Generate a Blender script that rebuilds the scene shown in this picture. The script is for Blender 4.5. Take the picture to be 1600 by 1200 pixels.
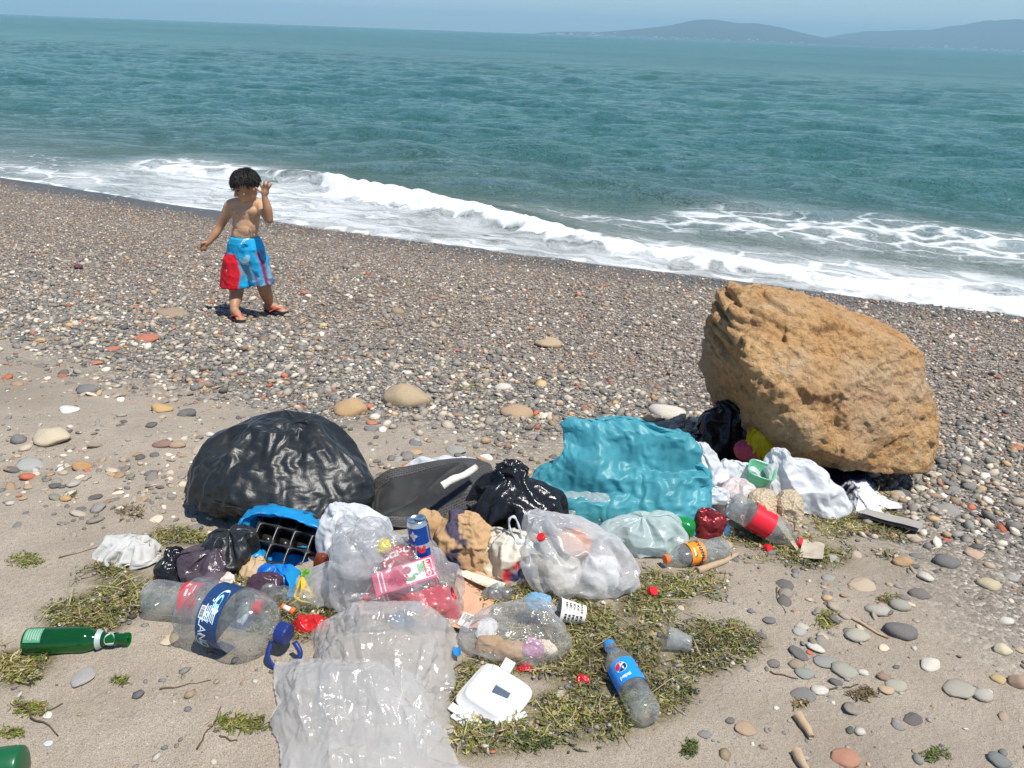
import bpy, bmesh, math, random
import numpy as np
from mathutils import Vector, Matrix, Euler

# ------------------------------------------------------------------ clear
for o in list(bpy.data.objects):
    bpy.data.objects.remove(o)
scene = bpy.context.scene
COL = scene.collection
R = math.radians

# ------------------------------------------------------------------ camera
CAM_H = 1.35
PITCH, ROLL, FPX = R(24.4), R(2.1), 1209.0          # focal length in pixels of a 1600 wide frame
_f = np.array([0, math.cos(PITCH), -math.sin(PITCH)])
_u0 = np.array([0, math.sin(PITCH), math.cos(PITCH)])
_r0 = np.array([1.0, 0, 0])
_r = math.cos(ROLL) * _r0 + math.sin(ROLL) * _u0
_u = -math.sin(ROLL) * _r0 + math.cos(ROLL) * _u0
cam_data = bpy.data.cameras.new('camera')
cam_data.sensor_width = 36.0
cam_data.lens = 36.0 * FPX / 1600.0
cam_data.clip_start = 0.05
cam_data.clip_end = 80000
cam = bpy.data.objects.new('camera', cam_data)
COL.objects.link(cam)
cam.matrix_world = Matrix((( _r[0], _u[0], -_f[0], 0), (_r[1], _u[1], -_f[1], 0), (_r[2], _u[2], -_f[2], CAM_H), (0, 0, 0, 1)))
scene.camera = cam

# ------------------------------------------------------------------ sky, sun, exposure
SUN_ELEV, SUN_AZ = R(67), R(128)       # azimuth measured clockwise from +Y: behind the camera, to its right
w = bpy.data.worlds.new('World'); scene.world = w; w.use_nodes = True
nt = w.node_tree; nt.nodes.clear()
wo = nt.nodes.new('ShaderNodeOutputWorld'); bg = nt.nodes.new('ShaderNodeBackground')
sky = nt.nodes.new('ShaderNodeTexSky'); sky.sky_type = 'NISHITA'; sky.sun_disc = False
sky.sun_elevation = SUN_ELEV; sky.sun_rotation = SUN_AZ
sky.altitude = 0; sky.air_density = 1.0; sky.dust_density = 0.2; sky.ozone_density = 6.0
bg.inputs['Strength'].default_value = 0.115
nt.links.new(sky.outputs[0], bg.inputs[0]); nt.links.new(bg.outputs[0], wo.inputs[0])
sun = bpy.data.lights.new('sun', 'SUN'); sun.energy = 5.0; sun.angle = R(0.5); sun.color = (1.0, 0.955, 0.88)
sun_o = bpy.data.objects.new('sun', sun); COL.objects.link(sun_o)
_sd = Vector((math.sin(SUN_AZ) * math.cos(SUN_ELEV), math.cos(SUN_AZ) * math.cos(SUN_ELEV), math.sin(SUN_ELEV)))
sun_o.rotation_euler = _sd.to_track_quat('Z', 'Y').to_euler()
sun_o.location = (2, -2, 6)
vs = scene.view_settings
vs.view_transform = 'Standard'; vs.look = 'None'; vs.exposure = 0.22; vs.gamma = 1.0; vs.use_curve_mapping = False
scene.render.engine = 'CYCLES'
scene.cycles.use_adaptive_sampling = True
scene.cycles.adaptive_threshold = 0.02
scene.cycles.max_bounces = 6
scene.cycles.diffuse_bounces = 2
scene.cycles.glossy_bounces = 3
scene.cycles.transmission_bounces = 4
scene.cycles.volume_bounces = 0
scene.cycles.transparent_max_bounces = 24
scene.cycles.caustics_reflective = False
scene.cycles.caustics_refractive = False

# ------------------------------------------------------------------ numpy noise
def _hash(ix, iy, iz, seed):
    n = (ix * 374761393 + iy * 668265263 + iz * 2147483647 + seed * 974634777) & 0xFFFFFFFF
    n = ((n ^ (n >> 13)) * 1274126177) & 0xFFFFFFFF
    n = ((n ^ (n >> 16)) * 2246822519) & 0xFFFFFFFF
    return ((n ^ (n >> 15)) & 0xFFFFFF) / float(0xFFFFFF)

def vnoise(p, seed=0):
    """value noise in [-1,1]; p is (n,3) or (n,2)"""
    p = np.asarray(p, float)
    if p.shape[1] == 2:
        p = np.column_stack([p, np.zeros(len(p))])
    i = np.floor(p).astype(np.int64); f = p - i
    f = f * f * f * (f * (f * 6 - 15) + 10)
    out = 0
    for dx in (0, 1):
        wx = f[:, 0] if dx else 1 - f[:, 0]
        for dy in (0, 1):
            wy = f[:, 1] if dy else 1 - f[:, 1]
            for dz in (0, 1):
                wz = f[:, 2] if dz else 1 - f[:, 2]
                out = out + wx * wy * wz * _hash(i[:, 0] + dx, i[:, 1] + dy, i[:, 2] + dz, seed)
    return out * 2 - 1

def fbm(p, oct=4, seed=0, lac=2.03, gain=0.5):
    p = np.asarray(p, float); a = 1.0; s = 0; t = 0
    for k in range(oct):
        s = s + a * vnoise(p + 17.3 * k, seed + k); t += a; a *= gain; p = p * lac
    return s / t

def ridged(p, oct=4, seed=0):
    p = np.asarray(p, float); a = 1.0; s = 0; t = 0
    for k in range(oct):
        s = s + a * (1 - 2 * np.abs(vnoise(p + 9.1 * k, seed + k))); t += a; a *= .5; p = p * 2.1
    return s / t

def sstep(a, b, x):
    t = np.clip((x - a) / (b - a), 0, 1)
    return t * t * (3 - 2 * t)

# ------------------------------------------------------------------ mesh helpers
def new_mesh(name, V, F):
    me = bpy.data.meshes.new(name)
    V = np.asarray(V, np.float32)
    if isinstance(F, np.ndarray) and F.ndim == 2:
        k = F.shape[1]; n = len(F)
        me.vertices.add(len(V)); me.vertices.foreach_set('co', V.ravel())
        me.loops.add(n * k); me.loops.foreach_set('vertex_index', F.astype(np.int32).ravel())
        me.polygons.add(n)
        me.polygons.foreach_set('loop_start', np.arange(0, n * k, k, dtype=np.int32))
        me.polygons.foreach_set('loop_total', np.full(n, k, np.int32))
        me.update(calc_edges=True)
    else:
        me.from_pydata([tuple(v) for v in V.tolist()], [], [tuple(f) for f in F])
        me.update()
    return me

def set_smooth(me, on=True):
    me.polygons.foreach_set('use_smooth', np.full(len(me.polygons), on))

def mk(name, V, F, mat=None, parent=None, smooth=True):
    me = new_mesh(name, V, F)
    if smooth: set_smooth(me)
    if mat:
        for m in (mat if isinstance(mat, (list, tuple)) else [mat]): me.materials.append(m)
    o = bpy.data.objects.new(name, me); COL.objects.link(o)
    if parent is not None: o.parent = parent
    return o

def tag(o, label=None, cat=None, group=None, kind=None):
    if label: o['label'] = label
    if cat: o['category'] = cat
    if group: o['group'] = group
    if kind: o['kind'] = kind
    return o

def empty(name, loc=(0, 0, 0), rot=(0, 0, 0), label=None, cat=None, group=None):
    o = bpy.data.objects.new(name, None); COL.objects.link(o)
    o.empty_display_size = .05
    o.location = loc; o.rotation_euler = rot
    return tag(o, label, cat, group)

def vattr(o, name, arr):
    """float or colour attribute on points"""
    me = o.data; arr = np.asarray(arr, np.float32)
    if arr.ndim == 1:
        a = me.attributes.new(name, 'FLOAT', 'POINT'); a.data.foreach_set('value', arr)
    else:
        if arr.shape[1] == 3: arr = np.column_stack([arr, np.ones(len(arr), np.float32)])
        a = me.attributes.new(name, 'FLOAT_COLOR', 'POINT'); a.data.foreach_set('color', arr.ravel())

def grid_faces(nu, nv, wrap_u=False, wrap_v=False, off=0):
    """vertices indexed i*nv + j"""
    iu = np.arange(nu if wrap_u else nu - 1); jv = np.arange(nv if wrap_v else nv - 1)
    I, J = np.meshgrid(iu, jv, indexing='ij')
    I2 = (I + 1) % nu; J2 = (J + 1) % nv
    return np.stack([I * nv + J, I2 * nv + J, I2 * nv + J2, I * nv + J2], -1).reshape(-1, 4) + off

def subsurf(o, lv=1):
    m = o.modifiers.new('subsurf', 'SUBSURF'); m.levels = lv; m.render_levels = lv
    return o

def lathe(name, prof, mat, parent=None, n=32, cap0=True, cap1=True, smooth=True, fn=None):
    """profile [(z, r)] turned about local Z"""
    prof = np.array(prof, float); m = len(prof)
    th = np.linspace(0, 2 * np.pi, n, endpoint=False)
    V = np.zeros((m, n, 3))
    V[:, :, 0] = prof[:, 1:2] * np.cos(th); V[:, :, 1] = prof[:, 1:2] * np.sin(th); V[:, :, 2] = prof[:, 0:1]
    V = V.reshape(-1, 3)
    if fn is not None: V = fn(V)
    F = [tuple(f) for f in grid_faces(m, n, False, True)[:, ::-1].tolist()]
    if cap0: F.append(tuple(range(n))[::-1])
    if cap1: F.append(tuple((m - 1) * n + k for k in range(n)))
    return mk(name, V, F, mat, parent, smooth)

def box_arr(cx, cy, cz, sx, sy, sz):
    V = np.array([(x, y, z) for x in (-.5, .5) for y in (-.5, .5) for z in (-.5, .5)]) * (sx, sy, sz) + (cx, cy, cz)
    F = [(0, 1, 3, 2), (4, 6, 7, 5), (0, 4, 5, 1), (2, 3, 7, 6), (0, 2, 6, 4), (1, 5, 7, 3)]
    return V, F

def bevel_box(name, size, mat, parent=None, bev=.004, seg=2, loc=(0, 0, 0), rot=(0, 0, 0)):
    bm = bmesh.new(); bmesh.ops.create_cube(bm, size=1)
    for v in bm.verts: v.co = Vector((v.co.x * size[0], v.co.y * size[1], v.co.z * size[2]))
    bmesh.ops.bevel(bm, geom=list(bm.edges), offset=bev, segments=seg, profile=.6, affect='EDGES')
    me = bpy.data.meshes.new(name); bm.to_mesh(me); bm.free()
    set_smooth(me, False)
    if mat: me.materials.append(mat)
    o = bpy.data.objects.new(name, me); COL.objects.link(o)
    o.parent = parent; o.location = loc; o.rotation_euler = rot
    return o

def tube_arr(pts, rad, n=8, flat=1.0):
    """swept tube through points; rad scalar or list"""
    P = np.asarray(pts, float); m = len(P)
    rad = np.broadcast_to(np.asarray(rad, float), (m,))
    T = np.gradient(P, axis=0); T /= np.linalg.norm(T, axis=1, keepdims=True) + 1e-9
    up = np.array([0, 0, 1.0]) if abs(T[0, 2]) < .9 else np.array([1.0, 0, 0])
    V = []; a = np.cross(T[0], up); a /= np.linalg.norm(a)
    th = np.linspace(0, 2 * np.pi, n, endpoint=False)
    for k in range(m):
        a = a - T[k] * np.dot(a, T[k]); a /= np.linalg.norm(a) + 1e-9; b = np.cross(T[k], a)
        V.append(P[k] + rad[k] * (np.cos(th)[:, None] * a + flat * np.sin(th)[:, None] * b))
    V = np.concatenate(V)
    F = [tuple(f) for f in grid_faces(m, n, False, True).tolist()]
    F.append(tuple(range(n))[::-1]); F.append(tuple((m - 1) * n + k for k in range(n)))
    return V, F

def tube(name, pts, rad, mat, parent=None, n=8, flat=1.0):
    V, F = tube_arr(pts, rad, n, flat)
    return mk(name, V, F, mat, parent)

def catmull(P, n=8):
    P = np.asarray(P, float); Q = np.vstack([2 * P[0] - P[1], P, 2 * P[-1] - P[-2]]); out = []
    for i in range(1, len(Q) - 2):
        for t in np.linspace(0, 1, n, endpoint=False):
            a, b, c, d = Q[i - 1], Q[i], Q[i + 1], Q[i + 2]
            out.append(.5 * ((2 * b) + (-a + c) * t + (2 * a - 5 * b + 4 * c - d) * t * t + (-a + 3 * b - 3 * c + d) * t ** 3))
    out.append(P[-1]); return np.array(out)

def text_flat(s, size=1.0, bold=0.0, shear=0.0, spacing=1.0):
    """filled lettering as (V2, faces), centred on the origin"""
    cu = bpy.data.curves.new('lettering', 'FONT'); cu.body = s; cu.size = size; cu.align_x = 'CENTER'; cu.align_y = 'CENTER'
    cu.offset = bold; cu.shear = shear; cu.space_character = spacing; cu.resolution_u = 3
    ob = bpy.data.objects.new('lettering', cu); COL.objects.link(ob)
    dg = bpy.context.evaluated_depsgraph_get(); dg.update()
    me = bpy.data.meshes.new_from_object(ob.evaluated_get(dg))
    V = np.zeros(len(me.vertices) * 3); me.vertices.foreach_get('co', V); V = V.reshape(-1, 3)[:, :2]
    F = [tuple(p.vertices) for p in me.polygons]
    bpy.data.objects.remove(ob); bpy.data.curves.remove(cu); bpy.data.meshes.remove(me)
    return V, F

# ------------------------------------------------------------------ node material helpers
class NT:
    def __init__(s, name):
        s.m = bpy.data.materials.new(name); s.m.use_nodes = True
        s.t = s.m.node_tree; s.t.nodes.clear()
        s.out = s.t.nodes.new('ShaderNodeOutputMaterial')
    def n(s, typ, **kw):
        nd = s.t.nodes.new(typ)
        for k, v in kw.items():
            if k in nd.inputs.keys() and not hasattr(nd, k): nd.inputs[k].default_value = v
            else: setattr(nd, k, v)
        return nd
    def l(s, a, b): s.t.links.new(a, b)
    def sock(s, nd, key, v):
        if v is None: return
        if hasattr(v, 'is_output'): s.l(v, nd.inputs[key])
        else:
            if isinstance(v, tuple) and len(v) == 3: v = (*v, 1)
            nd.inputs[key].default_value = v
    def coord(s, which='Object'):
        if not hasattr(s, '_tc'): s._tc = s.n('ShaderNodeTexCoord')
        return s._tc.outputs[which]
    def noise(s, scale, detail=3, rough=.55, vec=None, dist=0):
        nd = s.n('ShaderNodeTexNoise'); nd.inputs['Scale'].default_value = scale; nd.inputs['Detail'].default_value = detail
        nd.inputs['Roughness'].default_value = rough; nd.inputs['Distortion'].default_value = dist
        s.l(vec if vec is not None else s.coord(), nd.inputs['Vector']); return nd.outputs['Fac']
    def voro(s, scale, feature='F1', out='Distance', vec=None, rnd=1):
        nd = s.n('ShaderNodeTexVoronoi'); nd.feature = feature; nd.inputs['Scale'].default_value = scale
        nd.inputs['Randomness'].default_value = rnd
        s.l(vec if vec is not None else s.coord(), nd.inputs['Vector']); return nd.outputs[out]
    def ramp(s, fac, stops, interp='LINEAR'):
        nd = s.n('ShaderNodeValToRGB'); cr = nd.color_ramp; cr.interpolation = interp
        while len(cr.elements) < len(stops): cr.elements.new(.5)
        for e, (p, c) in zip(cr.elements, stops):
            e.position = p; e.color = (*c, 1) if isinstance(c, tuple) else (c, c, c, 1)
        s.l(fac, nd.inputs[0]); return nd.outputs['Color']
    def mix(s, fac, a, b, mode='MIX'):
        nd = s.n('ShaderNodeMix'); nd.data_type = 'RGBA'; nd.blend_type = mode
        for key, v in ((0, fac), (6, a), (7, b)):
            if hasattr(v, 'is_output'): s.l(v, nd.inputs[key])
            else:
                if isinstance(v, tuple) and len(v) == 3: v = (*v, 1)
                if key and isinstance(v, (int, float)): v = (v, v, v, 1)
                nd.inputs[key].default_value = v
        return nd.outputs[2]
    def math(s, op, a, b=0.0, clamp=False):
        nd = s.n('ShaderNodeMath'); nd.operation = op; nd.use_clamp = clamp
        for k, v in ((0, a), (1, b)):
            if hasattr(v, 'is_output'): s.l(v, nd.inputs[k])
            else: nd.inputs[k].default_value = v
        return nd.outputs[0]
    def attr(s, name, typ='GEOMETRY', out='Color'):
        nd = s.n('ShaderNodeAttribute'); nd.attribute_name = name; nd.attribute_type = typ
        return nd.outputs[out]
    def bump(s, h, strength=.3, dist=.01, normal=None):
        nd = s.n('ShaderNodeBump'); nd.inputs['Strength'].default_value = strength; nd.inputs['Distance'].default_value = dist
        s.l(h, nd.inputs['Height'])
        if normal is not None: s.l(normal, nd.inputs['Normal'])
        return nd.outputs[0]
    def pbr(s, color=None, rough=.5, metal=0.0, spec=.5, normal=None, **kw):
        b = s.n('ShaderNodeBsdfPrincipled')
        s.sock(b, 'Base Color', color); s.sock(b, 'Roughness', rough); s.sock(b, 'Metallic', metal)
        s.sock(b, 'Specular IOR Level', spec); s.sock(b, 'Normal', normal)
        for k, v in kw.items(): s.sock(b, k, v)
        return b.outputs[0]
    def surf(s, sh): s.l(sh, s.out.inputs['Surface']); return s.m
    def mixsh(s, fac, a, b):
        nd = s.n('ShaderNodeMixShader')
        if hasattr(fac, 'is_output'): s.l(fac, nd.inputs[0])
        else: nd.inputs[0].default_value = fac
        s.l(a, nd.inputs[1]); s.l(b, nd.inputs[2]); return nd.outputs[0]

_M = {}
def plain(name, col, rough=.5, metal=0.0, spec=.5, var=.12, vscale=30, bump=.0, bscale=200, dirt=0.0):
    """simple procedural paint / plastic / paper with a little variation, grain and grime"""
    if name in _M: return _M[name]
    t = NT(name); n1 = t.noise(vscale, 4)
    c = t.mix(n1, tuple(max(0, x * (1 - var)) for x in col), tuple(min(1, x * (1 + var)) for x in col))
    if dirt:
        d = t.ramp(t.noise(vscale * .5, 5, .7), [(.5, 0.0), (.75, 1.0)])
        c = t.mix(t.math('MULTIPLY', d, dirt), c, (.22, .19, .15))
    nm = t.bump(t.noise(bscale, 3), bump, .002) if bump else None
    _M[name] = t.surf(t.pbr(c, rough, metal, spec, nm)); return _M[name]

def attrcol(name, rough=.5, bump=0.0, bscale=150, spec=.5, attr='col', transl=0.0):
    if name in _M: return _M[name]
    t = NT(name); c = t.attr(attr)
    c = t.mix(t.math('MULTIPLY', t.noise(60, 4), .35), c, (.5, .46, .4), 'MULTIPLY') if False else c
    nm = t.bump(t.noise(bscale, 4), bump, .003) if bump else None
    sh = t.pbr(c, rough, 0, spec, nm)
    if transl:
        tr = t.n('ShaderNodeBsdfTranslucent'); t.l(c, tr.inputs[0]); sh = t.mixsh(transl, sh, tr.outputs[0])
    _M[name] = t.surf(sh); return _M[name]

def film(name, col, alpha=.5, rough=.25, crumple=.35, cscale=28, tint=None, transl=.5, gloss=.9, dirt=0.0):
    """thin plastic film: part clear, part milky (lit through), with a fine crumple and a sheen"""
    if name in _M: return _M[name]
    t = NT(name)
    v = t.voro(cscale, 'F1'); nz = t.noise(cscale * 1.7, 4, .6)
    h = t.math('ADD', t.math('MULTIPLY', v, .7), nz)
    nm = t.bump(h, crumple, .006)
    c = t.mix(t.noise(9, 3), tuple(x * .88 for x in col), tuple(min(1, x * 1.06) for x in col))
    if dirt:
        d = t.ramp(t.noise(14, 6, .7), [(.48, 0.0), (.72, 1.0)])
        c = t.mix(t.math('MULTIPLY', d, dirt), c, (.3, .26, .2))
    df = t.n('ShaderNodeBsdfDiffuse'); t.l(c, df.inputs[0]); t.l(nm, df.inputs['Normal'])
    tr = t.n('ShaderNodeBsdfTranslucent'); t.l(c, tr.inputs[0]); t.l(nm, tr.inputs['Normal'])
    body = t.mixsh(transl, df.outputs[0], tr.outputs[0])
    if alpha < 1:
        tp = t.n('ShaderNodeBsdfTransparent'); tc = tint or (.96, .96, .96); tp.inputs[0].default_value = (*tc, 1)
        lw = t.n('ShaderNodeLayerWeight'); lw.inputs[0].default_value = .35; t.l(nm, lw.inputs['Normal'])
        a = t.math('ADD', t.math('MULTIPLY', lw.outputs['Facing'], .45 * (1 - alpha)), t.math('MULTIPLY', t.math('ADD', t.noise(7, 4), .5), alpha), True)
        body = t.mixsh(a, tp.outputs[0], body)
    gl = t.n('ShaderNodeBsdfGlossy'); gl.inputs['Roughness'].default_value = rough; t.l(nm, gl.inputs['Normal'])
    l2 = t.n('ShaderNodeLayerWeight'); l2.inputs[0].default_value = .5; t.l(nm, l2.inputs['Normal'])
    fz = t.math('ADD', t.math('MULTIPLY', t.math('POWER', l2.outputs['Facing'], 4.0), .5), .045)     # same from both sides of the film
    sh = t.mixsh(t.math('MULTIPLY', fz, gloss, True), body, gl.outputs[0])
    _M[name] = t.surf(sh); return _M[name]

def pet(name, tint=(.93, .95, .94), haze=.12, rough=.08, scuff=.5):
    """clear bottle plastic: thin walled, scuffed"""
    if name in _M: return _M[name]
    t = NT(name)
    nm = t.bump(t.noise(45, 3), .12, .004)
    tp = t.n('ShaderNodeBsdfTransparent'); tp.inputs[0].default_value = (*tint, 1)
    df = t.n('ShaderNodeBsdfDiffuse'); df.inputs[0].default_value = (.62, .64, .62, 1)
    tr = t.n('ShaderNodeBsdfTranslucent'); tr.inputs[0].default_value = (.7, .72, .7, 1)
    body = t.mixsh(.5, df.outputs[0], tr.outputs[0])
    sc = t.ramp(t.noise(22, 6, .7), [(.42, 0.0), (.8, 1.0)])
    a = t.math('ADD', t.math('MULTIPLY', sc, scuff), haze, True)
    base = t.mixsh(a, tp.outputs[0], body)
    gl = t.n('ShaderNodeBsdfGlossy'); gl.inputs['Roughness'].default_value = rough; t.l(nm, gl.inputs['Normal'])
    lw = t.n('ShaderNodeLayerWeight'); lw.inputs[0].default_value = .5; t.l(nm, lw.inputs['Normal'])
    g = t.math('ADD', t.math('MULTIPLY', t.math('POWER', lw.outputs['Facing'], 3.0), .45), .05, True)
    _M[name] = t.surf(t.mixsh(g, base, gl.outputs[0])); return _M[name]

# ------------------------------------------------------------------ terrain: shore frame and heights
ZW = -0.72                                            # sea level; the upper beach is z = 0
SH_O = np.array([0.28, 7.89]); SH_E = np.array([0.9333, -0.359]); SH_N = np.array([0.359, 0.9333])   # along shore, offshore
def shore_uv(x, y):
    dx = np.asarray(x, float) - SH_O[0]; dy = np.asarray(y, float) - SH_O[1]
    return dx * SH_E[0] + dy * SH_E[1], dx * SH_N[0] + dy * SH_N[1]
def shore_bend(u):                                    # the waterline is slightly bowed
    return .011 * (u + 1.5) ** 2 * np.exp(-np.abs(u + 1.5) / 14) - .15
_PS = np.array([-200, -30, -6, -2, 0, 1.5, 3.0, 3.8, 4.6, 5.3, 6.0, 30.])
_PH = np.array([-30, -4.2, -1.35, -.92, -.72, -.565, -.41, -.31, -.16, -.05, 0.0, .15])
_ps = np.linspace(-40, 12, 1041); _ph = np.interp(_ps, _PS, _PH)
_k = np.hanning(25); _k /= _k.sum(); _ph2 = np.convolve(np.pad(_ph, 12, mode='edge'), _k, mode='valid')
def H(x, y):
    x = np.atleast_1d(np.asarray(x, float)); y = np.atleast_1d(np.asarray(y, float))
    u, v = shore_uv(x, y); s = -(v - shore_bend(u))
    h = np.where((s > -39) & (s < 11.5), np.interp(s, _ps, _ph2), np.interp(s, _PS, _PH))
    p = np.column_stack([x, y])
    near = np.exp(-((y - 1.6) / 2.6) ** 2)
    h = h + .022 * fbm(p * .9, 3, 5) * sstep(-2, 2, s) + (.015 * fbm(p * 3.1, 3, 8) + .0065 * fbm(p * 11, 3, 9)) * near
    # low dune of sand under the heap, and the small ledge that drops to the right of it
    h = h + .035 * np.exp(-(((x + .1) / .9) ** 2 + ((y - 1.75) / .35) ** 2))
    return h
def hz(x, y):
    """quick bilinear look-up in the beach grid"""
    i = min(max(int(np.searchsorted(xs, x)) - 1, 0), len(xs) - 2); j = min(max(int(np.searchsorted(ys, y)) - 1, 0), len(ys) - 2)
    a = (x - xs[i]) / (xs[i + 1] - xs[i]); b = (y - ys[j]) / (ys[j + 1] - ys[j])
    return (ZG[i, j] * (1 - a) + ZG[i + 1, j] * a) * (1 - b) + (ZG[i, j + 1] * (1 - a) + ZG[i + 1, j + 1] * a) * b
def ray_dir(px, py): return _f + (px - 800) / FPX * _r + (600 - py) / FPX * _u
def G(px, py, lift=0.0):
    """the point of the beach that the photograph shows at this pixel"""
    d = ray_dir(px, py); t = .5; c = np.array([0, 0, CAM_H]); last = t
    while t < 60:
        q = c + d * t
        if q[2] < hz(q[0], q[1]) + lift: break
        last = t; t *= 1.02
    a, b = last, t
    for _ in range(18):
        m = .5 * (a + b); q = c + d * m
        if q[2] < hz(q[0], q[1]) + lift: b = m
        else: a = m
    return c + d * b
def atz(px, py, z):
    d = ray_dir(px, py); t = (z - CAM_H) / d[2]; return np.array([0, 0, CAM_H]) + d * t
def aty(px, py, y):
    d = ray_dir(px, py); t = y / d[1]; return np.array([0, 0, CAM_H]) + d * t
def depth(p): return float(np.dot(np.asarray(p) - np.array([0, 0, CAM_H]), _f))
def ppm(p): return FPX / depth(p)                     # photograph pixels per metre at a point

def graded(a0, a1, fine0, fine1, step, grow=1.09):
    mid = list(np.arange(fine0, fine1 + 1e-6, step)); s = step; x = fine1
    while x < a1: s *= grow; x += s; mid.append(min(x, a1))
    s = step; x = fine0; lo = []
    while x > a0: s *= grow; x -= s; lo.append(max(x, a0))
    return np.array(sorted(set(lo)) + mid) if lo else np.array(mid)
xs = graded(-150, 150, -2.6, 2.6, .022); ys = graded(-120, 130, .7, 3.6, .018, 1.06)
X, Y = np.meshgrid(xs, ys, indexing='ij')
Z = H(X.ravel(), Y.ravel()); ZG = Z.reshape(X.shape)
pv = np.column_stack([X.ravel(), Y.ravel(), Z])
uu, vv = shore_uv(pv[:, 0], pv[:, 1]); S = -(vv - shore_bend(uu))
def zones(x, y):
    """0 sand .. 1 shingle cover, and the fine dark gravel belt"""
    u, v = shore_uv(x, y); s = -(v - shore_bend(u)); p = np.column_stack([x, y])
    w1 = .55 * fbm(p * .8, 3, 21) + .25 * fbm(p * 3, 3, 22)
    peb = 1 - sstep(4.8, 5.5, s + w1)                # shingle seaward of this line
    right = sstep(1.0, 1.7, x + .25 * fbm(p * 1.5, 2, 31)) * (1 - sstep(5.5, 6.6, s + w1 + .35 * (x - 1.6) * -1))
    peb = np.maximum(peb, .9 * right)
    grav = (1 - sstep(3.35, 4.15, s + .6 * w1)) 
    wet = 1 - sstep(.25, 1.0, s + .3 * w1)
    return peb, grav, wet, s
peb, grav, wet, _ = zones(pv[:, 0], pv[:, 1])
# damp dark streaks in the sand
damp = sstep(.1, .6, fbm(pv[:, :2] * np.array([.7, 1.8]), 4, 41)) * sstep(4.6, 5.4, S) * (1 - sstep(6.0, 6.6, S))
damp = np.maximum(damp, .9 * np.exp(-(((pv[:, 0] - 1.45) / .55) ** 2 + ((pv[:, 1] - 1.82) / .2) ** 2)))
t = NT('beach_sand')
sandc = t.mix(t.ramp(t.noise(4.5, 6, .68), [(.3, 0.0), (.7, 1.0)]), (.29, .24, .178), (.40, .34, .265))
sandc = t.mix(t.ramp(t.noise(420, 2, .6), [(.38, 1.0), (.5, 0.0)]), sandc, (.20, .165, .135))
sandc = t.mix(t.ramp(t.noise(300, 2, .6), [(.6, 0.0), (.72, .6)]), sandc, (.60, .55, .48))
sandc = t.mix(t.math('MULTIPLY', t.attr('damp', out='Fac'), .62), sandc, (.22, .18, .14))
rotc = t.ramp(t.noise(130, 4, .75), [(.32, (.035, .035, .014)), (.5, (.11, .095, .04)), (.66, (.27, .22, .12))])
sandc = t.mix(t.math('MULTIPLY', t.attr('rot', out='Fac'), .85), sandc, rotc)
# shingle floor under the pebbles
vc = t.voro(85, 'F1', 'Color'); sp = t.n('ShaderNodeSeparateColor'); t.l(vc, sp.inputs[0])
pebc = t.ramp(sp.outputs[0], [(0, (.08, .075, .07)), (.35, (.17, .15, .13)), (.62, (.26, .23, .19)), (.85, (.42, .37, .31)), (1, (.62, .57, .5))])
vg = t.voro(62, 'F1', 'Color'); sg = t.n('ShaderNodeSeparateColor'); t.l(vg, sg.inputs[0])
gravc = t.ramp(sg.outputs[0], [(0, (.09, .072, .058)), (.4, (.19, .15, .12)), (.7, (.30, .245, .20)), (.9, (.44, .38, .32)), (1, (.6, .54, .48))])
c = t.mix(t.attr('peb', out='Fac'), sandc, pebc)
c = t.mix(t.attr('grav', out='Fac'), c, gravc)
c = t.mix(t.attr('wet', out='Fac'), c, (.085, .085, .083))
d1 = t.math('MULTIPLY', t.voro(85, 'F1'), t.math('MULTIPLY', t.attr('peb', out='Fac'), -1.6))
h = t.math('ADD', t.math('ADD', t.math('MULTIPLY', t.noise(55, 3, .7), .8), t.math('MULTIPLY', t.noise(9, 3, .6), .8)), d1)
h = t.math('ADD', h, t.math('MULTIPLY', t.noise(330, 2, .7), .13)); nm = t.bump(h, .8, .012)
rg = t.mix(t.attr('wet', out='Fac'), .93, .35)
ground = mk('beach', pv, grid_faces(len(xs), len(ys)), t.surf(t.pbr(c, rg, 0, .3, nm)))
vattr(ground, 'peb', peb); vattr(ground, 'grav', grav); vattr(ground, 'wet', wet); vattr(ground, 'damp', damp)
tag(ground, 'grey sand and shingle beach sloping down to the sea', None, None, 'structure')

# ------------------------------------------------------------------ pebbles (stuff): numpy scattered stones in one mesh each
def ico(sub):
    bm = bmesh.new(); bmesh.ops.create_icosphere(bm, subdivisions=sub, radius=1)
    V = np.array([v.co[:] for v in bm.verts]); F = np.array([[v.index for v in f.verts] for f in bm.faces]); bm.free(); return V, F
ICO1, ICO2, ICO3 = ico(1), ico(2), ico(3)
PEB_COLS = np.array([(.15, .152, .155), (.19, .187, .18), (.24, .235, .22), (.32, .30, .27), (.45, .41, .35), (.58, .54, .47), (.70, .67, .61),
                     (.36, .27, .18), (.27, .20, .15), (.42, .14, .085), (.5, .36, .2), (.2, .22, .2)])
PEB_W = np.array([.13, .15, .17, .15, .12, .07, .035, .07, .05, .016, .02, .04]); PEB_W /= PEB_W.sum()
GRV_W = np.array([.10, .14, .14, .16, .10, .035, .012, .14, .16, .008, .01, .01]); GRV_W /= GRV_W.sum()
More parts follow.
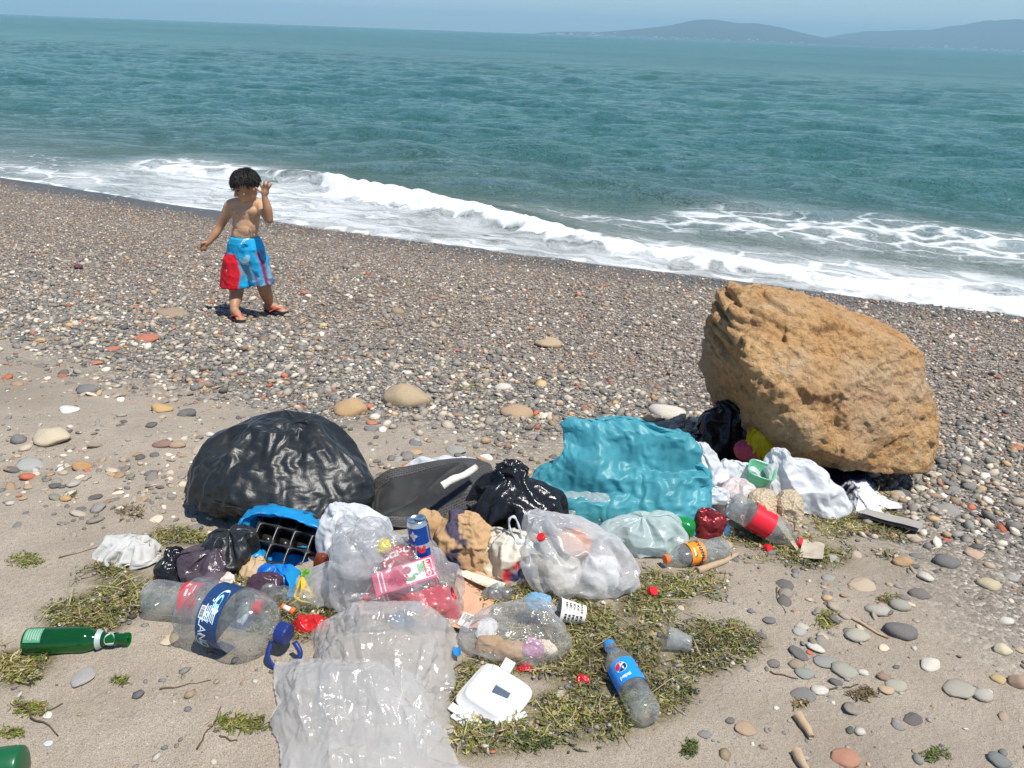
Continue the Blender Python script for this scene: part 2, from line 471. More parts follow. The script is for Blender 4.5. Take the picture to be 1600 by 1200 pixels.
def stones(name, x, y, r, rng, wts, base=ICO1, mat=None, sink=.25, flat=(.35, .75), rough=.18, tint=(1, 1, 1)):
    n = len(x); BV, BF = base; m = len(BV)
    sc = np.column_stack([rng.uniform(.8, 1.35, n), rng.uniform(.65, 1.0, n), rng.uniform(*flat, n)]) * r[:, None]
    az = rng.uniform(0, 2 * np.pi, n); tx = rng.normal(0, .22, n); ty = rng.normal(0, .22, n)
    V = BV[None] * (1 + rng.uniform(-rough, rough, (n, m, 1)))
    V = V * sc[:, None]
    ca, sa = np.cos(az)[:, None], np.sin(az)[:, None]
    vx = V[..., 0] * ca - V[..., 1] * sa; vy = V[..., 0] * sa + V[..., 1] * ca
    vz = V[..., 2] + vx * tx[:, None] + vy * ty[:, None]
    z = H(x, y) + sc[:, 2] * (1 - 2 * sink)
    P = np.stack([vx + x[:, None], vy + y[:, None], vz + z[:, None]], -1).reshape(-1, 3)
    F = (BF[None] + (np.arange(n) * m)[:, None, None]).reshape(-1, 3)
    o = mk(name, P, F, mat)
    c = PEB_COLS[rng.choice(len(PEB_COLS), n, p=wts)] * rng.uniform(.75, 1.2, (n, 1)) * np.array([tint])
    vattr(o, 'col', np.repeat(np.clip(c, 0, 1), m, 0)); return o
t = NT('pebble_stone'); c = t.mix(.45, t.attr('col'), t.mix(t.noise(140, 4, .65), (.35, .34, .33), (1.3, 1.27, 1.2)), 'MULTIPLY')
MAT_STONE = t.surf(t.pbr(c, .75, 0, .3, t.bump(t.noise(170, 4), .35, .003)))
rng = np.random.default_rng(11)
def scatter(n, xr, yr, dens, rng):
    x = rng.uniform(*xr, n); y = rng.uniform(*yr, n); k = rng.uniform(0, 1, n) < dens(x, y); return x[k], y[k]
def inview(x, y, m=1.12):
    q = np.column_stack([x, y, np.full(len(x), -.2)]) - np.array([0, 0, CAM_H])
    d = q @ _f; a = (q @ _r) / d * FPX; b = (q @ _u) / d * FPX
    return (d > .3) & (np.abs(a) < 800 * m + 60) & (np.abs(b) < 600 * m + 60)
# main shingle belt
def d_peb(x, y):
    p, g, wt, s = zones(x, y); return inview(x, y) * np.clip(p * (1 - .75 * g), 0, 1) * (s < 7)
x, y = scatter(60000, (-4.2, 4.2), (2.0, 6.6), d_peb, rng)
r = np.clip(rng.lognormal(math.log(.0105), .42, len(x)), .005, .028)
tag(stones('shingle', x, y, r, rng, PEB_W, ICO1, MAT_STONE, tint=(1.16, 1.1, 1.02)), 'mixed grey, white and red pebbles covering the upper beach', None, None, 'stuff')
# fine dark gravel towards the sea
def d_grv(x, y):
    p, g, wt, s = zones(x, y); return inview(x, y) * np.clip(g, 0, 1) * (s > .12) * (1 - .9 * wt * (x < -3.2)) * np.clip(1.5 - (y - 4) / 9, .3, 1)
x, y = scatter(125000, (-9.5, 6.5), (3.2, 11.2), d_grv, rng)
r = np.clip(rng.lognormal(math.log(.0085), .3, len(x)), .005, .018) * (1 + .04 * (y - 4))
OCT = (np.array([(1, 0, 0), (-1, 0, 0), (0, 1, 0), (0, -1, 0), (0, 0, 1.), (0, 0, -1)]), np.array([(0, 2, 4), (2, 1, 4), (1, 3, 4), (3, 0, 4), (2, 0, 5), (1, 2, 5), (3, 1, 5), (0, 3, 5)]))
tag(stones('gravel', x, y, r, rng, GRV_W, OCT, MAT_STONE, .3, tint=(1.26, 1.17, 1.07)), 'fine dark brown gravel between the shingle and the surf', None, None, 'stuff')
# small stones and shell grit strewn thinly over the sand
def d_snd(x, y):
    p, g, wt, s = zones(x, y); k = .5 + .9 * fbm(np.column_stack([x, y]) * 1.7, 3, 51)
    return inview(x, y) * np.clip(1 - p, 0, 1) * np.clip(k, .03, 1)
x, y = scatter(9000, (-2.6, 2.6), (.75, 3.4), d_snd, rng)
r = np.clip(rng.lognormal(math.log(.0042), .6, len(x)), .0018, .016)
tag(stones('sand_grit', x, y, r, rng, PEB_W, ICO1, MAT_STONE, .4, (.25, .6)), 'tiny stones and shell grit strewn over the grey sand', None, None, 'stuff')

# half buried pebbles in the band of sand behind the heap and on the right
def d_band(x, y):
    p, g, wt, s = zones(x, y); k = sstep(-.1, .5, fbm(np.column_stack([x, y]) * np.array([1.6, 3.0]), 3, 57))
    return inview(x, y) * (1 - p) * k * np.clip(sstep(1.75, 2.2, y + .25 * (x > .9)) + .8 * (x > .75), 0, 1)
x, y = scatter(12000, (-2.3, 2.2), (1.0, 3.2), d_band, rng)
r = np.clip(rng.lognormal(math.log(.0095), .45, len(x)), .004, .024)
tag(stones('buried_pebbles', x, y, r, rng, PEB_W, ICO2, MAT_STONE, .42, (.25, .5), .14, tint=(1.2, 1.08, .95)), 'half buried pebbles in the sand round the heap', None, None, 'stuff')

# ------------------------------------------------------------------ sea
def ocean_tile(N, L, wind, wdir, seed, small=.03, direct=2):
    rg = np.random.default_rng(seed); k = np.fft.fftfreq(N, L / N) * 2 * np.pi
    KX, KY = np.meshgrid(k, k, indexing='ij'); K = np.hypot(KX, KY); K[0, 0] = 1e9
    Lw = wind * wind / 9.81
    ph = np.exp(-1 / (K * Lw) ** 2) / K ** 4 * np.exp(-(K * small) ** 2)
    cs = (KX * math.cos(wdir) + KY * math.sin(wdir)) / K
    ph *= (.12 + np.abs(cs) ** direct)
    ph[0, 0] = 0
    h = np.fft.ifft2((rg.normal(size=(N, N)) + 1j * rg.normal(size=(N, N))) * np.sqrt(ph)).real
    return h / h.std()
def tile_sample(T, L, x, y):
    N = len(T); a = (x / L * N) % N; b = (y / L * N) % N
    i = np.floor(a).astype(int); j = np.floor(b).astype(int); fa = a - i; fb = b - j; i %= N; j %= N; i2 = (i + 1) % N; j2 = (j + 1) % N
    return (T[i, j] * (1 - fa) + T[i2, j] * fa) * (1 - fb) + (T[i, j2] * (1 - fa) + T[i2, j2] * fa) * fb
T1 = ocean_tile(256, 17.0, 2.6, math.atan2(-.93, -.3), 3, .035); T2 = ocean_tile(256, 41.0, 4.0, math.atan2(-.9, -.5), 4, .12)
vr = list(np.arange(-2.2, 5.2, .042)); s_ = .042; v_ = vr[-1]
while v_ < 70: s_ *= 1.013; v_ += s_; vr.append(v_)
while v_ < 45000: s_ *= 1.16; v_ += s_; vr.append(v_)
vr = np.array(vr); NU = 380
a_ = np.linspace(-1, 1, NU)
VV, AA = np.meshgrid(vr, a_, indexing='ij')
UU = -1.6 - .5 * np.maximum(VV, 0) + AA * (9.5 + 1.35 * np.maximum(VV, 0))
sx = SH_O[0] + UU * SH_E[0] + VV * SH_N[0]; sy = SH_O[1] + UU * SH_E[1] + VV * SH_N[1]
sx = sx.ravel(); sy = sy.ravel(); U = UU.ravel(); V_ = VV.ravel()
off = V_ - shore_bend(U)                                # distance offshore of the mean waterline
P2 = np.column_stack([sx, sy])
# chop grows with distance from the shore
calm = sstep(.6, 7, off)
z = np.full(len(sx), ZW)
fade = 1 - sstep(35, 70, V_)
z = z + calm * fade * (.042 * tile_sample(T1, 17, sx, sy) + .040 * tile_sample(T2, 41, sx, sy))
# low swell lines rolling in, parallel to the shore
sw = np.sin((off * 1.05) + 1.2 * fbm(np.column_stack([U * .12, off * .05]), 2, 61)) * .035 * sstep(3, 6, off) * (1 - sstep(14, 30, off))
z = z + sw
# the breaking wave: crest runs obliquely towards the shore
cu_ = np.array([-40, -9, -6.4, -5.0, -4.0, -3.0, -1.5, -.5, .3, 1.0, 2.5, 5.0, 12.]); cv_ = np.array([2.2, 2.1, 2.0, 1.92, 1.88, 1.55, 1.2, .84, .64, .5, .36, .4, .4])
ch_ = np.array([0, 0, .04, .14, .21, .19, .16, .13, .095, .065, .03, .02, 0])
crest = np.interp(U, cu_, cv_) + .13 * fbm(np.column_stack([U * .9, U * 0]), 3, 71); amp = np.interp(U, cu_, ch_)
dcr = V_ - crest                                        # >0 seaward (back), <0 shoreward (front)
prof = np.where(dcr > 0, np.exp(-(dcr / .75) ** 2), np.exp(-(dcr / .20) ** 2))
z = z + amp * prof
# second, unbroken swell behind it and on the right
c2 = np.interp(U, [-40, -6, -2, 1, 3, 6, 12], [6.2, 6.0, 5.0, 3.9, 3.4, 3.2, 3.2]) + .2 * fbm(np.column_stack([U * .5, U * 0]), 2, 72)
d2 = V_ - c2
z = z + np.interp(U, [-40, -8, -3, 0, 3, 12], [.02, .05, .06, .09, .10, .05]) * np.where(d2 > 0, np.exp(-(d2 / .9) ** 2), np.exp(-(d2 / .5) ** 2))
# swash: thin lobed sheet running up the shingle
lob = fbm(np.column_stack([U * .55, U * 0 + 3]), 3, 73)
z = z + (.018 * lob + .004) * (1 - sstep(.2, 1.4, off))
# foam density field (0..1)
nz = fbm(np.column_stack([U * .8, off * 1.1]), 4, 81)
brok = sstep(-4.3, -3.4, U + .35 * nz)                  # where the crest has broken
front = np.exp(-((dcr + .14) / .26) ** 2) * brok * sstep(.01, .06, amp) * 1.1
roller = np.where(dcr < 0, np.exp(-((dcr + .04) / .32) ** 2), np.exp(-(dcr / .10) ** 2)) * brok * np.interp(U, [-5, -3.6, 0, 2, 6], [.3, 1.12, 1.05, .95, .85]) * (1 + .35 * nz)
between = .30 * sstep(crest + .05, crest - .3, V_) * sstep(-.35, .05, off) 
leftsw = .66 * np.exp(-((off - 2.0) / .8) ** 2) * (1 - sstep(-5.6, -4.6, U)) * sstep(-8.4, -6.8, U) + .5 * np.exp(-((off - .5) / .5) ** 2) * (1 - sstep(-6.5, -4.5, U))
lace = .58 * sstep(0.0, 1.4, U) * np.exp(-((off - 2.7) / 1.05) ** 2) + .36 * sstep(-2.2, -.6, U) * (1 - sstep(.5, 1.5, U)) * np.exp(-((off - 1.9) / .5) ** 2)
rsw = .64 * sstep(-.6, 1.6, U) * np.exp(-((off - .6) / .8) ** 2)
edge = .62 * np.exp(-((off + .02) / .16) ** 2)
foam = np.maximum.reduce([roller, between, leftsw, lace, rsw, edge]) + .10 * nz * (off < 5)
foam = np.clip(foam, 0, 1.2) * (1 - sstep(4.0, 5.5, off))
# streaks of foam drawn up the green face of the wave on the left
face = np.exp(-((dcr + .05) / .25) ** 2) * (1 - brok) * sstep(-6.0, -5.2, U)
foam = np.maximum(foam, .52 * face)
# lumpy turbulence where it is white
lum = np.clip(roller, 0, 1)
z = z + lum * (.045 * fbm(np.column_stack([sx * 5, sy * 5]), 3, 82) + .03 * ridged(np.column_stack([sx * 11, sy * 11]), 2, 83) + .015)
z = z + .006 * np.clip(foam, 0, 1) * fbm(np.column_stack([sx * 6, sy * 6]), 3, 84)
smear = np.maximum.reduce([1.0 * sstep(crest + .05, crest - .3, V_) * sstep(-.3, .1, off) * sstep(-9, -6, U), 1.35 * rsw, .9 * leftsw, .5 * lace]) * (.75 + .5 * nz)
turb = np.exp(-np.maximum(off, 0) / 3.2)                # sandy, greenish shallows
t = NT('sea_water')
geo = t.n('ShaderNodeNewGeometry'); pos = geo.outputs['Position']
stf0 = t.n('ShaderNodeMapping'); stf0.inputs['Scale'].default_value = (.4, 1, 1); stf0.inputs['Rotation'].default_value = (0, 0, .2); t.l(pos, stf0.inputs[0])
deep = t.mix(t.ramp(t.noise(.03, 4, .6, stf0.outputs[0]), [(.35, 0.0), (.65, 1.0)]), (.024, .106, .104), (.050, .172, .150))
shal = (.13, .14, .105)
wc = t.mix(t.attr('turb', out='Fac'), deep, shal)
# foam lace: thin walls of a warped cell pattern, widening to solid white as the density rises
mp = t.n('ShaderNodeMapping'); mp.inputs['Scale'].default_value = (1, 1.0, 0.0); mp.inputs['Rotation'].default_value = (0, 0, .367); t.l(pos, mp.inputs[0])
wn = t.n('ShaderNodeTexNoise'); wn.inputs['Scale'].default_value = 2.2; wn.inputs['Detail'].default_value = 4; t.l(mp.outputs[0], wn.inputs['Vector'])
wm = t.n('ShaderNodeVectorMath'); wm.operation = 'MULTIPLY_ADD'; t.l(wn.outputs['Color'], wm.inputs[0]); wm.inputs[1].default_value = (.75, .75, 0); t.l(mp.outputs[0], wm.inputs[2])
st = t.n('ShaderNodeMapping'); st.inputs['Scale'].default_value = (.8, 1.25, 1); t.l(wm.outputs[0], st.inputs[0])
cell = t.voro(1.9, 'DISTANCE_TO_EDGE', 'Distance', st.outputs[0]); cell2 = t.voro(5.2, 'DISTANCE_TO_EDGE', 'Distance', st.outputs[0])
fn = t.noise(3.0, 6, .68, st.outputs[0])
fa = t.attr('foam', out='Fac')
thr = t.math('MULTIPLY', t.math('POWER', fa, 1.7), .50)
lace1 = t.math('SUBTRACT', thr, cell); lace2 = t.math('SUBTRACT', t.math('MULTIPLY', thr, .42), cell2)
solid = t.math('MULTIPLY', t.math('SUBTRACT', t.math('ADD', fa, t.math('MULTIPLY', fn, .75)), 1.0), .6)
mx = t.math('MAXIMUM', t.math('MAXIMUM', lace1, lace2), solid)
mx = t.math('ADD', mx, t.math('MULTIPLY', t.math('SUBTRACT', fn, .55), .28))
fm = t.math('MULTIPLY', t.ramp(mx, [(.0, 0.0), (.16, 1.0)]), t.ramp(fa, [(.12, 0.0), (.3, 1.0)]))
sm_ = t.n('ShaderNodeMapping'); sm_.inputs['Scale'].default_value = (.55, 2.6, 1); t.l(st.outputs[0], sm_.inputs[0])
strk = t.ramp(t.noise(2.4, 6, .68, sm_.outputs[0]), [(.34, 0.0), (.58, 1.0)])
fm = t.math('MAXIMUM', fm, t.math('MULTIPLY', t.math('MULTIPLY', strk, t.attr('smear', out='Fac')), .85))
fine = t.ramp(t.noise(26, 4, .7, pos), [(.3, .62), (.6, 1.0)])
wc = t.mix(t.math('MULTIPLY', fa, .45, True), wc, (.34, .36, .35))      # air bubbles under the surface
# ripples: one height for all wavelengths
stf = t.n('ShaderNodeMapping'); stf.inputs['Scale'].default_value = (.6, 1, 1); stf.inputs['Rotation'].default_value = (0, 0, .2); t.l(pos, stf.inputs[0])
hb = t.math('ADD', t.math('MULTIPLY', t.noise(.5, 7, .72, stf.outputs[0]), 1.0), t.math('MULTIPLY', t.noise(6.5, 2, .6, pos), .07))
hb = t.math('ADD', hb, t.math('MULTIPLY', t.noise(.075, 5, .7, stf.outputs[0]), 3.2))
farw = t.bump(hb, 1.0, .95)
water = t.pbr(wc, t.math('ADD', t.math('MULTIPLY', t.attr('dist', out='Fac'), .13), .07), 0, .5, farw, IOR=1.33)
white = t.pbr(t.mix(fine, (.54, .57, .59), (.74, .76, .77)), .7, 0, .3, t.bump(t.noise(30, 5, .7, pos), .6, .02))
sea = mk('sea', np.column_stack([sx, sy, z]), grid_faces(len(vr), NU), t.surf(t.mixsh(fm, water, white)))
vattr(sea, 'foam', foam); vattr(sea, 'turb', turb); vattr(sea, 'smear', np.clip(smear, 0, 1)); vattr(sea, 'dist', sstep(15, 90, off))
tag(sea, 'green blue sea with a small white breaker at the shore', None, None, 'structure')

# ------------------------------------------------------------------ hills on the far shore
def hill(name, pts, dist, thick, seed, label):
    """ridge line given as (pixel x, pixels above the waterline)"""
    pts = np.array(pts, float); n = 260; m = 26
    px = np.linspace(pts[0, 0], pts[-1, 0], n); hgt = np.interp(px, pts[:, 0], pts[:, 1])
    kk = np.hanning(9); kk /= kk.sum(); hgt = np.convolve(np.pad(hgt, 4, mode='edge'), kk, 'valid')
    V = []
    for i in range(n):
        hx = 52 + (px[i] - 800) * .0366
        d = ray_dir(px[i], hx); d = d / np.hypot(d[0], d[1])
        for j in range(m):
            q = j / (m - 1); rr = dist + thick * q
            hh = hgt[i] / FPX * dist * math.sin(math.pi * min(q * .62 + .0, 1)) ** .8
            V.append((d[0] * rr, d[1] * rr, hh))
    V = np.array(V); k = fbm(V[:, :2] / 420., 5, seed)
    V[:, 2] = np.maximum(0, V[:, 2] * (1 + .16 * k)) + ZW - 2 + 6 * (V[:, 2] > 3)
    t = NT(name + '_scrub'); c = t.mix(t.noise(.006, 6, .65), (.03, .05, .025), (.10, .10, .065))
    o = mk(name, V, grid_faces(n, m), t.surf(t.pbr(c, .9, 0, .1, t.bump(t.noise(.012, 6, .7), 1.0, 60))))
    return tag(o, label, None, None, 'structure')
hill('headland_hills', [(835, 0), (850, 2), (870, 3.5), (900, 5), (935, 5), (970, 9), (1010, 14), (1045, 19), (1080, 27), (1098, 29), (1120, 28), (1150, 24), (1180, 26), (1205, 23), (1240, 17), (1270, 11), (1290, 8), (1320, 7), (1400, 3), (1450, 0)], 7600, 1700, 5, 'low blue headland across the bay')
hill('distant_hills', [(1270, 0), (1290, 10), (1310, 14), (1345, 18), (1380, 21), (1430, 25), (1452, 25), (1475, 32), (1500, 34), (1540, 37), (1580, 39), (1620, 41), (1700, 46), (1800, 40), (1950, 20)], 8800, 2200, 9, 'higher blue hills at the right edge across the bay')

# white towns along the far shore
rg = np.random.default_rng(8); TV = []; TF = []
for x0, x1, dist, num in ((868, 1010, 7580, 60), (1010, 1260, 7580, 70), (1290, 1620, 8780, 110)):
    for _ in range(num):
        px = rg.uniform(x0, x1); d = ray_dir(px, 52 + (px - 800) * .0366); d = d / np.hypot(d[0], d[1]); rr = dist + rg.uniform(-20, 160); w_ = rg.uniform(8, 26); h_ = rg.uniform(6, 12)
        v, f = box_arr(d[0] * rr, d[1] * rr, ZW + h_ / 2 + rg.exponential(5), w_, w_ * .6, h_); TF += [tuple(i + len(TV) * 8 for i in q) for q in f]; TV.append(v)
tag(mk('far_town', np.concatenate(TV), TF, plain('far_whitewash', (.6, .58, .55), .8), None, False), 'strip of tiny white houses along the far shore', None, None, 'stuff')

# ------------------------------------------------------------------ summer haze over the bay
V, F = box_arr(0, 8000, 165, 30000, 20000, 350)
t = NT('summer_haze')
vol = t.n('ShaderNodeVolumePrincipled'); vol.inputs['Color'].default_value = (.48, .81, 1.0, 1); vol.inputs['Density'].default_value = 1.5e-4
vol.inputs['Anisotropy'].default_value = 0.0
vol.inputs['Density Attribute'].default_value = ''
try: t.m.cycles.homogeneous_volume = True
except Exception: pass
t.l(vol.outputs[0], t.out.inputs['Volume'])
haze = mk('haze', V, F, t.m, None, False)
tag(haze, 'thin blue summer haze over the bay', None, None, 'stuff')

# ------------------------------------------------------------------ boulder
def hull_planes(P):
    bm = bmesh.new()
    for p in P: bm.verts.new(p)
    r = bmesh.ops.convex_hull(bm, input=list(bm.verts)); bm.normal_update()
    N = []; D = []
    for f in bm.faces:
        if f.calc_area() < 1e-7: continue
        N.append(f.normal[:]); D.append(f.normal.dot(f.verts[0].co))
    bm.free(); N = np.array(N); D = np.array(D)
    return N, D
def hull_star(P, base, sharp=60.0, chips=0, seed=1):
    """a rounded convex stone: directions of `base` pushed out to the hull of P"""
    P = np.array(P, float); c = P.mean(0); N, D = hull_planes([tuple(p - c) for p in P])
    s = np.sign(D); N = N * s[:, None]; D = np.abs(D) + 1e-4
    BV, BF = base; BVn = BV / np.linalg.norm(BV, axis=1, keepdims=True)
    if chips:                                                     # flat faces where pieces have split off
        rg = np.random.default_rng(seed); cn = rg.normal(size=(chips, 3)); cn /= np.linalg.norm(cn, axis=1, keepdims=True); k0 = ((np.maximum(BVn[::37] @ N.T, 1e-3) / D) ** sharp).sum(1) ** (1 / sharp)
        sup = ((BVn[::37] / k0[:, None]) @ cn.T).max(0); N = np.vstack([N, cn]); D = np.concatenate([D, sup * rg.uniform(.90, .985, chips)])
    q = np.maximum(BVn @ N.T, 1e-3) / D                          # 1/r for each plane
    k = (q ** sharp).sum(1) ** (1 / sharp)
    return BVn / k[:, None], BF, c
ICO6 = ico(7)
rp = [(1238, 718, 2.38), (1320, 737, 2.33), (1400, 746, 2.36), (1468, 738, 2.47), (1178, 580, 2.42), (1210, 655, 2.36), (1480, 660, 2.58), (1462, 600, 2.62), (1482, 722, 2.56), (1462, 744, 2.44),
      (1140, 520, 2.52), (1118, 478, 2.68), (1205, 478, 2.64), (1330, 500, 2.60), (1432, 540, 2.66), (1088, 555, 2.98), (1108, 640, 2.95), (1158, 704, 2.74),
      (1108, 462, 2.86), (1128, 445, 2.88), (1205, 447, 2.90), (1290, 470, 2.95), (1400, 512, 2.98), (1150, 560, 3.18), (1400, 570, 3.15), (1180, 650, 3.1), (1440, 650, 3.05), (1300, 600, 2.42)]
RP = [aty(a, b, c) for a, b, c in rp]
RV, RF, rc = hull_star(RP, ICO6, 90, 46, 5)
nrm = RV / np.linalg.norm(RV, axis=1, keepdims=True); w3 = RV + rc
d = .012 * fbm(w3 * 4.5, 3, 101) + .007 * ridged(w3 * 9, 3, 102) + .011 * fbm(w3 * 26, 3, 103) + .006 * fbm(w3 * 70, 2, 107) + .004 * ridged(w3 * 40, 2, 112)
# broken, stepped strata at the upper left corner and pits on the front
tl = np.exp(-(np.linalg.norm(w3 - aty(1150, 470, 2.78), axis=1) / .22) ** 2)
lay = (w3[:, 2] + .25 * w3[:, 0] + .03 * fbm(w3 * 6, 2, 104)) / .055; fl = lay - np.floor(lay)
d = d + tl * (.032 * (sstep(.1, .35, fl) - .5) + .03 * ridged(w3 * 7, 2, 105))
notch = np.exp(-(np.linalg.norm(w3 - aty(1168, 462, 2.86), axis=1) / .055) ** 2); d = d - .05 * notch
d = d - .022 * sstep(.35, .7, fbm(w3 * 12, 3, 106)) - .03 * sstep(.5, .62, ridged(w3 * 3.1 + 4, 2, 109)) * sstep(.1, .5, fbm(w3 * 5, 2, 110))
RV = RV + nrm * d[:, None]
t = NT('boulder_stone')
base = t.mix(t.ramp(t.noise(5, 6, .65), [(.3, 0.0), (.7, 1.0)]), (.50, .275, .11), (.64, .42, .21))
base = t.mix(t.ramp(t.noise(3.2, 4, .6, None, .6), [(.55, 0.0), (.68, .8)]), base, (.44, .18, .06))
base = t.mix(t.ramp(t.noise(7.5, 6, .7, None, .4), [(.58, 0.0), (.75, .8)]), base, (.66, .57, .44))
base = t.mix(t.ramp(t.noise(26, 6, .75), [(.32, .9), (.50, 0.0)]), base, (.24, .11, .04))
base = t.mix(t.ramp(t.noise(2.1, 3, .5), [(.48, 0.0), (.62, .45)]), base, (.44, .35, .25))
hh = t.noise(30, 6, .72); hh = t.math('ADD', hh, t.math('MULTIPLY', t.voro(24, 'F1'), .5))
rock = mk('boulder', RV, RF, t.surf(t.pbr(base, .88, 0, .25, t.bump(hh, 1.0, .03))))
rock.location = rc
tag(rock, 'large orange brown boulder standing behind the rubbish', 'boulder')

# ------------------------------------------------------------------ single stones
t = NT('loose_stone'); oi = t.n('ShaderNodeObjectInfo')
c = t.mix(.6, oi.outputs['Color'], t.mix(t.noise(22, 5, .65), (.45, .44, .42), (1.35, 1.32, 1.25)), 'MULTIPLY')
c = t.mix(t.ramp(t.noise(70, 5, .7), [(.45, 0.0), (.72, .7)]), c, (.40, .335, .255))
MAT_LOOSE = t.surf(t.pbr(c, .8, 0, .3, t.bump(t.noise(60, 5, .7), .4, .006)))
def stone_mesh(seed, angular=.3, flat=.6, base=ICO3):
    rg = np.random.default_rng(seed)
    P = rg.normal(size=(14, 3)); P /= np.linalg.norm(P, axis=1, keepdims=True)
    P = np.vstack([P, np.eye(3) * .95, -np.eye(3) * .95])
    V, F, c = hull_star(P, base, 6 + 34 * angular)
    V = V * (1 + (.05 + .1 * angular) * fbm(V * 1.6 + seed, 3, seed))[:, None] + c
    V[:, 1] *= .78; V[:, 2] *= flat
    return new_stone(V, F, 'stone_%d' % seed)
def new_stone(V, F, nm):
    V = V / (V[:, 0].max() - V[:, 0].min()) ; V[:, 2] -= (V[:, 2].max() + V[:, 2].min()) / 2
    me = new_mesh('stone', V, F); set_smooth(me); me.materials.append(MAT_LOOSE); return me
ROUND = [stone_mesh(200 + k, .25 + .22 * (k % 3), .42 + .05 * (k % 4), ICO2) for k in range(9)]
BLOCK = [stone_mesh(240 + k, .6, .62, ICO3) for k in range(4)]
def put_stone(name, me, p, width, rz, color, tall=1.0, sink=.25, tilt=(0, 0)):
    o = bpy.data.objects.new(name, me); COL.objects.link(o)
    o.scale = (width, width, width * tall); o.rotation_euler = (tilt[0], tilt[1], rz); o.color = (*color, 1)
    hgt = max(v.co.z for v in me.vertices) * width * tall
    o.location = (p[0], p[1], p[2] + hgt * (1 - 2 * sink)); return o
GREY, DGREY, LGREY, WHITE, TAN, OCH, RED, BLUEG = (.2, .2, .195), (.095, .1, .105), (.34, .33, .31), (.62, .59, .53), (.42, .33, .22), (.5, .32, .13), (.45, .13, .07), (.16, .18, .19)
CREAM = (.56, .48, .34); PINK = (.42, .28, .21); BROWN = (.27, .17, .1)
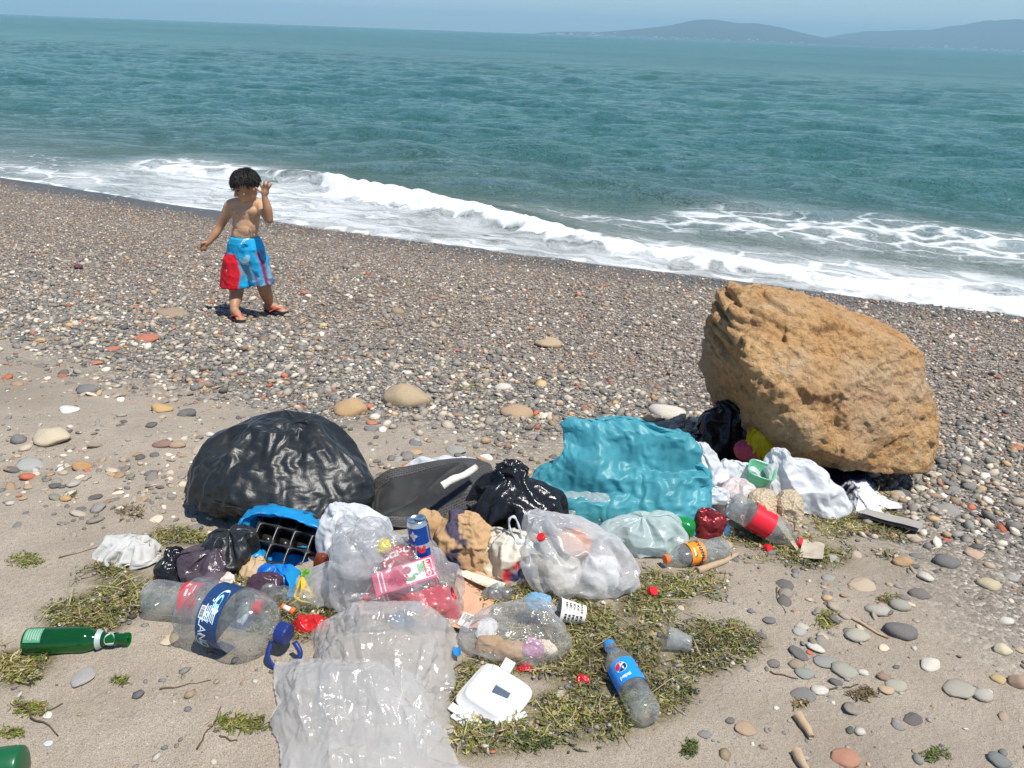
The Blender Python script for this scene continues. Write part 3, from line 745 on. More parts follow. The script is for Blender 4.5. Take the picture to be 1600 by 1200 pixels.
single = [   # px, py of the base, width px, mesh, colour, tall, label, name
 (637, 630, 74, 'B0', (.42, .32, .2), .95, 'squarish tan block of stone, biggest on the shingle beyond the heap', 'stone_block'),
 (548, 643, 54, 'B1', (.46, .3, .15), .9, 'orange brown angular stone left of the tan block', 'angular_stone'),
 (1041, 648, 62, 'R1', WHITE, .8, 'long white stone lying left of the boulder', 'white_stone'),
 (808, 648, 52, 'R2', (.42, .29, .18), .6, 'flat brown stone on the shingle above the teal bag', 'flat_stone'),
 (856, 540, 44, 'B2', (.44, .32, .21), .75, 'tan stone standing alone in the dark gravel', 'angular_stone'),
 (622, 488, 22, 'R0', (.3, .24, .15), .9, 'small olive brown stone in the gravel right of the child', 'round_stone'),
 (785, 606, 28, 'R4', WHITE, .8, 'small white stone near green weed on the shingle', 'white_stone'),
 (252, 641, 36, 'B3', OCH, .7, 'bright ochre stone on sand far left of the tan block', 'ochre_stone'),
 (294, 648, 27, 'R3', DGREY, .9, 'dark grey rounded stone right beside the ochre stone', 'dark_stone'),
 (80, 688, 58, 'B0', CREAM, .75, 'large cream pitted stone at the left edge of the sand', 'cream_stone'),
 (130, 732, 30, 'B2', (.45, .25, .1), 1.0, 'rust orange rough stone below the cream stone', 'rust_stone'),
 (103, 780, 19, 'R5', (.5, .3, .12), 1.0, 'small orange stone with green weed on the left sand', 'orange_stone'),
 (138, 610, 38, 'R6', (.16, .16, .165), .7, 'long slate grey stone on dark sand at the left', 'slate_stone'),
 (320, 706, 40, 'B1', (.5, .42, .32), .8, 'pale tan stone touching the upper left of the black bag', 'tan_stone'),
 (270, 492, 52, 'R7', (.3, .22, .15), .4, 'long low brown stone left of the child', 'flat_stone'),
 (255, 695, 32, 'R8', (.24, .14, .11), .7, 'dull reddish brown stone among grey pebbles left of the bag', 'reddish_stone'),
 (277, 697, 26, 'R2', (.38, .26, .18), .8, 'oval tan brown pebble beside the reddish stone', 'oval_pebble'),
 (107, 642, 34, 'B3', (.66, .65, .63), .5, 'thin white slab of stone on the left sand', 'white_slab'),
 (48, 727, 46, 'R6', (.36, .37, .35), .35, 'long thin pale green stone at the left edge', 'thin_stone'),
 (228, 530, 40, 'B1', RED, .45, 'orange red piece of roof tile lying on the shingle left of the child', 'tile_fragment'),
 (176, 546, 22, 'B2', RED, .5, 'red brick fragment on the left shingle below the roof tile piece', 'brick_fragment'),
 (151, 568, 20, 'B0', (.5, .18, .1), .5, 'small orange brick chip on the left shingle', 'brick_fragment'),
 (98, 588, 16, 'B2', (.38, .1, .06), .5, 'dark red brick chip nearest the left sand edge', 'brick_fragment'),
 (504, 611, 20, 'B1', RED, .5, 'red brick chip left of the orange brown stone', 'brick_fragment'),
 (580, 662, 20, 'B3', (.5, .16, .08), .6, 'red brick chip just below the orange brown stone', 'brick_fragment'),
 (580, 671, 23, 'R3', BLUEG, .6, 'dark oval pebble on sand below the red brick chip', 'dark_pebble'),
 (712, 705, 34, 'B0', (.3, .31, .29), .5, 'grey green slab of stone behind the crumpled white bag', 'grey_slab'),
 (648, 708, 24, 'R2', (.52, .33, .16), .5, 'flat orange pebble left of the crumpled white bag', 'orange_pebble'),
 (649, 694, 22, 'R6', BLUEG, .5, 'thin blue grey pebble above the flat orange pebble', 'grey_pebble'),
 (1478, 880, 40, 'R0', (.13, .135, .14), 1.0, 'dark grey stone, largest on damp sand right of the heap', 'dark_stone'),
 (1523, 868, 32, 'R5', (.5, .35, .24), .7, 'peach coloured rounded stone on damp sand at the right', 'peach_stone'),
 (1545, 915, 36, 'R2', (.5, .42, .28), .7, 'yellowish flat stone on the right sand', 'yellow_stone'),
 (1583, 904, 24, 'R4', LGREY, .7, 'light grey pebble at the right edge of the sand', 'light_pebble'),
 (1407, 988, 52, 'R1', (.12, .12, .125), .8, 'big dark slate stone in the pebble patch on the right sand', 'dark_stone'),
 (1405, 948, 34, 'R3', (.32, .31, .27), .8, 'olive grey stone just above the big dark slate stone', 'olive_stone'),
 (1370, 955, 38, 'R7', (.4, .39, .34), .7, 'pale grey oval stone left of the olive grey stone', 'pale_stone'),
 (1437, 930, 34, 'R6', (.13, .12, .12), .6, 'narrow dark pebble above the right pebble patch', 'dark_pebble'),
 (1295, 905, 22, 'R4', (.3, .31, .29), .8, 'small green grey pebble alone on smooth sand', 'grey_pebble'),
 (1202, 970, 22, 'R3', (.13, .14, .15), .5, 'small flat blue grey pebble on smooth sand right of the weed', 'grey_pebble'),
 (1252, 980, 24, 'R5', (.5, .48, .4), .8, 'whitish pebble beside a grey one on the right sand', 'white_pebble'),
 (1338, 995, 40, 'R2', (.4, .38, .32), .7, 'long beige stone in the middle of the right sand', 'beige_stone'),
 (1320, 1050, 42, 'R0', (.34, .33, .28), .7, 'pale olive oval stone right of a flat grey one', 'olive_stone'),
 (1348, 1052, 18, 'R8', WHITE, 1.1, 'small bright white upright pebble on the right sand', 'white_pebble'),
 (1290, 1034, 40, 'R1', (.27, .27, .26), .4, 'flat grey stone sunk in the right sand', 'flat_stone'),
 (1256, 1090, 42, 'R4', (.17, .17, .17), .5, 'dark grey stone sunk in sand by a white shell', 'dark_stone'),
 (1281, 1080, 28, 'B2', (.6, .57, .52), .7, 'white shell like stone right of the sunk dark stone', 'white_stone'),
 (1257, 1052, 32, 'R6', (.25, .28, .26), .5, 'greenish grey stone above the sunk dark stone', 'grey_stone'),
 (1245, 1040, 26, 'R2', (.3, .24, .17), .7, 'brown pebble in a cluster on the right sand', 'brown_pebble'),
 (1208, 1038, 22, 'R3', (.16, .15, .15), .7, 'dark pebble at the left end of a cluster on the right sand', 'dark_pebble'),
 (1380, 1058, 24, 'R5', (.28, .18, .13), .9, 'reddish brown pebble right of centre on the right sand', 'brown_pebble'),
 (1400, 1072, 34, 'R7', (.38, .37, .3), .5, 'long pale green pebble below the reddish brown one', 'pale_pebble'),
 (1385, 1078, 26, 'R6', (.5, .36, .24), .5, 'flat peach pebble under the long pale green one', 'peach_pebble'),
 (1453, 1040, 34, 'B3', (.66, .62, .54), .7, 'white broken stone on the right sand', 'white_stone'),
 (1566, 1018, 28, 'B0', (.62, .55, .38), 1.0, 'pale yellow angular stone near the right edge', 'yellow_stone'),
 (1590, 1068, 34, 'B1', (.36, .24, .18), 1.1, 'pinkish brown block of stone at the right edge', 'pink_block'),
 (1535, 1088, 34, 'R3', (.42, .4, .36), .8, 'light stone half buried near the right edge', 'light_stone'),
 (1560, 1062, 24, 'R2', (.5, .36, .18), .6, 'ochre pebble left of the pinkish block', 'ochre_pebble'),
 (1500, 1078, 56, 'R6', (.36, .34, .29), .4, 'long sand coloured stone half buried in the right sand', 'buried_stone'),
 (1425, 1124, 32, 'B2', (.09, .085, .09), .35, 'black square chip of slate lying on the lower right sand', 'slate_chip'),
 (1561, 1190, 34, 'R0', (.16, .18, .18), .8, 'blue grey rounded stone in the lower right corner', 'grey_stone'),
 (1320, 1186, 46, 'B1', (.42, .19, .12), .5, 'curved red brick fragment at the bottom right', 'brick_fragment'),
 (1140, 1126, 16, 'R4', (.12, .125, .13), .7, 'small dark pebble right of the blue labelled bottle', 'dark_pebble'),
 (1100, 1148, 22, 'R1', (.2, .21, .21), .6, 'blue grey pebble right below the blue labelled bottle', 'grey_pebble'),
 (1165, 1140, 34, 'B0', (.4, .28, .18), .4, 'flat rusty stone sunk in the lower sand', 'rusty_stone'),
 (1345, 915, 46, 'B2', (.46, .37, .27), .45, 'flat sandy slab by the ledge right of the heap', 'sandy_slab'),
 (1410, 880, 30, 'B3', (.46, .28, .14), .9, 'orange brown lump of stone below the ledge', 'rust_stone'),
 (1428, 842, 24, 'B0', (.5, .42, .3), .6, 'cream stone right of the ledge', 'cream_stone'),
 (1479, 845, 14, 'B2', (.5, .11, .06), .8, 'bright red brick chip right of the ledge', 'brick_fragment'),
 (1587, 702, 22, 'B1', (.5, .15, .07), .5, 'orange red brick piece on shingle at the right edge', 'brick_fragment'),
 (1540, 692, 18, 'B3', (.45, .16, .1), .6, 'red brick piece on shingle right of the boulder', 'brick_fragment'),
 (1578, 822, 22, 'B2', (.52, .22, .12), .5, 'orange brick chip at the right edge of the shingle', 'brick_fragment'),
 (1440, 765, 22, 'B0', (.62, .58, .5), .6, 'white angular stone in front of the boulder overhang', 'white_stone'),
 (1480, 800, 42, 'B1', (.26, .25, .245), .6, 'grey angular stone on the shingle right of the jersey', 'grey_stone'),
 (1515, 762, 26, 'R3', (.18, .19, .19), .8, 'dark rounded stone right of the boulder', 'dark_stone'),
 (1040, 668, 40, 'B3', (.3, .28, .25), .6, 'grey stone in the boulder shadow behind the teal bag', 'grey_stone'),
 (560, 470, 12, 'R3', (.05, .05, .05), .7, 'small black stone in gravel right of the child', 'black_stone'),
 (504, 403, 14, 'R5', (.06, .06, .06), .6, 'black stone on gravel nearest the breaker', 'black_stone'),
 (507, 509, 16, 'R1', (.6, .48, .22), .8, 'small yellow stone right of the child feet', 'yellow_stone'),
]
for px, py, wpx, mm, colr, tall, lab, nm in single:
    p = G(px, py); me = (BLOCK if mm[0] == 'B' else ROUND)[int(mm[1:])]
    rg = random.Random(px * 7 + py)
    o = put_stone(nm, me, p, wpx / ppm(p), rg.uniform(-.35, .35) + (math.pi if rg.random() < .5 else 0), colr, tall, .33, (rg.uniform(-.12, .12), rg.uniform(-.12, .12)))
    tag(o, lab, 'stone')
# loose pebbles that can still be told apart on the sand: shared meshes, shared labels per colour and place
rg = np.random.default_rng(77)
KINDS = [('dark grey', DGREY), ('mid grey', GREY), ('pale grey', LGREY), ('white', WHITE), ('tan', TAN), ('brick red', (.42, .13, .08))]
KW = [.24, .26, .22, .14, .11, .03]
FIELDS = [('on the sand left of the big black bag', 'left sand', lambda: (rg.uniform(-1.75, -.75), rg.uniform(1.85, 2.75)), 78),
          ('on the sand right of the heap', 'right sand', lambda: (rg.uniform(.62, 1.75), rg.uniform(1.12, 1.95)), 62),
          ('on the sand between black bag and teal bag', 'middle sand', lambda: (rg.uniform(-.6, .35), rg.uniform(2.15, 2.75)), 60)]
cnt = 0
for place, fld, pick, num in FIELDS:
    for _ in range(num):
        x, y = pick(); k = rg.choice(len(KINDS), p=KW); cn, cc = KINDS[k]
        wd = float(np.clip(rg.lognormal(math.log(.028), .38), .016, .07)); z = hz(x, y)
        o = put_stone('pebble', ROUND[rg.integers(9)], (x, y, z), wd, rg.uniform(0, 6.28), tuple(np.array(cc) * rg.uniform(.75, 1.2)), rg.uniform(.55, 1.0), .36, (rg.normal(0, .15), rg.normal(0, .15)))
        tag(o, 'loose %s pebble lying %s' % (cn, place), 'pebble', 'loose %s pebbles, %s' % (cn, fld)); cnt += 1

rg = np.random.default_rng(41)
for k in range(34):
    a = rg.uniform(0, 1); px_, py_ = (1395 + 100 * a, 752 + rg.uniform(-6, 26)) if k % 2 else (1105 + 60 * a, 668 + 60 * a + rg.uniform(-4, 12))
    p = G(px_, py_); cn, cc = KINDS[rg.choice(len(KINDS), p=KW)]
    o = put_stone('pebble', ROUND[rg.integers(9)], p, rg.uniform(.025, .06), rg.uniform(0, 6.28), tuple(np.array(cc) * rg.uniform(.8, 1.2)), rg.uniform(.6, 1.1), .3, (rg.normal(0, .2), rg.normal(0, .2)))
    pl = 'right corner' if k % 2 else 'shaded left side'
    tag(o, '%s pebble against the foot of the boulder, %s' % (cn, pl), 'pebble', '%s pebbles at the boulder %s' % (cn, pl))

# ------------------------------------------------------------------ limp plastic: lofted bodies with folds and crumples
def tri_wave(a): return np.abs(((a / 2.0) % 1.0) * 2 - 1) * 2 - 1
def crumple(p, scale, seed, K=4, gain=.72, lac=1.55):
    """film under slack: a few long facets with narrow sharp creases; p (n,3) -> (n,) in about [-1,1]"""
    rg = np.random.default_rng(seed); h = np.zeros(len(p)); a = 1.0; tot = 0; f = scale * 2.6
    for k in range(K):
        d = rg.normal(size=3); d /= np.linalg.norm(d)
        q = p * f
        ph = q @ d + .9 * vnoise(q * .30 + 7 * k, seed + k) + rg.uniform(0, 9)
        m = sstep(-.25, .45, vnoise(q * .42 + 3.1 * k, seed + 50 + k))
        tw = tri_wave(ph)
        h += a * m * (.55 * tw + 1.1 * np.exp(-(1 - tw) / .16) - .35); tot += a * .75; a *= gain; f *= lac
    return h / tot
def crumple3(P, scale, amp, seed, K=4, zmin=None):
    D = np.column_stack([crumple(P, scale, seed + 10 * k, K) for k in range(3)])
    Q = P + D * amp
    if zmin is not None: Q[:, 2] = np.maximum(Q[:, 2], zmin + .001 * np.abs(D[:, 0]))
    return Q
def buckle(P, m, n, wrap=True, eu=1.2, ev=1.1, maxd=.022, iters=110, bend=.05, seed=0, inner=.6, zmin=None, noise=14, amp0=.004):
    """slack film: the grid P (m rows x n columns) gets more material than its shape needs and buckles into folds,
    each point staying within maxd of where it was"""
    EXC = .15 + 1.7 * sstep(-.45, .45, fbm((P + seed * 3.1) * 9, 2, seed + 5))          # some stretches taut, some slack
    Q0 = P.reshape(m, n, 3); idx = np.arange(m * n).reshape(m, n); P0 = P.copy()
    I, J = np.meshgrid(np.arange(m), np.arange(n), indexing='ij'); groups = []
    def add(di, dj, ex, k):
        if dj and wrap: a = idx[:m - di] if di else idx; b = np.roll(idx, -dj, 1)[di:]; ii, jj = (I[:m - di], J[:m - di]) if di else (I, J)
        elif dj > 0: a = idx[:m - di, :n - dj]; b = idx[di:, dj:]; ii, jj = I[:m - di, :n - dj], J[:m - di, :n - dj]
        elif dj < 0: a = idx[:m - di, -dj:]; b = idx[di:, :n + dj]; ii, jj = I[:m - di, -dj:], J[:m - di, -dj:]
        else: a = idx[:m - di]; b = idx[di:]; ii, jj = I[:m - di], J[:m - di]
        st = max(abs(di), abs(dj)); key = ((ii if di else jj) // st % 2).ravel(); a, b = a.ravel(), b.ravel()
        L = np.linalg.norm(P0[a] - P0[b], axis=1); L = L * (1 + (ex - 1) * EXC[a])
        for q in (0, 1):
            s = (key == q) & (L > 1e-6)
            groups.append((a[s], b[s], L[s], k))
    ed = math.sqrt((eu * eu + ev * ev) / 2)
    add(0, 1, eu, 1.0); add(1, 0, ev, 1.0); add(1, 1, ed, .5); add(1, -1, ed, .5); add(0, 2, eu * .97, -bend); add(2, 0, ev * .97, -bend)
    ax = np.roll(Q0, -1, 1) - np.roll(Q0, 1, 1); ay = np.gradient(Q0, axis=0); N = np.cross(ay, ax).reshape(-1, 3); N /= np.linalg.norm(N, axis=1, keepdims=True) + 1e-9
    c = P0.mean(0); sg = np.sign(((P0 - c) * N).sum(1)); N *= np.where(sg == 0, 1, sg)[:, None] if wrap else (np.sign(N[:, 2:3]) + (N[:, 2:3] == 0))
    W = P0 + seed * 2.37
    P = P0 + N * (amp0 * (fbm(W * noise, 2, seed) + .7 * fbm(W * noise * 2.3, 2, seed + 9)))[:, None]
    vel = np.zeros_like(P)
    for it in range(iters):
        Pp = P.copy(); P = P + vel * .72
        for a, b, L, k in groups:
            d = P[b] - P[a]; ln = np.sqrt((d * d).sum(1)) + 1e-9
            cc = (1 - L / ln) * (k if k > 0 else -k * (ln < L)); d *= (.5 * cc)[:, None]; P[a] += d; P[b] -= d
        D = P - P0; h = (D * N).sum(1); lim = np.where(h < 0, maxd * inner, maxd); ln = np.linalg.norm(D, axis=1) + 1e-9
        P = P0 + D * np.minimum(1, lim / ln)[:, None]
        if zmin is not None: P[:, 2] = np.maximum(P[:, 2], zmin)
        vel = P - Pp
    return P
def resample(P, m, n, m2, n2, wrap, lin=0.0):
    """smooth (Catmull-Rom) resampling of a grid of points"""
    def axis(A, k, w):
        L = A.shape[0]; q = np.linspace(0, L, k, endpoint=False) if w else np.linspace(0, L - 1, k)
        i = np.floor(q).astype(int); t = (q - i)[:, None, None]
        g = (lambda j: A[j % L]) if w else (lambda j: A[np.clip(j, 0, L - 1)])
        a, b, c, d = g(i - 1), g(i), g(i + 1), g(i + 2)
        return (1 - lin) * .5 * (2 * b + (c - a) * t + (2 * a - 5 * b + 4 * c - d) * t * t + (3 * b - a - 3 * c + d) * t ** 3) + lin * (b * (1 - t) + c * t)      # lin > 0: crisper folds
    A = axis(P.reshape(m, n, 3), m2, False); A = axis(A.transpose(1, 0, 2), n2, wrap).transpose(1, 0, 2)
    return A.reshape(-1, 3)
def slacken(P, m, n, wrap, eu, ev, maxd, seed, zmin=None, step=3, fine=(1.10, 1.07, .42), it2=46, crisp=.55):
    """large folds on a coarse grid first, then smaller creases on the full one"""
    mc, nc = max(8, m // step), max(12, n // step)
    C = resample(P, m, n, mc, nc, wrap); C2 = buckle(C, mc, nc, wrap, eu, ev, maxd, 140, .03, seed, zmin=zmin, noise=11, amp0=maxd * .4)
    Q = resample(C2, mc, nc, m, n, wrap, crisp)
    Q = buckle(Q, m, n, wrap, fine[0], fine[1], maxd * fine[2], it2, .008, seed + 7, inner=1.0, zmin=zmin, noise=40, amp0=.003)
    return Q
def xat(px, y, z):
    """world x of a point at depth y, height z that the photograph shows at pixel column px"""
    q = np.array([0, y, z - CAM_H]); D = q @ _f
    return ((px - 800) / FPX * D - q @ _r) / _r[0]
def loft_arr(rows, px, py, n=96, up=8, big=(5, .012), fine=(16, .006), micro=(45, .0016), pleat=None, seed=0, power=2.4, folds=(), lift=0.0, wob=.06, slack=(1.28, 1.14, .022), step=3, crisp=.55):
    """rows (pxL, pxR, z, dy, half depth) from the ground up; px, py = the pixel where its front touches the ground"""
    b = G(px, py, lift); R_ = []
    for L, Rr, z, dy, th in rows:
        y = b[1] + dy; xl, xr = xat(L, y, b[2] + z), xat(Rr, y, b[2] + z); R_.append(((xl + xr) / 2 - b[0], dy, z, (xr - xl) / 2, th))
    R_ = np.array(R_); r0 = R_[0].copy(); r0[3] *= .05; r0[4] *= .05; r1 = R_[-1].copy(); r1[3] *= .08; r1[4] *= .08; r1[2] += .004
    R_ = np.vstack([r0, R_, r1]); C_ = catmull(R_, up); m = len(C_)
    th = np.linspace(0, 2 * np.pi, n, endpoint=False); cc, ss = np.cos(th), np.sin(th)
    rr = 1 / (np.abs(cc) ** power + np.abs(ss) ** power) ** (1 / power)
    rg = np.random.default_rng(seed); ph = rg.uniform(0, 6.28, 6)
    P = np.zeros((m, n, 3))
    for i in range(m):
        q = i / (m - 1); mod = 1 + wob * (np.sin(2 * th + ph[0] + 2 * q) + .6 * np.sin(3 * th + ph[1] - 3 * q) + .4 * np.sin(5 * th + ph[2] + 4 * q))
        if pleat: mod = mod + pleat[1] * sstep(pleat[2], 1, q) * tri_wave(pleat[0] * th / np.pi + 1.2 * np.sin(2 * th + ph[3]) + ph[4])
        P[i, :, 0] = C_[i, 0] + C_[i, 3] * rr * mod * cc; P[i, :, 1] = C_[i, 1] + C_[i, 4] * rr * mod * ss; P[i, :, 2] = C_[i, 2]
    P = P.reshape(-1, 3); W = P + (seed * 1.7, 0, 0)
    zmin = -.004
    for (dx, dy, dz, fr, am) in folds:
        k = tri_wave((W @ np.array([dx, dy, dz])) * fr * 2.2 + 1.4 * vnoise(W * 5, seed + 3)); nn = np.array([-.2, -.75, .6]); P = P + nn * (k * am)[:, None] * sstep(-.2, .5, vnoise(W * 4, seed + 4) + .4)[:, None]
    if slack: P = slacken(P, m, n, True, *slack, seed=seed, zmin=zmin, step=step, crisp=crisp)
    elif big: P = crumple3(P, big[0], big[1], seed + 100)
    if fine and not slack: P = crumple3(P, fine[0], fine[1], seed + 200)
    P[:, 2] = np.maximum(P[:, 2], zmin)
    F = grid_faces(m, n, False, True)[:, ::-1]
    return P, F, b
def lbag(name, rows, px, py, mat, label, cat='plastic bag', **kw):
    P, F, b = loft_arr(rows, px, py, **kw)
    o = mk(name, P, F, mat); o.location = b; subsurf(o, 1)
    return tag(o, label, cat)
def flat_arr(rows, m=70, up=9, seed=0, big=(6, .01), fine=(18, .004), micro=(50, .0012), folds=(), thick=.25, bottom=True, lift=0.0, prof=3.0, slack=None, step=3, crisp=.9):
    """a bag lying on the ground: rows (py, pxL, pxR, height) from far to near"""
    A = []
    for py, L, Rr, hgt in rows:
        a, c = G(L, py, lift), G(Rr, py, lift); A.append((*a, *c, hgt))
    b = np.array(A[len(A) // 2][:3]); A = catmull(np.array(A), up); n = len(A); t_ = np.linspace(-1, 1, m)
    env = (1 - np.abs(t_) ** prof); P = np.zeros((n, m, 3)); q = np.linspace(-1, 1, n); eq = (1 - np.abs(q) ** 6)
    for i in range(n):
        a, c = A[i, :3], A[i, 3:6]; P[i] = a + (c - a) * ((t_ + 1) / 2)[:, None]; P[i, :, 2] += A[i, 6] * env * (.25 + .75 * eq[i]) + .004
    P = P.reshape(-1, 3) - b; g0 = P[:, 2].copy() - np.repeat(A[:, 6], m) * np.tile(env, n) * np.repeat(.25 + .75 * eq, m) - .004
    W = P + seed * 1.3
    for (dx, dy, fr, am) in folds:
        k = tri_wave((W[:, 0] * dx + W[:, 1] * dy) * fr * 2.2 + 1.5 * vnoise(W * 5, seed + 3)); P[:, 2] += am * k * sstep(-.3, .5, vnoise(W * 4, seed + 5) + .3)
    if slack: P = slacken(P, n, m, False, *slack, seed=seed, step=step, crisp=crisp)
    else:
        for k, (sc, am) in enumerate([x for x in (big, fine, micro) if x]): P = crumple3(P, sc, am, seed + 100 * k)
    P[:, 2] = np.maximum(P[:, 2], g0 + .003)
    F = grid_faces(n, m)
    if bottom:
        B = P.copy(); B[:, 2] = g0 + .001; F = np.concatenate([F, F[:, ::-1] + len(P)]); P = np.vstack([P, B])
    return P, F[:, ::-1], b

# ------------------------------------------------------------------ film materials
F_BLACK = film('black_bag_film', (.015, .018, .019), 1.0, .40, .32, 32, transl=.0, gloss=1.0, dirt=.06)
F_BLACK2 = film('crumpled_black_film', (.012, .012, .014), 1.0, .2, .4, 34, transl=.0, gloss=1.0)
F_TEAL = film('teal_bag_film', (.115, .50, .58), .92, .42, .3, 24, tint=(.4, .8, .85), transl=.45, gloss=.65)
F_BLUE = film('blue_bag_film', (.02, .36, .74), .95, .28, .35, 30, tint=(.3, .7, 1), transl=.4, gloss=.8)
F_WHITE = film('white_bag_film', (.84, .86, .88), .93, .3, .45, 34, transl=.35, gloss=.6, dirt=.16)
F_MILK = film('milky_bag_film', (.86, .86, .86), .44, .22, .5, 30, transl=.45, gloss=.9)
F_GREENISH = film('greenish_bag_film', (.70, .82, .80), .74, .25, .35, 26, transl=.45, gloss=.7)
F_CLEAR = film('clear_bag_film', (.82, .82, .83), .20, .12, .7, 30, transl=.5, gloss=1.0)
F_FROST = film('frosted_sheet_film', (.90, .885, .85), .38, .18, .5, 26, transl=.5, gloss=1.0)
F_YELLOW = film('yellow_bag_film', (.80, .58, .01), 1.0, .35, .4, 40, transl=.3, gloss=.5)
F_SMOKE = film('smoky_bag_film', (.16, .12, .15), .62, .15, .5, 40, tint=(.75, .7, .74), transl=.3, gloss=1.0)
F_PINK = film('pink_net', (.72, .10, .16), 1.0, .5, .9, 70, transl=.2, gloss=.3)
F_ROYAL = film('royal_blue_film', (.01, .16, .62), 1.0, .3, .4, 34, transl=.2, gloss=.7)
F_ROSE = film('pinkish_bag_film', (.85, .74, .72), .85, .3, .35, 30, transl=.35, gloss=.6)
CLOTH_W = plain('dirty_white_cloth', (.50, .49, .46), .85, 0, .2, .1, 25, .5, 90, .25)

# ------------------------------------------------------------------ the heap, from the left
lbag('garbage_bag', [(318, 562, .0, .15, .13), (300, 582, .04, .16, .155), (302, 580, .08, .165, .155), (314, 562, .125, .18, .14), (342, 535, .168, .20, .115), (385, 506, .203, .215, .075), (430, 482, .222, .22, .035)],
     440, 826, F_BLACK, 'big bulging black garbage bag at the left end of the heap', 'garbage bag', n=120, up=9, fine=None, seed=1, power=2.7, slack=(1.06, 1.10, .034), step=7, crisp=.5)

# black rubber mat, curled, with ribbed borders
def mat_sheet():
    n, m = 110, 80
    a = np.linspace(-.5, .5, n); b = np.linspace(-.5, .5, m); A, B = np.meshgrid(a, b, indexing='ij')
    ex = .5 - np.maximum(np.abs(A), np.abs(B))
    mx_ = np.maximum(np.abs(2 * A), np.abs(2 * B)) + 1e-9; s = mx_ / ((np.abs(2 * A) ** 5 + np.abs(2 * B) ** 5) ** .2 + 1e-9)
    x = A * .43 * s; y = B * .205 * s
    rib = .003 * (np.abs(ex - .18) < .012)
    z = .06 + .06 * sstep(-.15, .5, A) - .02 * (1 - sstep(-.5, -.12, B)) - .05 * (1 - sstep(-.5, -.2, A)) + .02 * np.sin(A * 5 + B * 3) + .03 * sstep(-.1, .5, B) + rib
    top = np.stack([x, y, z], -1).reshape(-1, 3); bot = top - (0, 0, .006)
    F1 = grid_faces(n, m); F2 = F1[:, ::-1] + len(top)
    rim = [i * m for i in range(n)] + [(n - 1) * m + j for j in range(1, m)] + [i * m + m - 1 for i in range(n - 2, -1, -1)] + [j for j in range(m - 2, 0, -1)]
    rim = np.array(rim); rim2 = np.roll(rim, -1); F3 = np.column_stack([rim, rim + len(top), rim2 + len(top), rim2])
    return np.vstack([top, bot]), np.concatenate([F1, F2, F3]), np.tile(((ex < .17) * 1.0).ravel(), 2)
V, F, bdr = mat_sheet()
t = NT('ribbed_rubber'); ck = t.n('ShaderNodeTexBrick'); ck.inputs['Scale'].default_value = 34; ck.inputs['Mortar Size'].default_value = .035; ck.inputs['Color1'].default_value = (1, 1, 1, 1); ck.inputs['Color2'].default_value = (.9, .9, .9, 1); ck.inputs['Mortar'].default_value = (0, 0, 0, 1); t.l(t.coord(), ck.inputs['Vector']); bd = t.attr('border', out='Fac'); ckf = t.math('MULTIPLY', t.math('SUBTRACT', 1.0, ck.outputs['Color']), bd)
rubc = t.mix(t.ramp(t.noise(12, 5, .7), [(.45, 0.0), (.75, .6)]), (.024, .024, .023), (.085, .08, .072))
rubc = t.mix(t.math('MULTIPLY', ckf, .5), rubc, (.16, .15, .135))
M_MAT = t.surf(t.pbr(rubc, .62, 0, .45, t.bump(ckf, -.8, .006)))
o = mk('rubber_mat', V, F, M_MAT); vattr(o, 'border', bdr); b = G(650, 832); o.location = b + (0, .125, -.018); o.rotation_euler = (.0, .05, .14)
tag(o, 'black rubber mat with ribbed border lying curled beside the black garbage bag', 'mat')
MATB = b + (0, .125, 0)
lbag('garbage_bag', [(748, 862, .0, .09, .08), (740, 870, .045, .10, .095), (746, 866, .09, .11, .085), (764, 846, .13, .12, .06), (782, 824, .165, .125, .03), (776, 822, .19, .13, .022)],
     805, 858, F_BLACK2, 'crumpled shiny black bag between the rubber mat and the teal bag', 'garbage bag', n=110, up=9, fine=None, pleat=(9, .2, .35), seed=2, slack=(1.4, 1.15, .026))
lbag('crumpled_bag', [(645, 735, .0, .045, .04), (638, 742, .022, .05, .045), (660, 735, .045, .06, .03), (690, 725, .058, .065, .015)],
     690, 757, F_WHITE, 'crumpled white bag on sand behind the rubber mat', seed=3)
P = catmull([(-.055, -.012, .0), (-.02, -.003, .006), (.02, .008, .004), (.06, .02, .012)], 6)
o = mk('tissue_roll', *tube_arr(P, .0105 + .002 * fbm(P * 60, 2, 5), 12), plain('dirty_tissue', (.72, .66, .58), .9, 0, .1, .15, 60, .5, 120, .35)); o.location = aty(718, 754, MATB[1] - .06) + (0, 0, .012); o.rotation_euler = (0, -.15, .32)
tag(o, 'dirty white rolled tissue lying on the rubber mat', 'tissue')

# seedling tray inside a blue bag
tb = G(440, 898)
tr = empty('seedling_tray', tb + (.002, .105, .040), (.55, .16, -.10), 'black plastic seedling tray with empty cells inside the blue bag', 'tray')
PLB = plain('black_tray_plastic', (.014, .014, .015), .32, 0, .5, .1, 30, .1, 60, .12)
NC, NR, CW = 4, 3, .050
def cell_ring(cx, cy, k, z, half, e=5.0):
    th = np.linspace(0, 2 * np.pi, k, endpoint=False); cc, ss = np.cos(th), np.sin(th)
    r = half / (np.abs(cc) ** e + np.abs(ss) ** e) ** (1 / e); return np.column_stack([cx + r * cc, cy + r * ss, np.full(k, z)])
K = 24
rings = [cell_ring(0, 0, K, 0, CW / 2 * .999, 40), cell_ring(0, 0, K, .0, CW * .455, 5), cell_ring(0, 0, K, -.003, CW * .44, 5), cell_ring(0, 0, K, -.04, CW * .33, 4)]
Vc = np.concatenate(rings); Fc = [tuple(f) for f in grid_faces(4, K, False, True).tolist()] + [tuple(3 * K + q for q in range(K))]
cell0 = mk('cell', Vc, Fc, PLB, tr)
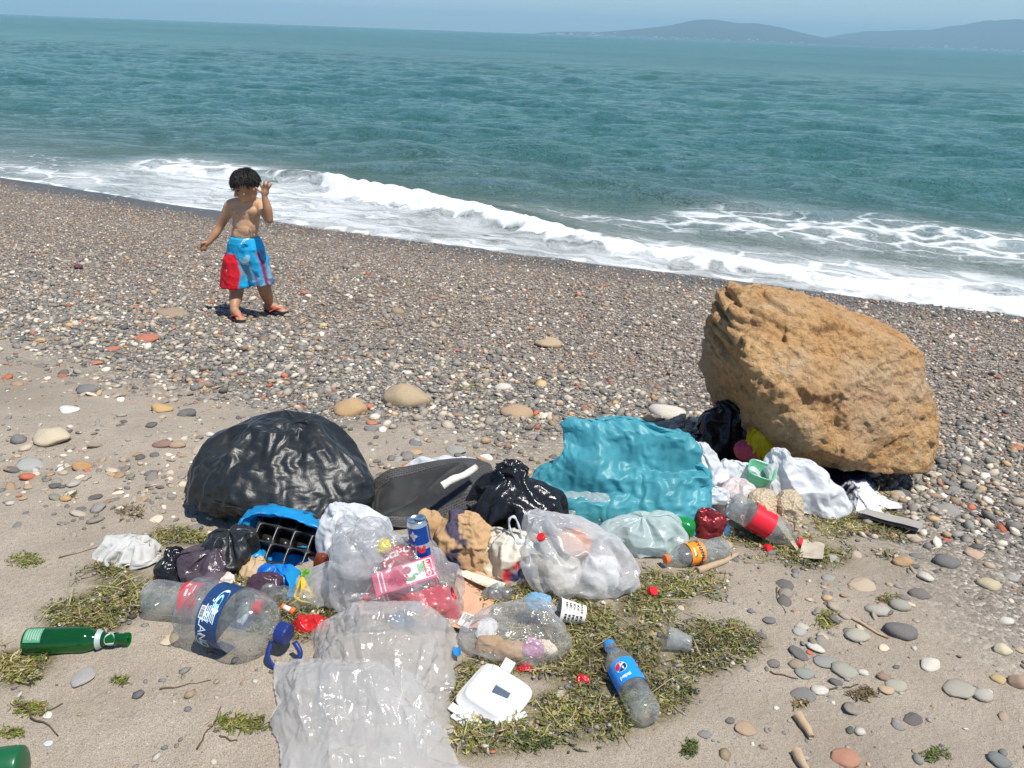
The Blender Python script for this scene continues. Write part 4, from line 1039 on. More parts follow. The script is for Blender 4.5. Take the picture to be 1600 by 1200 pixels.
for i in range(NC):
    for j in range(NR):
        c_ = cell0 if (i, j) == (0, 0) else cell0.copy()
        if c_ is not cell0: COL.objects.link(c_); c_.parent = tr
        c_.location = ((i - (NC - 1) / 2) * CW, (j - (NR - 1) / 2) * CW, 0)
for sx_, sy_, wx, wy in ((0, -1, 1, 0), (0, 1, 1, 0), (-1, 0, 0, 1), (1, 0, 0, 1)):
    bevel_box('rim', (NC * CW + .012 if wx else .007, NR * CW - .002 if wy else .007, .012), PLB, tr, .002, 1, (sx_ * (NC * CW / 2 + .003), sy_ * (NR * CW / 2 + .003), -.004))
# the bag: a sleeve whose mouth frames the tray, given as two loops (mouth, back) in the photograph's frame
mouth = [(372, 858, .03), (374, 835, .06), (384, 812, .10), (412, 803, .12), (450, 806, .12), (485, 818, .11), (510, 832, .10), (512, 860, .09), (505, 885, .06), (470, 893, .03), (430, 888, .02), (395, 880, .02), (378, 872, .02)]
yb = tb[1]
Lm = np.array([aty(a, b_, yb + .02 + d_) for a, b_, d_ in mouth]); Lm = catmull(np.vstack([Lm, Lm[:1]]), 8)[:-1]
cen = Lm.mean(0); Lb = cen + (Lm - cen) * (.85, .5, .55) + (0.01, .11, -.02)
inn = cen + (Lm - cen) * (.90, .9, .80) + (0, .07, -.004); inn2 = cen + (Lm - cen) * (.88, .9, .82) + (0, .02, .0)
fold_o = cen + (Lm - cen) * (1.06, 1.05, 1.12) + (0, -.014, .004)
rings = np.stack([inn, inn2, Lm, fold_o, cen + (Lm - cen) * (1.09, 1.05, 1.14) + (0, .03, 0), cen + (Lm - cen) * (1.0, .9, .85) + (0, .075, -.01), Lb, cen + (Lb - cen) * .6 + (0, .05, -.02)])
RB = np.stack([catmull(rings[:, k], 5) for k in range(rings.shape[1])], 1); m_, n_ = RB.shape[:2]
PB = RB.reshape(-1, 3) - tb; PB = crumple3(crumple3(PB, 9, .014, 41), 24, .007, 42)
blue = empty('carrier_bag', tb, (0, 0, 0), 'bright blue plastic bag wrapped round the black seedling tray', 'plastic bag')
PB[:, 2] = np.maximum(PB[:, 2], .002)
mk('bag_body', PB, grid_faces(m_, n_, False, True), F_BLUE, blue)
tp_ = catmull([aty(442, 884, yb - .005) - tb, aty(455, 896, yb - .03) - tb, G(462, 915, .02) - tb, G(452, 938, .004) - tb], 7); n_ = len(tp_)
wv = np.interp(np.linspace(0, 1, n_), [0, .4, 1], [.030, .026, .006]); L = np.linspace(-1, 1, 15)
Vt = np.array([tp_[i] + np.array([wv[i] * l, .0, 0.006]) for i in range(n_) for l in L]); Vt = crumple3(Vt, 26, .006, 47)
mk('tail', Vt, grid_faces(n_, 15), F_BLUE, blue)

lbag('small_bag', [(338, 384, .0, .05, .04), (330, 388, .035, .055, .05), (334, 384, .07, .06, .04), (345, 372, .085, .065, .02)], 362, 900, F_BLACK, 'dark grey flattened bag wedged between black garbage bag and blue bag', big=(9, .010), fine=(20, .005), seed=5)
lbag('small_bag', [(252, 290, .0, .035, .03), (249, 294, .03, .04, .035), (254, 288, .055, .045, .025), (258, 280, .075, .05, .012)], 270, 914, F_BLACK2, 'small crumpled black bag at the far left of the heap', big=(14, .010), fine=(30, .007), pleat=(6, .2, .4), seed=6)
lbag('small_bag', [(290, 352, .0, .045, .04), (284, 356, .03, .05, .045), (292, 352, .055, .06, .035), (312, 345, .07, .065, .02)], 320, 918, F_SMOKE, 'smoky purple see-through bag beside the small crumpled black bag', seed=7)
lbag('crumpled_cloth', [(168, 236, .0, .045, .045), (160, 240, .015, .05, .05), (172, 234, .032, .055, .035), (190, 220, .042, .06, .02)], 205, 886, CLOTH_W, 'crumpled grey white cloth lying alone on sand left of the heap', 'cloth', seed=8, slack=(1.6, 1.4, .022), step=2)
lbag('white_bag', [(522, 590, .0, .05, .04), (508, 598, .05, .055, .05), (507, 596, .10, .06, .05), (514, 580, .135, .065, .035), (520, 562, .15, .07, .02)], 552, 892, F_WHITE, 'upright white plastic bag with a blue edge behind the clear bag', big=(8, .009), fine=(20, .004), seed=9)
lbag('white_bag', [(478, 560, .0, .045, .04), (470, 565, .025, .05, .045), (490, 560, .05, .06, .03), (520, 550, .075, .07, .02)], 515, 950, F_MILK, 'limp whitish bag beside the banana peel', big=(10, .011), fine=(24, .007), pleat=(8, .2, .3), seed=10)
# teal bag: body with a raised flap to the upper left and a low lobe at the left
teal = empty('teal_bag', G(960, 830), (0, 0, 0), 'large teal blue plastic bag slumped over the middle of the heap', 'plastic bag')
tl0 = G(960, 830)
P, F, b = loft_arr([(880, 1080, .0, .10, .08), (852, 1088, .035, .11, .10), (848, 1088, .075, .125, .10), (872, 1087, .115, .14, .09), (886, 1085, .15, .155, .07), (888, 1080, .19, .175, .055), (889, 1060, .222, .19, .04), (890, 1010, .245, .20, .025)],
     960, 830, n=150, up=10, fine=None, seed=12, power=3.2, wob=.04, slack=(1.05, 1.22, .05), step=7, crisp=.35)
subsurf(mk('bag_body', P, F, F_TEAL, teal), 1)
P, F, b = loft_arr([(846, 900, .02, .04, .03), (840, 912, .055, .05, .045), (845, 925, .09, .06, .04), (868, 915, .115, .075, .02)], 880, 792, n=80, up=9, big=(8, .010), fine=(18, .005), seed=13)
subsurf(mk('lobe', P + (b - tl0), F, F_TEAL, teal), 1)
# whitish bags in front of it
lbag('white_bag', [(872, 962, .0, .05, .05), (862, 968, .03, .055, .055), (868, 968, .06, .06, .045), (895, 962, .085, .065, .03)], 915, 826, F_MILK, 'white see-through bag lying in front of the teal bag left corner', big=(9, .011), fine=(22, .006), seed=14)
lbag('white_bag', [(962, 1058, .0, .05, .045), (945, 1066, .03, .055, .055), (950, 1062, .06, .06, .05), (975, 1040, .085, .065, .03)], 1005, 870, F_GREENISH, 'pale greenish white bag under the right end of the teal bag', big=(9, .009), fine=(22, .005), pleat=(7, .12, .4), seed=15)
MILKB = G(905, 934)
lbag('milky_bag', [(855, 972, .0, .07, .06), (826, 985, .03, .08, .085), (815, 978, .065, .095, .09), (817, 955, .10, .11, .075), (824, 905, .13, .12, .05), (832, 872, .148, .125, .03)], 905, 934, F_MILK, 'big milky bag of rubbish with a red capped bottle inside', seed=16, folds=[(.6, .2, 1, 14, .005)])
# right end
lbag('white_bag', [(1082, 1128, .0, .05, .04), (1078, 1132, .05, .055, .05), (1080, 1130, .10, .06, .045), (1084, 1118, .15, .07, .03), (1086, 1105, .185, .08, .015)], 1105, 792, F_WHITE, 'tall white bag touching the right side of the teal bag', big=(10, .010), fine=(24, .006), seed=17)
lbag('white_bag', [(1128, 1172, .02, .04, .03), (1118, 1178, .05, .045, .04), (1124, 1176, .09, .05, .035), (1130, 1155, .13, .055, .02)], 1148, 788, F_WHITE, 'small crumpled white bag left of the mint tub', big=(12, .013), fine=(26, .008), pleat=(7, .2, .3), seed=18)
lbag('white_bag', [(1132, 1178, .0, .04, .03), (1125, 1182, .04, .045, .04), (1130, 1176, .075, .05, .03), (1140, 1168, .10, .055, .02)], 1152, 812, F_ROSE, 'pale pink bag behind the tilted red labelled bottle', big=(10, .010), fine=(24, .005), seed=19)
lbag('white_bag', [(1238, 1306, .0, .05, .045), (1216, 1313, .03, .06, .055), (1200, 1300, .075, .075, .055), (1198, 1275, .12, .09, .045), (1205, 1250, .155, .10, .03), (1212, 1232, .18, .11, .015)], 1270, 808, F_WHITE, 'long white bag sloping to the right in front of the boulder', big=(6, .009), fine=(17, .004), seed=20, folds=[(.9, .1, .5, 12, .005)])
lbag('garbage_bag', [(1096, 1172, .0, .05, .05), (1086, 1184, .06, .055, .06), (1092, 1182, .12, .06, .055), (1104, 1172, .17, .065, .04), (1120, 1160, .20, .07, .025), (1118, 1146, .225, .075, .015)], 1135, 726, F_BLACK2, 'crumpled black bag leaning on the boulder left side', 'garbage bag', pleat=(9, .2, .35), seed=21)
lbag('yellow_bag', [(1186, 1214, .06, .03, .022), (1178, 1214, .10, .035, .026), (1174, 1211, .145, .04, .026), (1176, 1204, .185, .045, .02)], 1195, 756, F_YELLOW, 'bright yellow bag with black print propped against the boulder', big=(12, .008), fine=(30, .004), seed=22)
lbag('pink_net', [(1160, 1200, .09, .03, .02), (1153, 1200, .115, .032, .022), (1158, 1196, .14, .035, .018)], 1178, 754, F_PINK, 'crumpled pinkish red net in the mint green tub', 'net', big=(18, .008), fine=(50, .006), micro=None, seed=23)
lbag('blue_bag', [(1252, 1290, .0, .025, .02), (1248, 1293, .025, .028, .024), (1255, 1285, .05, .03, .018)], 1270, 738, F_ROYAL, 'small crumpled royal blue bag at the foot of the boulder', big=(14, .008), fine=(34, .005), seed=24)
# frosted bag in the foreground: an upper fold and a lower panel
fs = empty('plastic_sheet', G(580, 1100), (0, 0, 0), 'large frosted see-through plastic bag spread over the sand in front', 'plastic sheet')
P, F, b = flat_arr([(966, 512, 556, .02), (985, 494, 690, .07), (1020, 494, 706, .10), (1060, 496, 702, .10), (1100, 500, 696, .085), (1140, 500, 690, .06), (1165, 520, 670, .02)], m=120, up=15, seed=31, slack=(1.13, 1.12, .042), step=6, bottom=False)
mk('upper_fold', P, F, F_FROST, fs).location = b - G(580, 1100)
P, F, b = flat_arr([(1046, 442, 480, .02), (1060, 436, 640, .05), (1090, 436, 660, .07), (1130, 438, 672, .07), (1170, 440, 690, .055), (1215, 444, 705, .05), (1260, 445, 735, .04), (1300, 460, 720, .02)], m=120, up=15, seed=37, slack=(1.13, 1.13, .042), step=7, lift=.01)
mk('lower_panel', P, F, F_FROST, fs).location = b - G(580, 1100)
# clear bag that holds the cartons, and the bag of bread
CLB = G(620, 985)
lbag('clear_bag', [(555, 700, .0, .07, .06), (532, 713, .035, .085, .085), (524, 710, .075, .10, .095), (524, 692, .115, .12, .085), (526, 640, .15, .14, .06), (532, 592, .18, .15, .04)], 620, 985, F_CLEAR, 'clear plastic bag stuffed with drink cartons and wrappers', seed=33, folds=[(.7, .3, .8, 14, .005)])
BRB = G(815, 1040)
lbag('bread_bag', [(768, 876, .0, .06, .05), (738, 882, .025, .07, .07), (744, 872, .055, .08, .06), (780, 855, .08, .09, .04), (815, 860, .095, .10, .02)], 815, 1040, F_CLEAR, 'see-through bag with scraps of bread on the seaweed', seed=34)

# ------------------------------------------------------------------ printed cylinders, bottles and cans
def wrap(V2, r, z0, th0, off=.0006, rot=0.0):
    """flat artwork (x across, y along the axis) wrapped round a cylinder"""
    x, y = V2[:, 0], V2[:, 1]; c, s = math.cos(rot), math.sin(rot); x, y = x * c - y * s, x * s + y * c
    th = th0 + x / r; return np.column_stack([(r + off) * np.cos(th), (r + off) * np.sin(th), z0 + y])
def lettering(name, s, size, r, z0, th0, mat, parent, rot=0.0, bold=0.0, shear=0.0, off=.0008, spacing=1.0):
    V2, F = text_flat(s, size, bold, shear, spacing); return mk(name, wrap(V2, r, z0, th0, off, rot), F, mat, parent, False)
def disc2(rx, ry, n=28, e=2.0, x0=0, y0=0):
    th = np.linspace(0, 2 * np.pi, n, endpoint=False); return np.column_stack([x0 + rx * np.cos(th), y0 + ry * np.sin(th)]), [tuple(range(n))]
def rect2(w, h, x0=0, y0=0, nx=6):
    xs_ = np.linspace(-w / 2, w / 2, nx + 1) + x0
    V = np.array([(x, y) for x in xs_ for y in (y0 - h / 2, y0 + h / 2)]); return V, [(2 * i, 2 * i + 2, 2 * i + 3, 2 * i + 1) for i in range(nx)]
def decal(name, art, r, z0, th0, mat, parent, off=.0008, rot=0.0):
    return mk(name, wrap(art[0], r, z0, th0, off, rot), art[1], mat, parent, False)
def band(name, r, z0, z1, mat, parent, n=40, th0=0, th1=2 * math.pi, off=.0004, fn=None):
    th = np.linspace(th0, th1, n); V = []
    for z in np.linspace(z0, z1, 6): V += [((r + off) * math.cos(a), (r + off) * math.sin(a), z) for a in th]
    V = np.array(V)
    if fn is not None: V = fn(V)
    return mk(name, V, grid_faces(6, n)[:, ::-1], mat, parent)
def barcode(parent, r, z0, th0, w, h, mat, bg, rot=0.0, seed=1, off=.0009, cyl=True):
    rg = random.Random(seed); V = []; F = []; x = -w / 2
    while x < w / 2:
        b = rg.uniform(.02, .06) * w; k = len(V); V += [(x, -h / 2), (x + b, -h / 2), (x + b, h / 2), (x, h / 2)]; F.append((k, k + 1, k + 2, k + 3)); x += b + rg.uniform(.025, .05) * w
    if cyl:
        decal('barcode_panel', rect2(w * 1.15, h * 1.25), r, z0, th0, bg, parent, off - .0003, rot); return decal('barcode', (np.array(V), F), r, z0, th0, mat, parent, off, rot)
    return np.array(V), F
def lie(o, A, B, roll=0.0):
    """stand an upright thing's local Z along A -> B, base at A"""
    A, B = Vector(A), Vector(B); q = (B - A).normalized().to_track_quat('Z', 'Y')
    o.rotation_mode = 'QUATERNION'; from mathutils import Quaternion
    o.rotation_quaternion = q @ Quaternion((0, 0, 1), roll); o.location = A; return o
def dent(amp, scale, seed):
    def f(V):
        d = fbm(V * scale, 2, seed); r = np.hypot(V[:, 0], V[:, 1]) + 1e-9; k = 1 + amp * d / r; V = V.copy(); V[:, 0] *= k; V[:, 1] *= k; return V
    return f
def smooth_prof(p, n=5): return catmull(np.array(p, float), n)
PET = pet('clear_bottle_plastic'); PET2 = pet('scuffed_bottle_plastic', (.9, .92, .91), .22, .12, .6)
INK_W = plain('white_ink', (.80, .80, .80), .45, 0, .4, .05); INK_K = plain('black_ink', (.02, .02, .022), .5, 0, .4, .05)
INK_R = plain('red_ink', (.66, .012, .022), .4, 0, .5, .06); INK_B = plain('blue_ink', (.008, .16, .62), .4, 0, .5, .06); INK_NAVY = plain('navy_ink', (.012, .035, .13), .4, 0, .5, .1)
INK_CY = plain('cyan_ink', (.22, .60, .72), .45, 0, .4, .12, 50); INK_G = plain('green_ink', (.05, .32, .06), .45, 0, .4, .1); INK_Y = plain('yellow_ink', (.85, .55, .02), .45, 0, .4, .1)
INK_O = plain('orange_ink', (.88, .25, .01), .42, 0, .5, .06); CAP_R = plain('red_cap_plastic', (.66, .015, .02), .35, 0, .5, .05); CAP_B = plain('blue_cap_plastic', (.02, .25, .72), .35, 0, .5, .05)
CAP_NAVY = plain('navy_cap_plastic', (.012, .03, .16), .35, 0, .5, .05); CAP_O = plain('orange_cap_plastic', (.85, .16, .03), .35, 0, .5, .05)
def screw_cap(parent, r, z, h, mat):
    n = 36; th = np.linspace(0, 2 * np.pi, n, endpoint=False); rr = r * (1 + .03 * (np.arange(n) % 2))
    V = np.concatenate([np.column_stack([rr * np.cos(th), rr * np.sin(th), np.full(n, zz)]) * (k, k, 1) for zz, k in ((z, 1), (z + h * .86, 1), (z + h, .9))])
    return mk('cap', V, [tuple(f) for f in grid_faces(3, n, False, True)[:, ::-1].tolist()] + [tuple(2 * n + i for i in range(n))], mat, parent, False)
def petaloid(amp, zt):
    def f(V):
        th = np.arctan2(V[:, 1], V[:, 0]); k = sstep(zt, 0, V[:, 2]); V = V.copy()
        sc = 1 - amp * k * (.5 + .5 * np.cos(5 * th)); V[:, 0] *= sc; V[:, 1] *= sc; return V
    return f
def soda_bottle(name, Lb, r, body, label, cat, capmat, lab=None, waist=.0, crush=0.0, seed=1, caphide=False):
    """upright, base at z=0; returns the root and the label radius"""
    e = empty(name, label=label, cat=cat)
    p = smooth_prof([(0, r * .55), (.005, r * .8), (Lb * .06, r * .97), (Lb * .12, r), (Lb * .25, r * (1 - waist)), (Lb * .34, r * (1 - waist * .5)), (Lb * .40, r * .985), (Lb * .58, r * .985), (Lb * .66, r), (Lb * .74, r * .90), (Lb * .82, r * .66), (Lb * .885, r * .40), (Lb * .915, r * .36), (Lb * .93, r * .38)], 4)
    pf = petaloid(.16, Lb * .13); dn = dent(r * .25 * crush, 1 / (r * 1.2), seed) if crush else None
    lathe('bottle_body', p, body, e, 40, True, False, True, lambda V: (dn(pf(V)) if dn else pf(V)))
    lathe('neck_ring', [(Lb * .925, r * .36), (Lb * .928, r * .46), (Lb * .936, r * .46), (Lb * .939, r * .36)], body, e, 24, False, False)
    if capmat: screw_cap(e, r * .40, Lb * .942, Lb * .055, capmat)
    return e, r * .985, dn

# --- bottle with the blue label and round emblem, lower right
e, rl, dn = soda_bottle('soda_bottle', .235, .0335, PET2, 'clear bottle with blue label and round emblem on the seaweed in front', 'bottle', CAP_B, crush=.25, seed=4)
LBm = plain('blue_label_paper', (.012, .27, .78), .4, 0, .5, .06)
lb = band('paper_label', rl, .085, .150, LBm, e, 44, off=.0012)
def emblem(th, z, parent):
    R0 = .0125
    decal('emblem_rim', disc2(R0 * 1.1, R0 * 1.1), rl, z, th, INK_W, parent, .0019)
    t_ = np.linspace(0, 1, 14); wav = .0022 * np.sin((t_ - .5) * 5)
    def half(sgn, gap):
        a = np.linspace(0, np.pi, 18); arc = np.column_stack([R0 * np.cos(a), sgn * R0 * np.sin(a)])
        x = np.linspace(-R0, R0, 14); low = np.column_stack([x, sgn * gap + .003 * np.sin(x / R0 * 2.2)])
        keep = arc[np.abs(arc[:, 1]) > gap + .003 * np.sin(arc[:, 0] / R0 * 2.2) * sgn]
        P2 = np.vstack([keep, low if sgn > 0 else low]); return P2, [tuple(range(len(P2)))]
    decal('emblem_red', half(1, .0022), rl, z, th, INK_R, parent, .0024, .5); decal('emblem_blue', half(-1, .0022), rl, z, th, INK_NAVY, parent, .0024, .5)
emblem(-.75, .125, lb); emblem(.95, .125, lb)
lettering('lettering', 'pepsi', .013, rl, .099, -.75, INK_W, lb, 0, .0004, 0, .002); lettering('lettering', 'pepsi', .013, rl, .099, .95, INK_W, lb, 0, .0004, 0, .002)
A, B = G(1012, 1140, 0), G(953, 1028, 0); dr = (B - A) / np.linalg.norm(B - A)
lie(e, A + (0, 0, .032), A + dr * .235 + (0, 0, .030), R(105))
A, Bz = None, None

# --- green glass beer bottle at the left
t = NT('green_glass')
tp = t.n('ShaderNodeBsdfTransparent'); tp.inputs[0].default_value = (.03, .45, .07, 1); gl = t.n('ShaderNodeBsdfGlossy'); gl.inputs['Roughness'].default_value = .06
df = t.n('ShaderNodeBsdfDiffuse'); df.inputs[0].default_value = (.008, .15, .03, 1); lw = t.n('ShaderNodeLayerWeight'); lw.inputs[0].default_value = .5
tr_ = t.n('ShaderNodeBsdfTranslucent'); tr_.inputs[0].default_value = (.01, .34, .05, 1)
b1 = t.mixsh(.55, tp.outputs[0], t.mixsh(.5, df.outputs[0], tr_.outputs[0])); g_ = t.math('ADD', t.math('MULTIPLY', t.math('POWER', lw.outputs['Facing'], 3.0), .6), .06, True)
GREEN_GLASS = t.surf(t.mixsh(g_, b1, gl.outputs[0]))
e = empty('beer_bottle', label='green glass beer bottle lying alone on the sand at lower left', cat='bottle')
A, B = G(44, 1016), G(209, 1006); Lb = np.linalg.norm(B - A) * .97; r = .0300 / .232 * Lb
p = smooth_prof([(0, r * .75), (.004, r * .95), (Lb * .05, r), (Lb * .3, r), (Lb * .52, r), (Lb * .60, r * .93), (Lb * .68, r * .66), (Lb * .76, r * .50), (Lb * .86, r * .44), (Lb * .93, r * .41), (Lb * .95, r * .40), (Lb * .953, r * .47), (Lb * .985, r * .46), (Lb, r * .43)], 4)
lathe('bottle_body', p, GREEN_GLASS, e, 44, True, False)
PALE = plain('worn_silver_label', (.42, .50, .46), .4, .2, .5, .25, 60, .2, 200, .3)
band('neck_label', r * .50, Lb * .70, Lb * .745, PALE, e, 30, off=.003, fn=lambda V: V * np.column_stack([1 + .32 * (Lb * .745 - V[:, 2]) / (Lb * .045), 1 + .32 * (Lb * .745 - V[:, 2]) / (Lb * .045), np.ones(len(V))]))
FGL = plain('faded_green_label', (.10, .32, .16), .45, 0, .4, .3, 90)
for th_ in (-70, 50, 170):
    decal('label_patch', disc2(.016, .012, 22), r * .47, Lb * .83, R(th_ + 35), PALE, e, .0016)
    pp = decal('back_label', rect2(.036, .038), r, Lb * .12, R(th_), FGL, e, .0012)
    for k in range(6): decal('label_line', rect2(.028 - .003 * (k % 3), .0022, 0, .014 - k * .0055, 5), r, Lb * .12, R(th_), PALE, pp, .0018)
lie(e, A + (0, 0, r - .003), B + (0, 0, r * .55), R(60))

# --- five litre water bottle with a navy label and a carrying ring
e = empty('water_bottle', label='large clear water bottle with navy label and navy cap lying in front', cat='bottle')
A, B = G(310, 985), G(478, 1030); dr = (B - A); dr[2] = 0; dr /= np.linalg.norm(dr); Lb = .262; r = .0745
p = [(0, r * .75), (.006, r * .93), (.018, r), (.03, r * .985), (.034, r * .955), (.038, r * .985), (.06, r), (.066, r * .96), (.072, r * .96), (.125, r * .96), (.131, r * .96), (.137, r), (.16, r), (.180, r * .97), (.200, r * .86), (.216, r * .66), (.228, r * .42), (.234, r * .30), (.240, r * .29), (.247, r * .29)]
lathe('bottle_body', smooth_prof(p, 3), pet('big_bottle_plastic', (.95, .96, .95), .13, .1, .42), e, 56, True, False, True, dent(.004, 22, 8))
NAVY = plain('navy_label_film', (.012, .045, .14), .4, 0, .5, .1, 20)
lb = band('paper_label', r * .965, .072, .128, NAVY, e, 60, off=.0016)
LT = plain('pale_label_print', (.60, .72, .76), .4, 0, .5, .15, 40)
for th0, w_, h_, zz in ((-2.25, .055, .022, .112), (-.55, .07, .03, .088), (1.6, .06, .03, .1)):
    decal('label_swoosh', disc2(w_ * .6, h_ * .55, 26), r * .965, zz, th0, LT, lb, .0022); decal('label_swoosh', disc2(w_ * .35, h_ * .3, 22, 2, .004, -.002), r * .965, zz, th0, INK_CY, lb, .0028)
lettering('lettering', 'BLANCA', .030, r * .965, .090, -1.05, LT, lb, 0, .0, 0, .0032)
for k in range(7): decal('print_line', rect2(.040 - .004 * (k % 3), .0022, 0, .009 - k * .0044, 6), r * .965, .107, -1.78, LT, lb, .0030)
barcode(lb, r * .965, .083, -1.78, .024, .010, INK_K, INK_W, 0, 3, .0034)
lettering('lettering', '5', .016, r * .965, .100, -2.2, LT, lb, 0, .0004, 0, .003)
screw_cap(e, r * .33, .243, .026, CAP_NAVY)
hr = catmull([(.022, -.01, .235), (.055, -.018, .24), (.075, -.01, .262), (.066, .0, .295), (.035, .006, .305), (.012, .004, .285)], 6)
tube('carry_ring', hr, .0035, CAP_NAVY, e, 8, 1.8)
lie(e, A - dr * .012 + (0, 0, r * .97), A + dr * Lb + (0, 0, r * .90), R(238))
# --- red labelled bottle behind it
e, rl, dn = soda_bottle('soda_bottle', .30, .043, PET2, 'scuffed clear bottle with narrow red label behind the large water bottle', 'bottle', CAP_R, None, .06, .3, 9)
lb = band('paper_label', rl, .105, .150, plain('red_label_paper', (.68, .015, .03), .42, 0, .5, .06), e, 44, off=.0014)
for th0 in (-1.6, -.2, 1.4): decal('print_line', rect2(.024, .003, 0, .010), rl, .128, th0, INK_W, lb, .0022); decal('print_line', rect2(.018, .006, 0, -.006), rl, .128, th0 + .25, INK_W, lb, .0022)
A = G(222, 965); B = G(330, 975); dr = (B - A); dr /= np.linalg.norm(dr)
lie(e, A + (0, .03, .042), A + dr * .28 + (0, .03, .040), R(20))

# --- tilted cola bottle at the right, with red cap
REDL = plain('red_label_film', (.70, .012, .03), .38, 0, .5, .05)
e, rl, dn = soda_bottle('soda_bottle', .245, .042, PET2, 'tilted clear bottle with wide red label and red cap at the right of the heap', 'bottle', CAP_R, None, .03, .2, 12)
lb = band('paper_label', rl, .070, .140, REDL, e, 44, off=.0014)
for th0 in (-2.3, -1.1, .1):
    lettering('lettering', 'Coca-Cola', .022, rl, .105, th0, INK_W, lb, R(90), .0006, .35, .0024)
    decal('print_line', rect2(.003, .020, .018, .0), rl, .105, th0 + .35, INK_W, lb, .0024)
A = aty(1140, 790, G(1150, 842)[1] + .03); B = G(1237, 852); 
lie(e, A + (0, 0, .01), B + (0, 0, .022), R(10))
# --- orange labelled bottle
e, rl, dn = soda_bottle('soda_bottle', .215, .032, PET2, 'crushed clear bottle with orange label and orange cap in front of the teal bag', 'bottle', CAP_O, None, .05, .5, 15)
lb = band('paper_label', rl, .095, .142, plain('orange_label_film', (.90, .26, .012), .4, 0, .5, .06), e, 44, off=.002, fn=None)
for th0 in (-1.9, -.5, 1.0):
    decal('label_burst', disc2(.016, .011, 16, 2, 0, -.004), rl, .116, th0, INK_Y, lb, .0028); lettering('lettering', 'FANTA', .0135, rl, .108, th0, INK_NAVY, lb, R(8), .0007, 0, .0036)
    decal('label_leaf', disc2(.005, .003, 14, 2, -.010, .012), rl, .116, th0, INK_G, lb, .0034); decal('print_line', rect2(.020, .004, 0, .016), rl, .116, th0, INK_W, lb, .0030)
A = G(1132, 868); B = G(1010, 892); dr = (B - A) / np.linalg.norm(B - A)
lie(e, A + (0, 0, .031), A + dr * .215 + (0, 0, .028), R(75))
# --- small clear flask with orange cap, between big bottle and clear bag
e, rl, dn = soda_bottle('small_bottle', .16, .026, PET, 'small clear flattened bottle with orange stopper beside the banana peel', 'bottle', None, None, .08, .8, 18)
A, B = G(405, 948), G(520, 968); lie(e, A + (0, .02, .03), B + (0, .02, .022), 0)
e = empty('stopper', label='white stopper with orange ends on top of the small clear bottle', cat='cap'); lathe('stem', [(0, .006), (.022, .006)], INK_W, e, 20); lathe('end_cap', [(-.004, .0075), (.002, .0075)], CAP_O, e, 20); lathe('end_cap', [(.021, .0085), (.03, .0085)], CAP_O, e, 20)
A = aty(443, 948, G(443, 985)[1] + .01); lie(e, A, A + np.array((.035, -.012, -.006)))
# --- green bottle end poking out under the pale green bag
t = 0
e, rl, dn = soda_bottle('green_bottle', .20, .03, film('green_bottle_plastic', (.02, .42, .10), .75, .1, .1, 20, tint=(.2, .8, .3), transl=.4), 'green plastic bottle end showing under the teal bag', 'bottle', None, None, .0, .0, 3)
A = G(1086, 850); lie(e, A + (0, .03, .03), A + np.array((-.14, .06, .05)), 0)

# ------------------------------------------------------------------ cans
ALU = plain('can_metal', (.75, .76, .78), .22, 1.0, .5, .05, 30)
def can(name, label, h, r, bodymat):
    e = empty(name, label=label, cat='can')
    lathe('can_body', [(.004, r * .93), (.010, r), (h - .012, r)], bodymat, e, 40, True, False)
    lathe('lid', [(h - .012, r), (h - .004, r * .90), (h, r * .90), (h - .0005, r * .86), (h - .004, r * .84)], ALU, e, 40, False, True)
    th = np.linspace(0, 2 * np.pi, 18, endpoint=False); mk('pull_tab', np.column_stack([.009 * np.cos(th), .005 * np.sin(th) + .004, np.full(18, h - .0025)]), [tuple(range(18))], ALU, e, False)
    return e
SIL = plain('silver_can_paint', (.60, .63, .70), .28, .6, .5, .05); BLU = plain('blue_can_paint', (.010, .07, .36), .25, .5, .5, .08)
rC = .0265; hC = .132
e = can('energy_drink_can', 'slim blue and silver can standing out of the clear bag', hC, rC, SIL)
cb = e.children[0]
for k in range(2):     # blue upper and lower fields that meet in points
    th = np.linspace(-math.pi / 2, math.pi / 2, 13) * .96
    def quad(z_lo, z_hi): 
        V = []; 
        for a in th: V += [(a * rC, z_lo(a)), (a * rC, z_hi(a))]
        return np.array(V), [(2 * i, 2 * i + 2, 2 * i + 3, 2 * i + 1) for i in range(12)]
    decal('blue_field', quad(lambda a: .072 + .0, lambda a: hC - .014), rC, 0, -math.pi / 2 + k * math.pi, BLU, cb, .0005)
    decal('blue_field', (np.array([(0, .012), (.038, .012), (.038, .060), (0, .052)]), [(0, 1, 2, 3)]) if False else rect2(.036, .046, .020, .035, 6), rC, 0, -math.pi / 2 + k * math.pi, BLU, cb, .0005)
    star = np.array([(0, .018), (.006, .006), (.020, .0), (.006, -.006), (0, -.02), (-.006, -.006), (-.02, 0), (-.006, .006)]); decal('silver_ray', (star * .8 + (0, .098), [tuple(range(8))]), rC, 0, -math.pi / 2 + k * math.pi, SIL, cb, .0009)
    lettering('lettering', 'Red Bull', .0155, rC, .063, -math.pi / 2 + k * math.pi, INK_R, cb, 0, .0005, 0, .0012)
    decal('red_patch', disc2(.008, .0045, 18, 2, .016, .055), rC, 0, -math.pi / 2 + k * math.pi, INK_R, cb, .0010)
A = aty(662, 872, CLB[1] + .14); dr = np.array((-.16, .10, 1.0)); dr /= np.linalg.norm(dr); lie(e, A - dr * .02, A + dr * .1, R(100))
RCAN = plain('red_can_paint', (.62, .012, .02), .28, .3, .5, .05)
